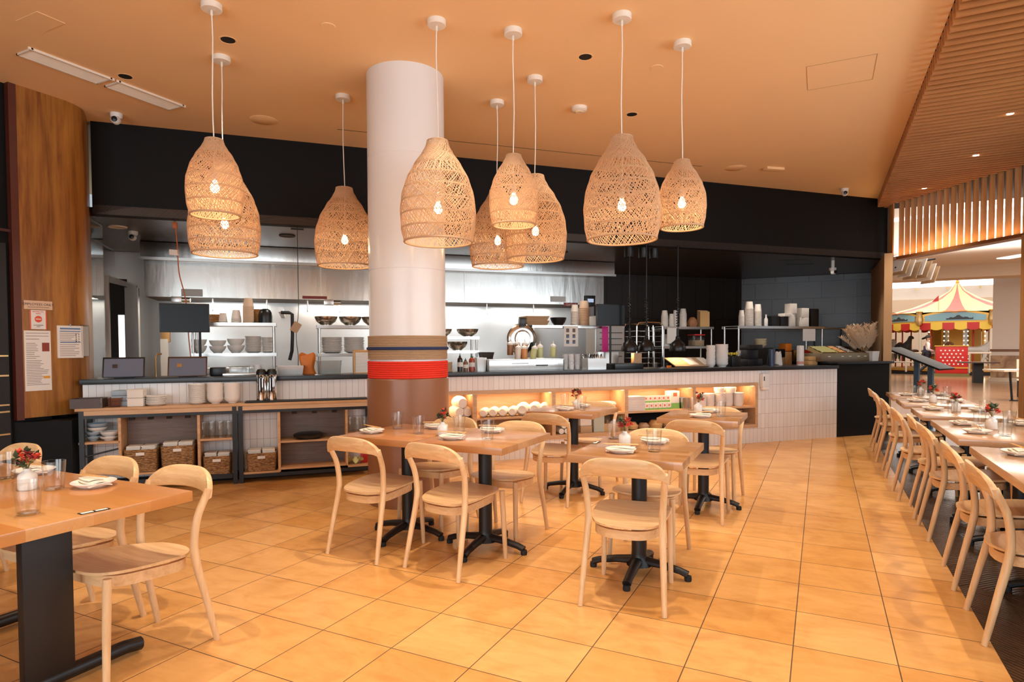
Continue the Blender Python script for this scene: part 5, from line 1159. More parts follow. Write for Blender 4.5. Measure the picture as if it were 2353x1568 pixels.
# back shelf by brown tiled wall
t = pass_shelf(-1.80, -.80, 1.80, 2.15, (1.354, 1.681), 1.68, 'steel shelf on the brown tiled wall with cups', z0=.0)
cups(-1.745, -1.605, 1.95, 1.682, 1.955, 'on the brown wall shelf, leftmost'); cups(-1.60, -1.48, 1.95, 1.682, 1.90, 'on the brown wall shelf, second'); cups(-1.49, -1.39, 1.99, 1.682, 1.965, 'on the brown wall shelf, third'); cups(-1.388, -1.24, 1.95, 1.682, 1.99, 'on the brown wall shelf, rightmost')
kone('brown_pouch', MB().lathe([(0, 0), (.07, 0), (.09, .05), (.075, .12), (.035, .165), (.0, .17)], 7), mat('terracotta_pouch', (.40, .17, .07), .6), 'terracotta coloured pouch on the brown wall shelf', 'pouch', -1.13, 1.95, 1.682)
for k in range(3): kone('wooden_board', MB().box(-.095, .095, -.012, .012, 0, .26 + .012 * k), M['bamboo'] if k != 1 else M['kraft'], 'upright board on the brown wall shelf, %s of three' % ('front', 'middle', 'rear')[k], 'board', -.92, 1.90 + k * .03, 1.682, 'upright boards on the brown wall shelf', smooth=0)
t = kthing('lidded_tub', 'clear square tub with a red lid on the lower back shelf', 'tub', -1.05, 1.95, 1.355); MB().box(-.10, .10, -.10, .10, 0, .18).build('container', M['plastic'], t, bevel=.01); MB().box(-.106, .106, -.106, .106, .18, .20).build('lid', M['red'], t, bevel=.004); MB().box(-.092, .092, -.092, .092, .006, .10).build('contents', M['kraft'], t, smooth=0)
kone('wall_notice', MB().box(-.11, .11, -.004, 0, 0, .26), M['paper'], 'white printed notice under the cup shelf', 'notice', -1.62, 1.795, 1.40, smooth=0)
kone('paper_roll', MB().cyl((0, 0, 0), .07, .20, 20), M['paper'], 'white paper roll left on the lower back shelf', 'paper roll', -1.66, 1.95, 1.355)
# counter under heat lamps: slanted clipboards
t = kthing('order_board', 'slanted brown board with clipped order sheets on the counter', 'board', -2.28, .42, ZC)
MB().cbox((0, 0, .07), (.62, .30, .012), 0, rad(22)).build('board', M['kraft'], t, smooth=0); MB().box(-.30, .30, .05, .12, 0, .055).build('rest', M['blackmetal'], t, smooth=0)
for x, w_ in ((.02, .15), (.25, .13)): MB().cbox((x, -.01, .079), (w_, .24, .003), rad(-4), rad(22)).build('order_sheet', M['paper'], t, smooth=0)
kone('orange_clip', MB().cbox((0, 0, .015), (.10, .02, .03), .5), M['orange'], 'orange clip lying left of the slanted board', 'clip', -2.68, .30, ZC)
kone('deli_cup', MB().lathe([(0, 0), (.03, 0), (.04, .07), (.038, .07), (.028, .003), (0, .003)], 18), M['plastic'], 'small clear cup by the sheet-pan rack', 'cup', -2.82, .42, ZC)
kone('food_box', MB().box(-.06, .06, -.04, .04, 0, .20), M['kraft'], 'brown carton under the left heat lamps', 'carton', -3.12, .42, ZC, bevel=.003)
CBW = 'white bowls on the counter'
stack('white_bowl', bowl_mb(.062, .05, .6), M['plate'], 'bowl', -2.01, .28, ZC, 18, .0150, 'small white bowl', 'right of the slanted board', CBW, .003)
stack('white_bowl', bowl_mb(.088, .055, .6), M['plate'], 'bowl', -1.825, .28, ZC, 18, .0155, 'white bowl', 'left of the black caddy', CBW, .003)
t = kthing('black_caddy', 'tall black caddy with yellow packets right of the white bowls', 'caddy', -1.62, .30, ZC); MB().box(-.075, .075, -.08, .08, 0, .15).build('bin', M['blackplastic'], t, bevel=.005); MB().grid(lambda u, v: (-.06 + .12 * u, -.05 + .10 * v, .15 + .05 * abs(sin(u * 8 + v * 5))), 10, 8).build('packets', mat('yellow_packet', (.66, .55, .06), .5), t)
# right shelf unit
pass_shelf(-.95, .80, 1.0, 1.40, (1.67,), 1.668, 'steel shelf unit before the slate wall', z0=.901)
prep_table(-.95, .80, 1.0, 1.55, 'steel prep table before the slate wall')
cups(-.83, -.71, 1.15, 1.672, 1.925, 'on the slate wall shelf, shortest'); cups(-.717, -.53, 1.15, 1.672, 2.065, 'on the slate wall shelf, tallest', 'cup', .12, .014, .78); cups(-.527, -.37, 1.15, 1.672, 2.027, 'on the slate wall shelf, right', 'cup', .12, .014, .78)
kone('spray_bottle', MB().lathe([(0, 0), (.03, 0), (.03, .11), (.012, .15), (.012, .19), (0, .19)], 18), M['whiteplastic'], 'small white bottle right of the cups on the slate wall shelf', 'bottle', -.31, 1.12, 1.672)
for x, w_, h in ((-.14, .17, .165), (.04, .16, .16)): kone('black_carton', MB().box(-w_ / 2, w_ / 2, -.09, .09, 0, h), M['blackplastic'], 'black carton on the slate wall shelf, %s' % ('left' if x < 0 else 'right, behind the white boxes'), 'carton', x, 1.18, 1.672, 'black cartons', bevel=.005)
for x, z_, w_, h, rz_, l in ((.20, 0, .15, .21, .15, 'lower left'), (.24, .212, .13, .165, -.08, 'upper left'), (.09, .162, .15, .05, .1, 'flat one on the black carton'), (.47, 0, .17, .15, -.1, 'lower right'), (.48, .152, .155, .155, .05, 'upper right')):
    kone('white_carton', MB().box(-w_ / 2, w_ / 2, -.07, .07, 0, h), M['cup'], 'white folded carton on the slate wall shelf, ' + l, 'carton', x, 1.17 if z_ != .162 else 1.14, 1.672 + z_, 'white cartons on the slate wall shelf', rz_, bevel=.003)
kone('black_carton', MB().box(-.085, .085, -.08, .08, 0, .30), M['blackplastic'], 'tall black carton at the right end of the slate wall shelf', 'carton', .69, 1.18, 1.672, rad(0), bevel=.02) if False else kone('black_carton', MB().box(-.085, .085, -.08, .08, 0, .30), M['blackplastic'], 'tall black carton at the right end of the slate wall shelf', 'carton', .69, 1.18, 1.672, 'black cartons', 0, bevel=.02)
t = thing('hanging_paper', 'white sheet hanging under the slate wall shelf', 'paper', KP(.46, 1.0, 1.43), TC); MB().box(-.13, .13, -.006, -.002, 0, .198).build('sheet', M['paper'], t, smooth=0)
stack('yellow_bowl', bowl_mb(.10, .07, .5), mat('cream_yellow', (.70, .58, .38), .4), 'bowl', -.33, 1.22, .901 + .42, 3, .04, 'cream bowl', 'under the slate wall shelf', 'cream bowls under the shelf')
kone('bowl_crate', MB().box(-.20, .20, -.12, .12, 0, .418), mat('black_crate', (.012, .011, .011), .6), 'black crate under the cream bowls', 'crate', -.38, 1.22, .901, smooth=0)
for x, l in ((-.74, 'left'), (-.56, 'right')): kone('round_loaf', MB().lathe([(0, 0), (.06, .01), (.085, .05), (.06, .09), (0, .10)], 20), M['offwhite'], 'round white bun-shaped jar under the slate shelf, ' + l, 'jar', x, 1.2, 1.19, 'round white jars')
kone('jar_crate', MB().box(-.18, .18, -.12, .12, 0, .288), M['blackplastic'], 'black crate under the round white jars', 'crate', -.66, 1.2, .901, smooth=0)
for i, (x, z_, w_, h, m, n_) in enumerate([(.00, .901, .20, .26, 'kraft', 'brown carton'), (.18, .901, .14, .36, 'bamboo', 'tan carton'), (.36, .901, .16, .20, 'blackplastic', 'black tub'), (.56, .901, .18, .22, 'kraft', 'brown sack'), (.18, 1.265, .13, .13, 'orange', 'orange packet'), (.03, 1.165, .16, .14, 'blackplastic', 'black tin'), (.56, 1.125, .17, .16, 'red', 'dark red packet'), (.36, 1.105, .15, .18, 'brass', 'gold tin')]):
    kone('pantry_item', MB().box(-w_ / 2, w_ / 2, -.08, .08, 0, h - .004), M[m], '%s on the prep table under the slate wall shelf, %s row' % (n_, 'lower' if z_ < .95 else 'upper'), 'pantry item', x, 1.22, z_, 'pantry goods under the slate wall shelf', (i % 3 - 1) * .06, bevel=.015)
# counter, right end
kone('tumbler', MB().lathe([(0, 0), (.036, 0), (.047, .22), (.049, .235), (.042, .245), (0, .25)], 24), mat('blue_grey_tumbler', (.07, .10, .16), .25, .3), 'tall blue-grey travel tumbler on the counter', 'tumbler', -1.0, .22, ZC)
kone('white_canister', MB().lathe([(0, 0), (.049, 0), (.050, .01), (.050, .28), (.047, .292), (0, .294)], 28), M['whiteplastic'], 'tall white cylinder on the counter right of the tumbler', 'canister', -.475, .22, ZC)
MB().lathe([(.0505, .02), (.0505, .06)], 28).build('pink_band', mat('pink_print', (.75, .35, .28), .5), [o for o in COL.objects if o.name.startswith('white_canister')][0])
t = kthing('wooden_block', 'stack of flat wooden blocks beside the white cylinder', 'block', -.14, .37, ZC); MB().box(-.085, .085, -.06, .06, 0, .062).box(-.085, .085, -.06, .06, .066, .125).build('blocks', M['bamboo'], t, bevel=.003)
kone('coffee_machine', MB().box(-.13, .13, -.10, .10, 0, .10).box(-.10, .10, -.04, .10, .10, .24).box(-.13, .13, -.10, .10, .24, .31), M['blackplastic'], 'black coffee grinder shape behind the tumbler', 'machine', -1.15, .48, ZC, bevel=.008)
for i, (x, l) in enumerate(((-.80, 'left'), (-.66, 'right'))): kone('white_bag', MB().grid(lambda u, v: (.07 * cos(u * 2 * PI) * (1 - .3 * v), .05 * sin(u * 2 * PI) * (1 - .4 * v), .19 * v + .02 * sin(u * 12 + i)), 20, 9, True), M['paper'] if i else M['blackplastic'], ('white' if i else 'black') + ' crumpled bag between tumbler and white cylinder, ' + l, 'bag', x, .46, ZC)
t = kthing('garnish_rail', 'brown steel rail holding slanted garnish pans on the black counter', 'rail', .40, .22, 1.1125); MB().box(-.49, .50, 0, .36, 0, .125).build('rail_body', mat('bronze_steel', (.30, .23, .15), .35, .8), t, bevel=.004)
sl = MB()
for x in (-.32, -.06, .09, .26, .40): sl.box(x - .025, x + .025, -.003, 0, .07, .08)
sl.build('label_slot', M['paper'], t, smooth=0)
for i, (x, w_, m, l) in enumerate([(-.27, .34, mat('salad_green', (.36, .34, .12), .6), 'salad greens'), (-.02, .15, mat('carrot_food', (.48, .22, .06), .6), 'carrot strips'), (.14, .13, mat('grey_food', (.25, .23, .22), .5), 'grey slices'), (.29, .13, M['blackglass'], 'dark sauce, left'), (.43, .11, M['blackglass'], 'dark sauce, right')]):
    t = kthing('garnish_pan', 'slanted steel garnish pan of %s' % l, 'pan', .40 + x, .40, 1.2385, 'garnish pans in the rail'); t.rotation_euler = (rad(20), 0, TC)
    MB().box(-w_ / 2, w_ / 2, -.14, .14, .0, .05).box(-w_ / 2 - .008, w_ / 2 + .008, -.15, .15, .05, .056).build('pan_body', M['brass'], t, smooth=0)
    MB().grid(lambda u, v: ((u - .5) * (w_ - .02), (v - .5) * .27, .0565 + (.012 * abs(sin(u * 17 + v * 9)) if i < 3 else .0)), 14, 14).build('filling', m, t)['kind'] = 'stuff'
t = kthing('white_planter', 'square white pot at the right end of the black counter', 'pot', .94, .22, 1.1125); MB().lathe([(0, 0), (.082, 0), (.10, .15), (.09, .15), (.075, .01), (0, .01)], 4).build('pot_body', M['whiteplastic'], t, rz=rad(45), smooth=0)
one('glass_vase', MB().lathe([(0, 0), (.06, 0), (.075, .06), (.07, .14), (.045, .24), (.05, .27), (.047, .27), (.042, .24), (.066, .14), (.07, .06), (.056, .006), (0, .006)], 28), M['glass'], 'clear glass vase behind the white pot', 'vase', KP(1.0, .42, 1.1125))
t = thing('pampas_grass', 'big bunch of cream pampas plumes at the counter end', 'dried grass', KP(.94, .36, 1.14), TC); rn = random.Random(21)
for k in range(19):
    az = rn.uniform(-1.15, .8) ; ln = rn.uniform(.42, .64); d = Vector((sin(az) * .75, rn.uniform(-.3, .3), 1)).normalized(); b = MB(); P = [Vector((0, 0, 0)) + d * ln * q + Vector((sin(az) * .12 * q * q, 0, -.05 * q * q)) for q in (0, .2, .4, .6, .8, 1)]
    st_ = MB().tube([tuple(p) for p in P], .002, 5).build('stem', M['bamboo'], t)
    for j in range(150):
        q = rn.uniform(.42, 1.0); i0 = min(int(q * 5), 4); f_ = q * 5 - i0; c = P[i0].lerp(P[i0 + 1], f_); a = rn.uniform(0, 2 * PI); e = (d * .7 + Vector((cos(a), sin(a), .1)) * .75).normalized(); L = rn.uniform(.05, .10) * (1.15 - abs(q - .68)); w_ = e.cross(Vector((.2, .5, 1))).normalized() * .0045
        b.add([tuple(c - w_), tuple(c + w_), tuple(c + e * L * .6 + w_ * 1.5), tuple(c + e * L), tuple(c + e * L * .6 - w_ * 1.5), tuple(c + e.cross(w_).normalized() * .003)], [(0, 1, 2, 3, 4), (0, 5, 3), (5, 1, 3), (0, 1, 5)])
    b.build('plume', M['pampas'], st_, smooth=0)
t = thing('steel_tray_stand', 'narrow bright steel tray on a stand behind the garnish pans', 'tray', KP(1.33, 1.45, 0), TC); MB().box(-.34, .34, -.14, .14, 1.64, 1.665).build('tray', M['steelflat'], t, smooth=0)
for x in (-.3, .3): MB().cyl((x, 0, 0), .014, 1.64, 10).build('leg', M['blackmetal'], t)
kone('salad_bowl', bowl_mb(.19, .13, .5), mat('grey_pink_bowl', (.30, .22, .20), .5), 'large grey bowl on the rear stand behind the garnish pans', 'bowl', 1.25, 1.0, 1.20); kone('bowl_stand', MB().box(-.22, .28, -.22, .22, 0, 1.199), M['blackmetal'], 'black stand under the large grey bowl', 'stand', 1.25, 1.0, 0, smooth=0)
kone('black_printer', MB().box(-.045, .045, -.06, .06, 0, .33), M['blackplastic'], 'slim black device standing behind the garnish rail', 'device', .88, 1.18, 1.672 - .0, bevel=.01) if False else None

# ================================================================== niche contents
def lying_stack(s, r, n, tt, where):
    o0 = bowl_mb(r, r * .75, .62).build('paper_bowl', M['cup']); COL.objects.unlink(o0)
    for i in range(n):
        o = o0.copy(); COL.objects.link(o); o.location = KP(s + .012 * i, tt + .022 * i, SH + r + .001); o.rotation_euler = (0, 0, 0)
        o.rotation_euler = (rad(-90), 0, TC + rad(-20)); tag(o, 'white paper bowl lying in the niche, %s of the row, %s' % (where, 'front' if i == 0 else ORD[i] + ' from front'), 'bowl', 'paper bowls lying in the niche')
for s, r, w in [(-5.43, .055, 'first'), (-5.31, .058, 'second'), (-5.185, .058, 'third'), (-5.06, .058, 'fourth'), (-4.93, .078, 'fifth'), (-4.77, .078, 'sixth'), (-4.635, .074, 'seventh'), (-4.60, .07, 'last')][:7]: lying_stack(s, r, 7, .05, w)
for s, z_, r, w in [(-5.72, 0, .075, 'front left'), (-5.62, .0, .07, 'front right'), (-5.68, .10, .08, 'top')]:
    kone('bagged_bowls', MB().lathe([(0, -.10), (r * .7, -.10), (r, -.04), (r * 1.02, .06), (r * .8, .12), (0, .14)], 14, (0, 0, r), 'y'), mat('cloudy_bag_' + w.replace(' ', '_'), (.82, .74, .66), .3), 'bagged white bowls in the niche beside the column, ' + w, 'bag', s, .17, SH + .001 + z_, 'bagged bowls in the niche', rad(8))
# second cell
for k in range(6): kone('folded_box', MB().box(-.12, .12, -.10, .10, 0, .016), M['kraft'], 'flat brown carton in the niche, %s of the left pile' % nth(k, 6), 'carton', -4.36, .16, SH + .001 + k * .0175, 'flat cartons in the niche', smooth=0)
for k, (s, tt, z_) in enumerate([(-3.90, .16, 0), (-3.70, .15, 0), (-3.84, .2, .065), (-3.68, .2, .065)]): kone('takeout_box', MB().lathe([(0, 0), (.10, 0), (.12, .035), (.10, .06), (0, .062)], 4), M['cup'], 'white takeout box in the second niche cell, ' + ('lower left', 'lower right', 'upper left', 'upper right')[k], 'box', s, tt, SH + .001 + z_, 'white takeout boxes in the niche', rad(45), smooth=0)
for k, s in enumerate((-4.12, -4.02)): kone('sauce_cup', MB().lathe([(0, 0), (.035, 0), (.05, .12), (0, .12)], 18), M['cup'], 'white cup standing in the second niche cell, ' + ('left', 'right')[k], 'cup', s, .15, SH + .001, 'cups in the second niche cell')
BZ = NZ0 + .0505
rn = random.Random(3)
for k, (x, z_) in enumerate([(0, 0), (.075, 0), (.15, 0), (.035, .068), (.11, .068), (.075, .134)]):
    kone('paper_roll', MB().cyl((0, 0, .035), .034, .14, 18, ax='y'), M['paper'], 'white paper roll in the low niche cell behind the chair, ' + ('bottom left', 'bottom middle', 'bottom right', 'middle left', 'middle right', 'top')[k], 'paper roll', -4.40 + x, .06, BZ + z_, 'paper rolls in the low niche')
kone('pale_box', MB().box(-.075, .075, -.08, .08, 0, .20), mat('pale_green_box', (.55, .60, .50), .5), 'pale green upright box in the low niche cell', 'box', -3.86, .17, BZ, bevel=.004)
kone('kraft_carton', MB().box(-.08, .08, -.08, .08, 0, .085), M['kraft'], 'small brown carton left of the pale green box', 'carton', -4.05, .15, BZ, bevel=.004)
kone('paper_pile', MB().box(-.08, .08, -.08, .08, 0, .10), M['paper'], 'white paper pile on the small brown carton', 'paper', -4.05, .16, BZ + .0855, bevel=.01)
for k in range(2): kone('wooden_crate', MB().box(-.07, .07, -.08, .08, 0, .10), M['bamboo'], ('left', 'right')[k] + ' light wooden crate right of the pale green box', 'crate', -3.70 + .145 * k - .02, .17, BZ, 'light wooden crates in the niche', bevel=.003)
# third cell
for k in range(9): kone('clear_lid_pack', MB().box(-.13, .13, -.10, .10, 0, .020), mat('frost_plastic', (.80, .72, .66), .2) if k == 0 else D.materials['frost_plastic'], 'pack of clear lids in the third niche cell, ' + nth(k, 9), 'lids', -3.33, .16, SH + .001 + k * .0208, 'clear lid packs in the third niche cell', bevel=.004)
pr = mat('green_print', (.25, .52, .12), .5); pr2 = mat('red_print', (.72, .16, .07), .5)
for r_ in range(2):
    for c in range(6):
        t = kthing('seed_packet', 'white and green packet in the niche display, %s row, %s' % (('lower', 'upper')[r_], ('first from left', 'second from left', 'third from left', 'fourth from left', 'fifth from left', 'rightmost')[c]), 'packet', -3.15 + c * .068, .10 + r_ * .025, SH + .001 + r_ * .095, 'green and white packets in the niche')
        MB().box(-.031, .031, 0, .022, 0, .088).build('packet_body', M['paper'], t, smooth=0); MB().box(-.031, .031, -.0015, -.0002, 0, .024).build('green_band', pr, t, smooth=0); MB().lathe([(0, -.0015), (.014, -.0015), (.014, -.0002), (0, -.0002)], 12, (0, 0, .055), 'y').build('red_picture', pr2, t)
kone('display_riser', MB().box(-.21, .21, 0, .08, 0, .094), M['cup'], 'white riser behind the lower packets', 'riser', -2.98, .124, SH + .001, smooth=0)
t = kthing('tall_carton', 'tall white carton with green base and red mark in the third niche cell', 'carton', -2.69, .14, SH + .001); MB().box(-.07, .07, 0, .14, 0, .235).build('carton', M['paper'], t, smooth=0); MB().box(-.0705, .0705, -.0015, -.0002, 0, .075).build('green_band', pr, t, smooth=0); MB().box(-.03, .03, -.0015, -.0002, .165, .215).build('red_mark', pr2, t, smooth=0)
tub('steel_pan', .10, .16, .145, M['steelflat'], 'small steel pan beside the tall carton in the niche', 'pan', -2.565, .15, SH + .001, .85, .006)
for i, (x, w_, h) in enumerate([(-3.36, .18, .10), (-3.18, .16, .08), (-3.0, .20, .11), (-2.80, .17, .09)]): kone('twine_bundle', MB().lathe([(0, 0), (w_ * .45, .01), (w_ * .5, h * .5), (w_ * .3, h), (0, h * 1.02)], 12), M['kraft'] if i % 2 else M['bamboo'], 'brown paper bundle in the dark low niche cell, ' + ('leftmost', 'second from left', 'third from left', 'rightmost')[i], 'bundle', x, .14, BZ, 'brown bundles in the low niche cell')
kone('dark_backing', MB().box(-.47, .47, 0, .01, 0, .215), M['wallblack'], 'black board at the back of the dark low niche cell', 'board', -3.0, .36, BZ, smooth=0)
# fourth cell: plastic containers
fm = mat('milky_plastic', (.86, .78, .72), .2)
fo = MB().lathe([(0, 0), (.062, 0), (.075, .05), (.078, .052), (.074, .05), (.06, .004), (0, .004)], 24).build('deli_container', fm); COL.objects.unlink(fo)
wd = ['first', 'second', 'third', 'fourth', 'fifth']
for c in range(5):
    for i in range(9):
        o = fo.copy(); COL.objects.link(o); o.location = KP(-2.26 + c * .155, .16 + .03 * (c % 2), SH + .001 + i * .0165); tag(o, 'milky plastic container in the right niche cell, %s stack, %s' % (wd[c], nth(i, 9)), 'container', 'milky containers in the right niche cell')
for c in range(2):
    for i in range(3):
        o = fo.copy(); COL.objects.link(o); o.location = KP(-1.95 + c * .19, .17, SH + .187 + i * .012); tag(o, 'milky lid container on top in the right niche cell, %s pile, %s' % (('left', 'right')[c], nth(i, 3)), 'container', 'milky containers in the right niche cell')
for i in range(8): kone('paper_bag', MB().lathe([(0, -.20), (.03, -.20), (.04, 0), (.042, .18), (0, .18)], 9, (0, 0, .02), 'x'), M['kraft'], 'flat brown paper bag in the low right niche cell, ' + nth(i, 8), 'bag', -1.80, .18, BZ + .001 + i * .024, 'brown paper bags in the right niche cell', rad((i * 37) % 14 - 7))
for o in [o for o in COL.objects if o.name.startswith('paper_bag')]: o.scale = (1, 2.2, .5)
# ================================================================== wooden panel and notices at left
pp = [(-6.44, 3.045), (-6.44, 3.36), (-6.455, 3.50), (-6.52, 3.64), (-6.64, 3.74), (-6.93, 3.93)]
sm = smooth_path([(x, y, 0) for x, y in pp], 20); outl = [(p.x, p.y) for p in sm] + [(p.x - .06, p.y - .02) for p in reversed(sm)]
t = thing('wood_panel', 'tall curved wooden wall panel with pinned notices at left', 'wall panel', (0, 0, 0))
MB().prism([(x, y) for x, y in outl], .735, CEIL - .001).build('panel_board', M['panel'], t, smooth=30)
MB().box(-6.50, -6.438, 2.985, 3.045, .72, CEIL - .001).build('edge_strip', mat('dark_stained_edge', (.09, .018, .008), .45), t, smooth=0)
PX_ = -6.4385
def sheet(name, label, cat, v0, v1, z0, z1, m, th=.002, group=None):
    t = thing(name, label, cat, (PX_, (v0 + v1) / 2, (z0 + z1) / 2), PI / 2, group)
    MB().box(-(v1 - v0) / 2, (v1 - v0) / 2, -th, 0, -(z1 - z0) / 2, (z1 - z0) / 2).build('sheet', m, t, smooth=0); return t
def rows(t, w, h, y0, y1, n, m, th, name='print_line', seed=1, x0=-.5, x1=.5, lh=.0022):
    rn = random.Random(seed); b = MB()
    for k in range(n):
        z_ = y0 + (y1 - y0) * k / max(1, n - 1); e = x0 + (x1 - x0) * rn.uniform(.55, 1.0); b.box(x0 * w, e * w, -th - .0006, -th - .0001, z_ * h - lh, z_ * h + lh)
    return b.build(name, m, t, smooth=0)
ink = mat('ink_grey', (.22, .17, .15), .7); inkd = mat('ink_black', (.03, .02, .02), .7); inkb = mat('ink_blue', (.10, .20, .38), .6); inkr = mat('ink_red', (.78, .10, .05), .6); inko = mat('ink_orange', (.78, .35, .04), .6); maroon = mat('maroon_print', (.28, .05, .03), .6)
t = sheet('door_sign', 'pale EMPLOYEES ONLY sign at the top of the wooden panel', 'sign', 3.06, 3.292, 1.724, 1.803, mat('sign_cream', (.72, .50, .34), .5), .006)
text('sign_text', 'EMPLOYEES ONLY', .031, inkd, t, (0, -.0066, .006), (PI / 2, 0, 0)); MB().box(-.088, .088, -.0068, -.006, -.021, -.018).build('underline', inkd, t, smooth=0)
t = sheet('warning_notice', 'small white and red RESTRICTED AREA notice under the door sign', 'notice', 3.105, 3.243, 1.543, 1.718, M['paper'], .003)
MB().box(-.069, -.060, -.0042, -.0031, -.087, .087).box(.060, .069, -.0042, -.0031, -.087, .087).build('red_border', inkr, t, smooth=0); MB().lathe([(0, -.0045), (.030, -.0045), (.030, -.003), (0, -.003)], 24, (0, 0, .005), 'y').build('red_disc', inkr, t); MB().box(-.022, .022, -.0052, -.0046, .001, .009).build('white_bar', M['paper'], t, smooth=0)
text('notice_text', 'RESTRICTED\nAREA', .017, inkr, t, (0, -.0042, .064), (PI / 2, 0, 0)); text('notice_text', 'AUTHORIZED\nONLY', .013, inkd, t, (0, -.0042, -.058), (PI / 2, 0, 0))
t = sheet('poster', 'long white printed notice with a maroon square, low on the wooden panel', 'notice', 3.055, 3.272, .978, 1.530, M['paper'])
rows(t, .19, .55, .46, .36, 3, ink, .002, seed=2); rows(t, .11, .55, .29, .04, 9, ink, .002, seed=3, x0=-.85, x1=.2); rows(t, .19, .55, .0, -.40, 16, ink, .002, seed=4); MB().box(.035, .095, -.0032, -.0022, .085, .165).build('maroon_square', maroon, t, smooth=0); MB().box(.04, .095, -.0032, -.0022, -.165, -.143).build('orange_bar', inko, t, smooth=0)
t = sheet('printed_list', 'white schedule sheet with blue header bands on the wooden panel', 'notice', 3.325, 3.55, 1.275, 1.582, M['paper'], .012)
rows(t, .19, .30, .33, -.44, 14, ink, .012, seed=6)
MB().box(-.09, .09, -.0134, -.0122, .118, .132).box(-.09, .09, -.0134, -.0122, .096, .104).box(-.09, .09, -.0134, -.0122, -.008, .0).build('blue_band', inkb, t, smooth=0)
bb = MB()
for k in range(5): bb.box(.045, .055, -.0134, -.0122, .068 - k * .017, .076 - k * .017); bb.box(.07, .08, -.0134, -.0122, .068 - k * .017, .074 - k * .017)
bb.build('tick_mark', inkd, t, smooth=0); MB().box(-.004, .004, -.016, -.0, .148, .170).build('wall_hook', M['chrome'], t, smooth=0)
t = thing('document_holder', 'clear plastic document holder at the curved edge of the panel', 'holder', (-6.462, 3.575, 1.44), rad(112)); MB().box(-.05, .05, -.022, -.004, -.155, .155).build('sleeve', M['plastic'], t, smooth=0); MB().box(-.046, .046, -.016, -.010, -.15, .14).build('papers', M['paper'], t, smooth=0)
# dark cabinet on the black wall
t = thing('display_cabinet', 'black cabinet with brass edged shelves at the left picture edge', 'cabinet', (-6.50, 2.62, .0), PI / 2)
MB().box(-.40, .33, -.03, .0, .30, 2.30).build('cabinet_body', M['black'], t, smooth=0)
for z_ in (.40, .60, .80, .86, 1.12, 1.295): MB().box(-.38, .315, -.055, -.031, z_, z_ + .014).build('shelf', M['brass'], t, smooth=0)
struct('trim_4', MB().box(-.5, .42, -.05, 0, 2.40, 2.425), mat('dark_red_trim', (.05, .008, .006), .5), 'dark red ledge on the black wall beside the panel', (-6.505, 2.75, 0), PI / 2, smooth=0)
# glass screen at the left end of the counter, service doorway
t = thing('glass_screen', 'upright clear glass screen at the left end of the kitchen opening', 'glass screen', KP(-9.58, .64, 1.064), TC); MB().box(-.004, .004, 0, .55, 0, 1.69).build('pane', M['pane'], t, smooth=0); MB().box(-.006, .006, -.006, .0, 0, 1.69).build('edge_trim', M['chrome'], t, smooth=0)
t = thing('service_doorway', 'stainless framed doorway in the kitchen side wall', 'doorway', KP(-9.955, 1.25, 0), TC)
MB().box(.165, .36, 1.06, 1.075, .0, 2.27).build('dark_opening', M['black'], t, smooth=0); MB().box(.115, .160, 1.02, 1.10, 0, 2.31).build('bright_jamb', M['fixture'], t, bevel=.008); MB().add([(.16, 1.05, 2.31), (.16, 1.05, 2.22), (.47, 1.05, 2.14), (.47, 1.05, 2.19), (.16, 1.10, 2.31), (.16, 1.10, 2.22), (.47, 1.10, 2.14), (.47, 1.10, 2.19)], [(0, 1, 2, 3), (7, 6, 5, 4), (0, 4, 5, 1), (1, 5, 6, 2), (2, 6, 7, 3), (3, 7, 4, 0)]).build('head', M['steelflat'], t, smooth=0)
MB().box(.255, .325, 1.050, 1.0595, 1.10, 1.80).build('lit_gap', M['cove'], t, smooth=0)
kone('steel_pier', MB().box(-.075, .075, 0, .10, 0, 2.16), M['steelflat'], 'broad stainless pier between the doorway and the cook line', 'pier', -9.545, 2.29, 0, smooth=0)
t = thing('wire_rack', 'white wire rack with a blue cloth beside the doorway', 'rack', KP(-9.86, .98, 1.40), TC); b = MB()
for x, y in ((0, -.12), (0, .12), (.14, -.12), (.14, .12)): b.tube([(x, y, 0), (x, y, .55)], .004, 6)
for z_ in (0, .55): b.tube([(0, -.12, z_), (.14, -.12, z_), (.14, .12, z_), (0, .12, z_), (0, -.12, z_)], .004, 6)
b.build('wire_frame', M['cord'], t); MB().box(.01, .13, -.11, .11, .006, .014).build('rack_floor', M['cord'], t, smooth=0)
one('blue_cloth', MB().grid(lambda u, v: (.02 + .10 * u + .012 * sin(v * 14), -.10 + .20 * u, .20 - .40 * v * (.55 + .45 * u) + .012 * sin(u * 16)), 16, 16), M['blue'], 'blue cloth hanging out of the wire rack', 'cloth', KP(-9.84, .98, 1.40), TC)
kone('hanging_utensil', MB().box(-.06, .06, -.01, .01, 0, .42).cyl((0, 0, .42), .012, .1, 8), M['bamboo'], 'wooden peel hung on the rear wall beside the pier', 'peel', -9.33, 3.30, 1.45, None, 0, bevel=.02)
kone('hanging_board', MB().box(-.05, .05, -.012, .012, 0, .55), M['offwhite'], 'pale board hung on the rear wall below the wooden peel', 'board', -9.35, 3.30, .95)
kone('gas_pipe', MB().tube([(0, 0, 0), (.10, 0, 0), (.14, 0, -.02), (.14, 0, -.30), (.13, -.01, -.50), (.10, -.02, -.62)], .022, 10), M['blackmetal'], 'black gas pipe bend on the rear wall right of the left shelf', 'pipe', -7.70, 1.6, 1.82)
kone('gas_pipe_bracket', MB().box(-.03, .03, 0, 1.72, -.03, .03), M['steelflat'], 'steel arm holding the black gas pipe to the rear wall', 'bracket', -7.70, 1.6, 1.86, smooth=0)
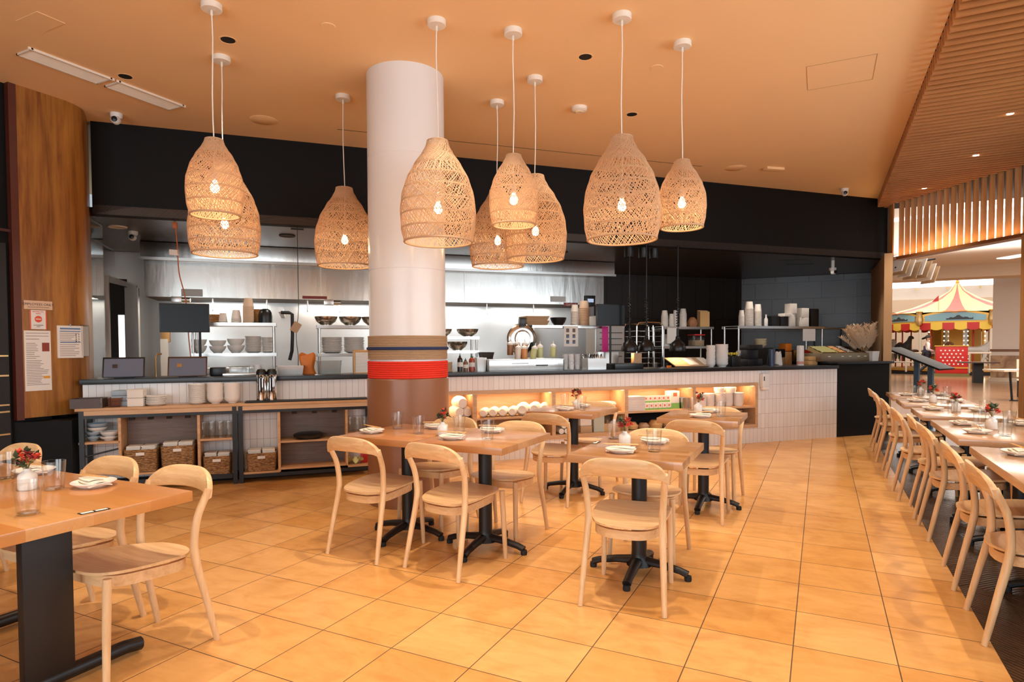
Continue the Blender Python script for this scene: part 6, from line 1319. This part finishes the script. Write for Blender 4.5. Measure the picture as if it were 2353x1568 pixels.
kone('floor_drain_tap', MB().tube([(0, 0, 0), (0, 0, .20), (.02, 0, .24), (.06, 0, .24)], .010, 8), M['brass'], 'small brass tap behind the left tablet', 'tap', -8.93, .42, ZC)

# ================================================================== mall beyond the opening
t = thing('menu_stand', 'black slanted menu board on two blue steel posts beside the counter end', 'stand', (1.42, 11.9, 0), rad(-28))
MB().cbox((0, 0, 1.14), (.86, .60, .03), 0, 0, rad(23)).build('board', M['wallblack'], t, bevel=.006)
bp = mat('blue_steel', (.05, .12, .20), .4)
for x in (-.03, .17): MB().box(x - .035, x + .035, -.03, .03, 0, 1.14 - x * .42).build('post', bp, t, smooth=0)
MB().box(-.30, .42, -.25, .25, 0, .012).build('base_plate', bp, t, smooth=0)
def wallseg(x0, y0, x1, y1, z0, z1, m, label, name='wall_mall', th=.15):
    d = Vector((x1 - x0, y1 - y0, 0)); return struct(name, MB().box(0, d.length, 0, th, z0, z1), m, label, (x0, y0, 0), math.atan2(d.y, d.x), smooth=0)
struct('ceiling_mall', MB().prism([(-12, 14.25), (1.2, 14.25), (1.2, 11.6), (3.2, 9.0), (20, 9.0), (22, 26), (-12, 30)], 4.02, 4.2), M['mallwhite'], 'white plaster ceiling of the mall', smooth=0)
for (a, c, w_) in [((1.3, 15.5), (5.2, 14.2), .30), ((2.0, 22.5), (4.0, 14.0), .35), ((5.0, 24), (9.0, 17.5), .40)]:
    d = Vector((c[0] - a[0], c[1] - a[1], 0)); struct('trim_5', MB().box(0, d.length, -w_ / 2, w_ / 2, -.03, 0), M['cove'], 'glowing light cove in the mall ceiling', (a[0], a[1], 4.02), math.atan2(d.y, d.x), smooth=0)
struct('trim_6', MB().box(-12, 24, 25.6, 26.6, 3.62, 4.02), M['beige'], 'plaster beam across the mall', smooth=0)
struct('trim_7', MB().box(-12, 24, 30.0, 30.4, 3.95, 4.25), M['mallwhite'], 'second plaster beam across the mall', smooth=0)
struct('window_4', MB().box(-12, 30, 46.0, 46.1, 4.9, 8.2), M['skyglow'], 'bright clerestory glazing at the end of the mall', smooth=0)
struct('ceiling_mall', MB().box(-12, 30, 30, 48, 8.2, 8.4), M['mallwhite'], 'high mall ceiling', smooth=0)
wallseg(-12, 46, 30, 46, 0, 3.4, M['beige'], 'far beige mall wall'); wallseg(-12, 45.6, 30, 45.6, 3.4, 4.15, mat('warm_cornice', (.72, .55, .40), .7), 'warm cornice band on the far mall wall'); wallseg(-12, 45.8, 30, 45.8, 4.15, 4.9, M['mallwhite'], 'pale band under the mall glazing')
b = MB()
for k in range(12): b.box(-6 + k * 1.6, -5.9 + k * 1.6, 45.5, 45.6, 4.72, 4.84)
struct('trim_8', b, M['brass'], 'row of small lamps on the far cornice', smooth=0)
wallseg(2.2, 31.5, 3.1, 45.5, 0, 3.3, M['beige'], 'beige shop front at the left side of the mall')
for k, y in enumerate((33.5, 37.5, 41.5)): struct('door_%d' % (k + 1), MB().box(-.02, 0.08, -.9, .9, 0, 2.35), mat('shop_glass_%d' % k, (.30, .36, .36), .15), 'glazed shop door in the left mall front', (2.42 + .064 * (y - 31.5), y, 0), rad(-4), smooth=0)
# pillar at right
t = struct('mall_pillar', MB().box(-.62, .62, -.5, .5, 1.10, 8.0), M['mallwhite'], 'square mall pillar with a stone base', (6.35, 28.6, 0), rad(-14), smooth=0)
MB().box(-.66, .66, -.54, .54, .02, .95).build('pillar_stone_base', M['stone'], t, smooth=0); MB().box(-.64, .64, -.52, .52, .95, 1.10).build('pillar_cap', M['mallwhite'], t, smooth=0); MB().box(-.68, .68, -.56, .56, 1.10, 1.18).build('pillar_rail', mat('brown_rail', (.22, .09, .04), .4), t, smooth=0); MB().box(-.70, .70, -.58, .58, 0, .14).build('pillar_plinth', M['beige'], t, smooth=0)
# hanging louvre screen
t = thing('louvre_screen', 'cluster of black and tan louvres hanging beyond the wall end', 'louvre screen', (1.32, 14.6, 0), rad(15))
for k in range(8):
    MB().cbox((.05 + k * .085, .05 * sin(k), 2.98 - .05 * k + .11 * (k // 4)), (.022, .35, .34), rad(18), 0, rad(20)).build('louvre', M['kraft'] if k % 2 else M['offwhite'], t, smooth=0)
for z_ in (2.86, 3.06): MB().tube([(0, 0, z_ + .05), (.35, .1, z_ - .05), (.72, .0, z_)], .018, 8).build('support_arm', M['blackmetal'], t)
MB().box(.3, .34, -.02, .02, 3.1, 4.02).build('hanger', M['blackmetal'], t, smooth=0)
# ---- carousel
CC = Vector((6.05, 37.6, 0)); CRD = 3.55
t = thing('carousel', 'red and yellow striped fairground carousel out in the mall', 'carousel', CC, rad(12))
NSD = 8
def ring(r, z_): return [(r * cos(2 * PI * (k + .5) / NSD), r * sin(2 * PI * (k + .5) / NSD), z_) for k in range(NSD)]
cany = [(.06, 4.42), (.35, 4.02), (.95, 3.62), (1.9, 3.22), (2.9, 2.95), (3.5, 2.86)]
def canopy_part(par, m, name):
    b = MB()
    for k in range(NSD * 3):
        if (k % 3 == 1) != (par == 1): continue
        vs = []
        for r, z_ in cany:
            for a in (k, k + 1):
                A_ = 2 * PI * a / (NSD * 3); vs.append((r * cos(A_), r * sin(A_), z_))
        fs = [(2 * i, 2 * i + 1, 2 * i + 3, 2 * i + 2) for i in range(len(cany) - 1)]; b.add(vs, fs)
    return b.build(name, m, t, smooth=30)
canopy_part(1, mat('carousel_pink', (.78, .14, .12), .5), 'canopy_red_stripe'); canopy_part(0, mat('carousel_cream', (.90, .78, .30), .5), 'canopy_yellow_stripe')
MB().lathe([(.05, 4.38), (.09, 4.45), (.05, 4.55), (.02, 4.6), (0, 4.62)], 14).build('finial', M['gold'], t)
sky_ = mat('painted_sea', (.24, .42, .48), .5); hull = mat('painted_ship', (.04, .045, .05), .6)
fb, pb, sp = MB(), MB(), MB()
R_ = 3.55
for k in range(NSD):
    a0, a1 = 2 * PI * k / NSD, 2 * PI * (k + 1) / NSD; p0 = Vector((R_ * cos(a0), R_ * sin(a0), 0)); p1 = Vector((R_ * cos(a1), R_ * sin(a1), 0)); d = (p1 - p0); L = d.length; d.normalize(); n_ = Vector((d.y, -d.x, 0)); n = 16
    def strip(bld, o, zlo, zhi, m0=.0, m1=1.0, n=n):
        vs = []
        for i in range(n + 1):
            u = m0 + (m1 - m0) * i / n; p = p0 + d * L * u
            for q in (o, o - .05):
                vs += [(p.x + n_.x * q, p.y + n_.y * q, zlo(u)), (p.x + n_.x * q, p.y + n_.y * q, zhi(u))]
        fs = []
        for i in range(n):
            j = 4 * i; fs += [(j, j + 4, j + 5, j + 1), (j + 2, j + 3, j + 7, j + 6), (j + 1, j + 5, j + 7, j + 3), (j, j + 2, j + 6, j + 4)]
        bld.add(vs, fs)
    top = lambda u: 2.72 + .26 * (1 - abs(2 * u - 1)) ** .8 - .10 * math.exp(-((u - .5) / .05) ** 2)
    strip(fb, .0, lambda u: 2.36, top); strip(pb, .03, lambda u: 2.45, lambda u: top(u) - .09, .08, .92)
    sp = MB(); strip(sp, .045, lambda u: 2.50, lambda u: 2.56 + .10 * math.exp(-((u - .55) / .07) ** 2) + .04 * (sin(u * 60) > 0), .38, .75, 20); sp.build('painted_boat', hull, t)
fb.build('fascia_frame', M['gold'], t); pb.build('fascia_painting', sky_, t)
va = [MB(), MB()]
for k in range(NSD * 6):
    a0, a1 = 2 * PI * k / (NSD * 6), 2 * PI * (k + 1) / (NSD * 6); r = R_ * .985; b = va[k % 2]; vs = []
    for i in range(7):
        a = a0 + (a1 - a0) * i / 6; zb = 2.08 - .06 * sin(PI * i / 6); vs += [(r * cos(a), r * sin(a), 2.36), (r * cos(a), r * sin(a), zb)]
    b.add(vs, [(2 * i, 2 * i + 1, 2 * i + 3, 2 * i + 2) for i in range(6)])
va[0].build('valance_red', M['red'], t); va[1].build('valance_yellow', M['yellow'], t)
MB().lathe([(3.45, .12), (3.45, .22), (0, .22)], 40).build('platform', M['gold'], t); MB().lathe([(3.3, 0), (3.3, .12), (0, .12)], 40).build('platform_base', mat('maroon_base', (.12, .03, .03), .5), t)
MB().lathe([(3.4, 2.36), (3.4, 2.40), (0, 2.6)], 40).build('ceiling_disc', M['yellow'], t)
for k in range(NSD):
    a = 2 * PI * k / NSD; MB().cyl((R_ * .97 * cos(a), R_ * .97 * sin(a), .22), .055, 2.2, 10).build('outer_post', M['beige'], t)
    MB().lathe([(.0, 2.2), (.12, 2.28), (.17, 2.5), (.12, 2.8), (.16, 2.9), (0, 3.0)], 10, (R_ * cos(a), R_ * sin(a), 0)).build('carved_shield', M['brass'], t)
cm = MB()
for k in range(NSD): a = 2 * PI * (k + .5) / NSD; cm.cbox((1.05 * cos(a), 1.05 * sin(a), 1.3), (.10, .55, 2.15), a)
cm.build('centre_panel', M['gold'], t, smooth=0); bl = MB()
for k in range(NSD):
    a = 2 * PI * k / NSD
    for j in range(9): bl.lathe([(0, -.035), (.035, 0), (0, .035)], 6, (1.22 * cos(a), 1.22 * sin(a), .45 + j * .22))
bl.build('marquee_bulb', M['bulblow'], t); MB().lathe([(.98, .25), (.98, 2.35)], 16).build('mirror_drum', mat('mirror_drum', (.75, .72, .66), .2, .6), t)
# horses: one body each
def horse(par, x, y, z_, rz, m):
    me = D.meshes.new('horse'); V = [(-.45, 0, 0), (-.15, 0, .02), (.2, 0, .0), (.45, 0, .08), (.62, 0, .32), (.72, 0, .52), (.95, 0, .40), (-.62, 0, -.05), (-.72, 0, -.35), (-.40, .12, -.30), (-.55, .13, -.62), (-.40, -.12, -.30), (-.30, -.13, -.62), (.42, .11, -.28), (.62, .12, -.45), (.42, -.11, -.28), (.28, -.12, -.58)]
    E_ = [(0, 1), (1, 2), (2, 3), (3, 4), (4, 5), (5, 6), (0, 7), (7, 8), (0, 9), (9, 10), (0, 11), (11, 12), (3, 13), (13, 14), (3, 15), (15, 16)]
    me.from_pydata(V, E_, []); o = D.objects.new('horse', me); COL.objects.link(o); o.parent = par; o.location = (x, y, z_); o.rotation_euler = (0, 0, rz); me.materials.append(m)
    sk = o.modifiers.new('skin', 'SKIN'); rr = [.22, .22, .20, .19, .12, .10, .06, .07, .04, .08, .04, .08, .04, .08, .04, .08, .04]
    for i, r in enumerate(rr): me.skin_vertices[0].data[i].radius = (r, r * .8)
    me.skin_vertices[0].data[1].use_root = True; o.modifiers.new('sub', 'SUBSURF').levels = 1; o.modifiers['sub'].render_levels = 1
hm = [mat('horse_brown', (.16, .06, .03), .4), mat('horse_white', (.65, .60, .54), .4), mat('horse_black', (.03, .03, .03), .4)]
for k in range(10):
    a = 2 * PI * (k + .3) / 10; r = 2.6; MB().cyl((r * cos(a), r * sin(a), .22), .035, 2.14, 8).build('red_pole', M['red'], t); horse(t, r * cos(a), r * sin(a), .95 + .15 * (k % 3), a + PI / 2, hm[k % 3])
# flag on the canopy rim
FA = rad(250); fb = MB(); fb.tube([(0, 0, 0), (0, 0, .7)], .012, 6); fb.build('flag_pole', M['gold'], t, loc=(-1.9, -3.0, 2.9)); MB().add([(0, -.01, .45), (-.28, -.01, .42), (0, -.01, .72), (0, .01, .45), (-.28, .01, .42), (0, .01, .72)], [(0, 1, 2), (3, 5, 4), (0, 3, 4, 1), (1, 4, 5, 2), (2, 5, 3, 0)]).build('flag', M['red'], t, loc=(-1.9, -3.0, 2.9))
# railing around it
t = thing('carousel_railing', 'cream painted railing in front of the carousel', 'railing', CC, 0); rb = MB()
for z_ in (.55, .98):
    rb.tube([(4.35 * cos(a), 4.35 * sin(a), z_) for a in [rad(150 + 6 * k) for k in range(36)]], .035, 8)
rb.build('rail', M['beige'], t); rb = MB()
for k in range(13): a = rad(155 + 16 * k); MB().cyl((4.35 * cos(a), 4.35 * sin(a), 0), .04, .98, 8).build('railing_post', M['beige'], t)
MB().lathe([(4.42, .0), (4.42, .10), (4.28, .10), (4.28, 0)], 60, close=True).build('kerb', M['black'], t)
# red ticket box
t = thing('ticket_podium', 'red studded ticket podium in front of the carousel', 'podium', (5.02, 32.3, 0), rad(-6))
MB().box(-.56, .56, -.30, .30, .12, 1.28).build('body', M['red'], t, bevel=.015); MB().box(-.62, .62, -.35, .35, 0, .12).build('base', mat('green_gold_trim', (.20, .16, .05), .5), t, smooth=0); MB().box(-.60, .60, -.33, .33, .34, .40).box(-.60, .60, -.33, .33, 1.28, 1.32).build('trim', M['gold'], t, smooth=0)
sb = MB()
for r_ in range(5):
    for c in range(5 if r_ % 2 else 6): sb.lathe([(0, -.03), (.032, -.015), (.036, 0)], 8, (-.38 + c * .152 + (.076 if r_ % 2 else 0), -.302, .52 + r_ * .145), 'y')
sb.build('stud', M['offwhite'], t)
# side table, cafe table, chair in the mall
t = thing('pedestal_table', 'dark square pedestal table in the mall by the pillar', 'table', (4.98, 27.0, 0)); MB().box(-.55, .55, -.4, .4, .70, .74).build('tabletop', mat('dark_top', (.10, .05, .03), .3), t, smooth=0); MB().box(-.14, .14, -.14, .14, .0, .70).build('pedestal', M['black'], t, smooth=0)
t = thing('cafe_table', 'pale cafe table with a black leg just outside the opening', 'table', (4.25, 18.8, 0), rad(20)); MB().box(-.55, .75, -.4, .4, .71, .75).build('tabletop', M['beige'], t, smooth=0)
MB().tube([(-.18, -.1, 0), (-.24, -.1, .71)], .025, 8).build('leg', M['blackmetal'], t); MB().tube([(.55, .1, 0), (.5, .1, .71)], .025, 8).build('leg', M['blackmetal'], t); MB().box(-.22, .12, -.13, -.07, 0, .02).build('foot', M['blackmetal'], t, smooth=0)
t = thing('cafe_chair', 'pale plywood cafe chair behind the pale cafe table', 'chair', (4.72, 20.0, 0), rad(170)); MB().box(-.21, .21, -.21, .21, .43, .45).build('seat', M['beige'], t, bevel=.006); MB().cbox((0, -.20, .74), (.42, .02, .46), 0, rad(10)).build('backrest', M['beige'], t, smooth=0); MB().box(-.12, .12, -.226, -.214, .72, .78).build('hand_slot', M['black'], t, smooth=0)
for x in (-.18, .18):
    for y in (-.18, .18): MB().cyl((x, y, 0), .014, .43, 8).build('leg', M['blackmetal'], t)

# ================================================================== people in the mall
def figure(name, label, loc, rz, J, scale, parts):
    """J: joint -> (x,y,z,r); facing +X. one skinned body, clothes as offset skins."""
    t = thing(name, label, 'person', loc, rz)
    def skin(nm, chain, m, grow=0.0, sub=2, root=0):
        keys = []; ed = []
        for c in chain:
            for a, b_ in zip(c, c[1:]):
                for q in (a, b_):
                    if q not in keys: keys.append(q)
                ed.append((keys.index(a), keys.index(b_)))
        me = D.meshes.new(nm); me.from_pydata([tuple(v * scale for v in J[k][:3]) for k in keys], ed, []); o = D.objects.new(nm, me); COL.objects.link(o); o.parent = t; me.materials.append(m)
        o.modifiers.new('skin', 'SKIN'); md = o.modifiers.new('sub', 'SUBSURF'); md.levels = sub; md.render_levels = sub
        for i, k in enumerate(keys):
            r = (J[k][3] + grow) * scale; fl = J[k][4] if len(J[k]) > 4 else 1.0; me.skin_vertices[0].data[i].radius = (r * fl, r)
            me.skin_vertices[0].data[i].use_root = (i == root)
        me.shade_smooth(); return o
    parts(t, skin); return t
JW = dict(pel=(0, 0, .95, .135), waist=(.0, 0, 1.10, .125), chest=(.02, 0, 1.32, .15), neck=(.03, 0, 1.50, .055), headb=(.05, 0, 1.56, .06), head=(.055, 0, 1.66, .092), top=(.045, 0, 1.745, .075),
          shL=(.02, .19, 1.42, .062), elL=(.0, .25, 1.15, .046), wrL=(.22, .18, 1.04, .034), shR=(.02, -.19, 1.42, .062), elR=(.02, -.25, 1.15, .046), wrR=(.24, -.17, 1.06, .034),
          hiL=(0, .095, .92, .095), knL=(.14, .10, .51, .064), anL=(.20, .10, .10, .045), toL=(.36, .10, .045, .040), hiR=(0, -.095, .92, .095), knR=(.02, -.10, .50, .064), anR=(-.30, -.10, .17, .045), toR=(-.20, -.10, .05, .040))
def walker(t, skin):
    b = skin('body', [('pel', 'waist', 'chest', 'neck', 'headb', 'head', 'top'), ('chest', 'shL', 'elL', 'wrL'), ('chest', 'shR', 'elR', 'wrR'), ('pel', 'hiL', 'knL', 'anL', 'toL'), ('pel', 'hiR', 'knR', 'anR', 'toR')], M['skin'], -.012)
    skin('trousers', [('pel', 'hiL', 'knL', 'anL'), ('pel', 'hiR', 'knR', 'anR')], mat('dark_trousers', (.018, .018, .024), .7), .006)
    skin('shirt', [('pel', 'waist', 'chest'), ('chest', 'shL', 'elL', 'wrL'), ('chest', 'shR', 'elR', 'wrR')], mat('white_shirt', (.82, .78, .74), .7), .006, root=2)
    skin('waistcoat', [('pel', 'waist', 'chest')], mat('navy_waistcoat', (.03, .035, .07), .7), .022, root=1)
    skin('shoe', [('anL', 'toL')], M['black'], .012); skin('shoe', [('anR', 'toR')], M['black'], .012)
    MB().lathe([(0, .098), (.06, .085), (.097, .03), (.10, -.01), (.085, -.03)], 18, (.035, 0, 1.69)).build('hair', M['hair'], t)
    MB().lathe([(0, .02), (.012, 0), (0, -.03)], 8, (.15, 0, 1.655)).build('nose', M['skin'], t)
    for y in (.033, -.033): MB().lathe([(0, -.008), (.009, 0), (0, .008)], 8, (.136, y, 1.685)).build('eye', M['hair'], t)
    MB().box(.128, .142, -.022, .022, 1.612, 1.618).build('mouth', mat('lip', (.35, .10, .08), .5) if 'lip' not in D.materials else D.materials['lip'], t, smooth=0)
    for sgn, w in ((1, JW['wrL']), (-1, JW['wrR'])):
        MB().cbox((w[0] + .045, w[1], w[2] - .008), (.09, .035, .075)).build('hand', M['skin'], t, bevel=.014)
        for k in range(4): MB().tube([(w[0] + .085, w[1], w[2] + .02 - k * .019), (w[0] + .125 - .006 * abs(k - 1), w[1] - .006 * sgn, w[2] + .014 - k * .019), (w[0] + .148 - .008 * abs(k - 1), w[1] - .022 * sgn, w[2] + .006 - k * .019)], [.0095, .0085, .007], 7).build('finger', M['skin'], t)
        MB().tube([(w[0] + .03, w[1] - .012 * sgn, w[2] + .025), (w[0] + .06, w[1] - .03 * sgn, w[2] + .045), (w[0] + .088, w[1] - .036 * sgn, w[2] + .046)], [.011, .010, .008], 7).build('thumb', M['skin'], t)
figure('person', 'person in white shirt and dark waistcoat walking past the carousel', (4.19, 32.75, 0), rad(5), JW, 1.0, walker)
JB = dict(pel=(0, 0, .82, .13), waist=(.12, 0, .95, .12), chest=(.32, 0, 1.02, .135), neck=(.46, 0, 1.00, .05), headb=(.50, 0, .99, .055), head=(.58, 0, .96, .085), top=(.65, 0, .93, .07), shL=(.36, .15, 1.0, .055), elL=(.45, .18, .78, .042), wrL=(.55, .12, .62, .03), shR=(.36, -.15, 1.0, .055), elR=(.48, -.18, .78, .042), wrR=(.60, -.12, .64, .03),
          hiL=(0, .09, .80, .09), knL=(.10, .10, .45, .062), anL=(-.12, .10, .12, .045), toL=(.02, .10, .04, .04), hiR=(0, -.09, .80, .09), knR=(.18, -.10, .44, .062), anR=(.26, -.10, .10, .045), toR=(.42, -.10, .04, .04))
def bender(t, skin):
    skin('body', [('pel', 'waist', 'chest', 'neck', 'headb', 'head', 'top'), ('chest', 'shL', 'elL', 'wrL'), ('chest', 'shR', 'elR', 'wrR'), ('pel', 'hiL', 'knL', 'anL', 'toL'), ('pel', 'hiR', 'knR', 'anR', 'toR')], M['skin'], -.012)
    skin('jeans', [('pel', 'hiL', 'knL', 'anL'), ('pel', 'hiR', 'knR', 'anR')], mat('pale_jeans', (.30, .36, .42), .8), .006)
    skin('sweater', [('pel', 'waist', 'chest'), ('chest', 'shL', 'elL', 'wrL'), ('chest', 'shR', 'elR', 'wrR')], mat('grey_sweater', (.34, .30, .26), .8), .012, root=2)
    skin('shoe', [('anL', 'toL')], M['plate'], .012); skin('shoe', [('anR', 'toR')], M['plate'], .012)
    MB().lathe([(0, .09), (.06, .08), (.094, .03), (.09, -.03)], 16, (.585, 0, .985)).build('hair', M['hair'], t)
figure('person', 'person in grey sweater and pale jeans bending behind the red podium', (5.62, 33.4, 0), rad(175), JB, 1.0, bender)
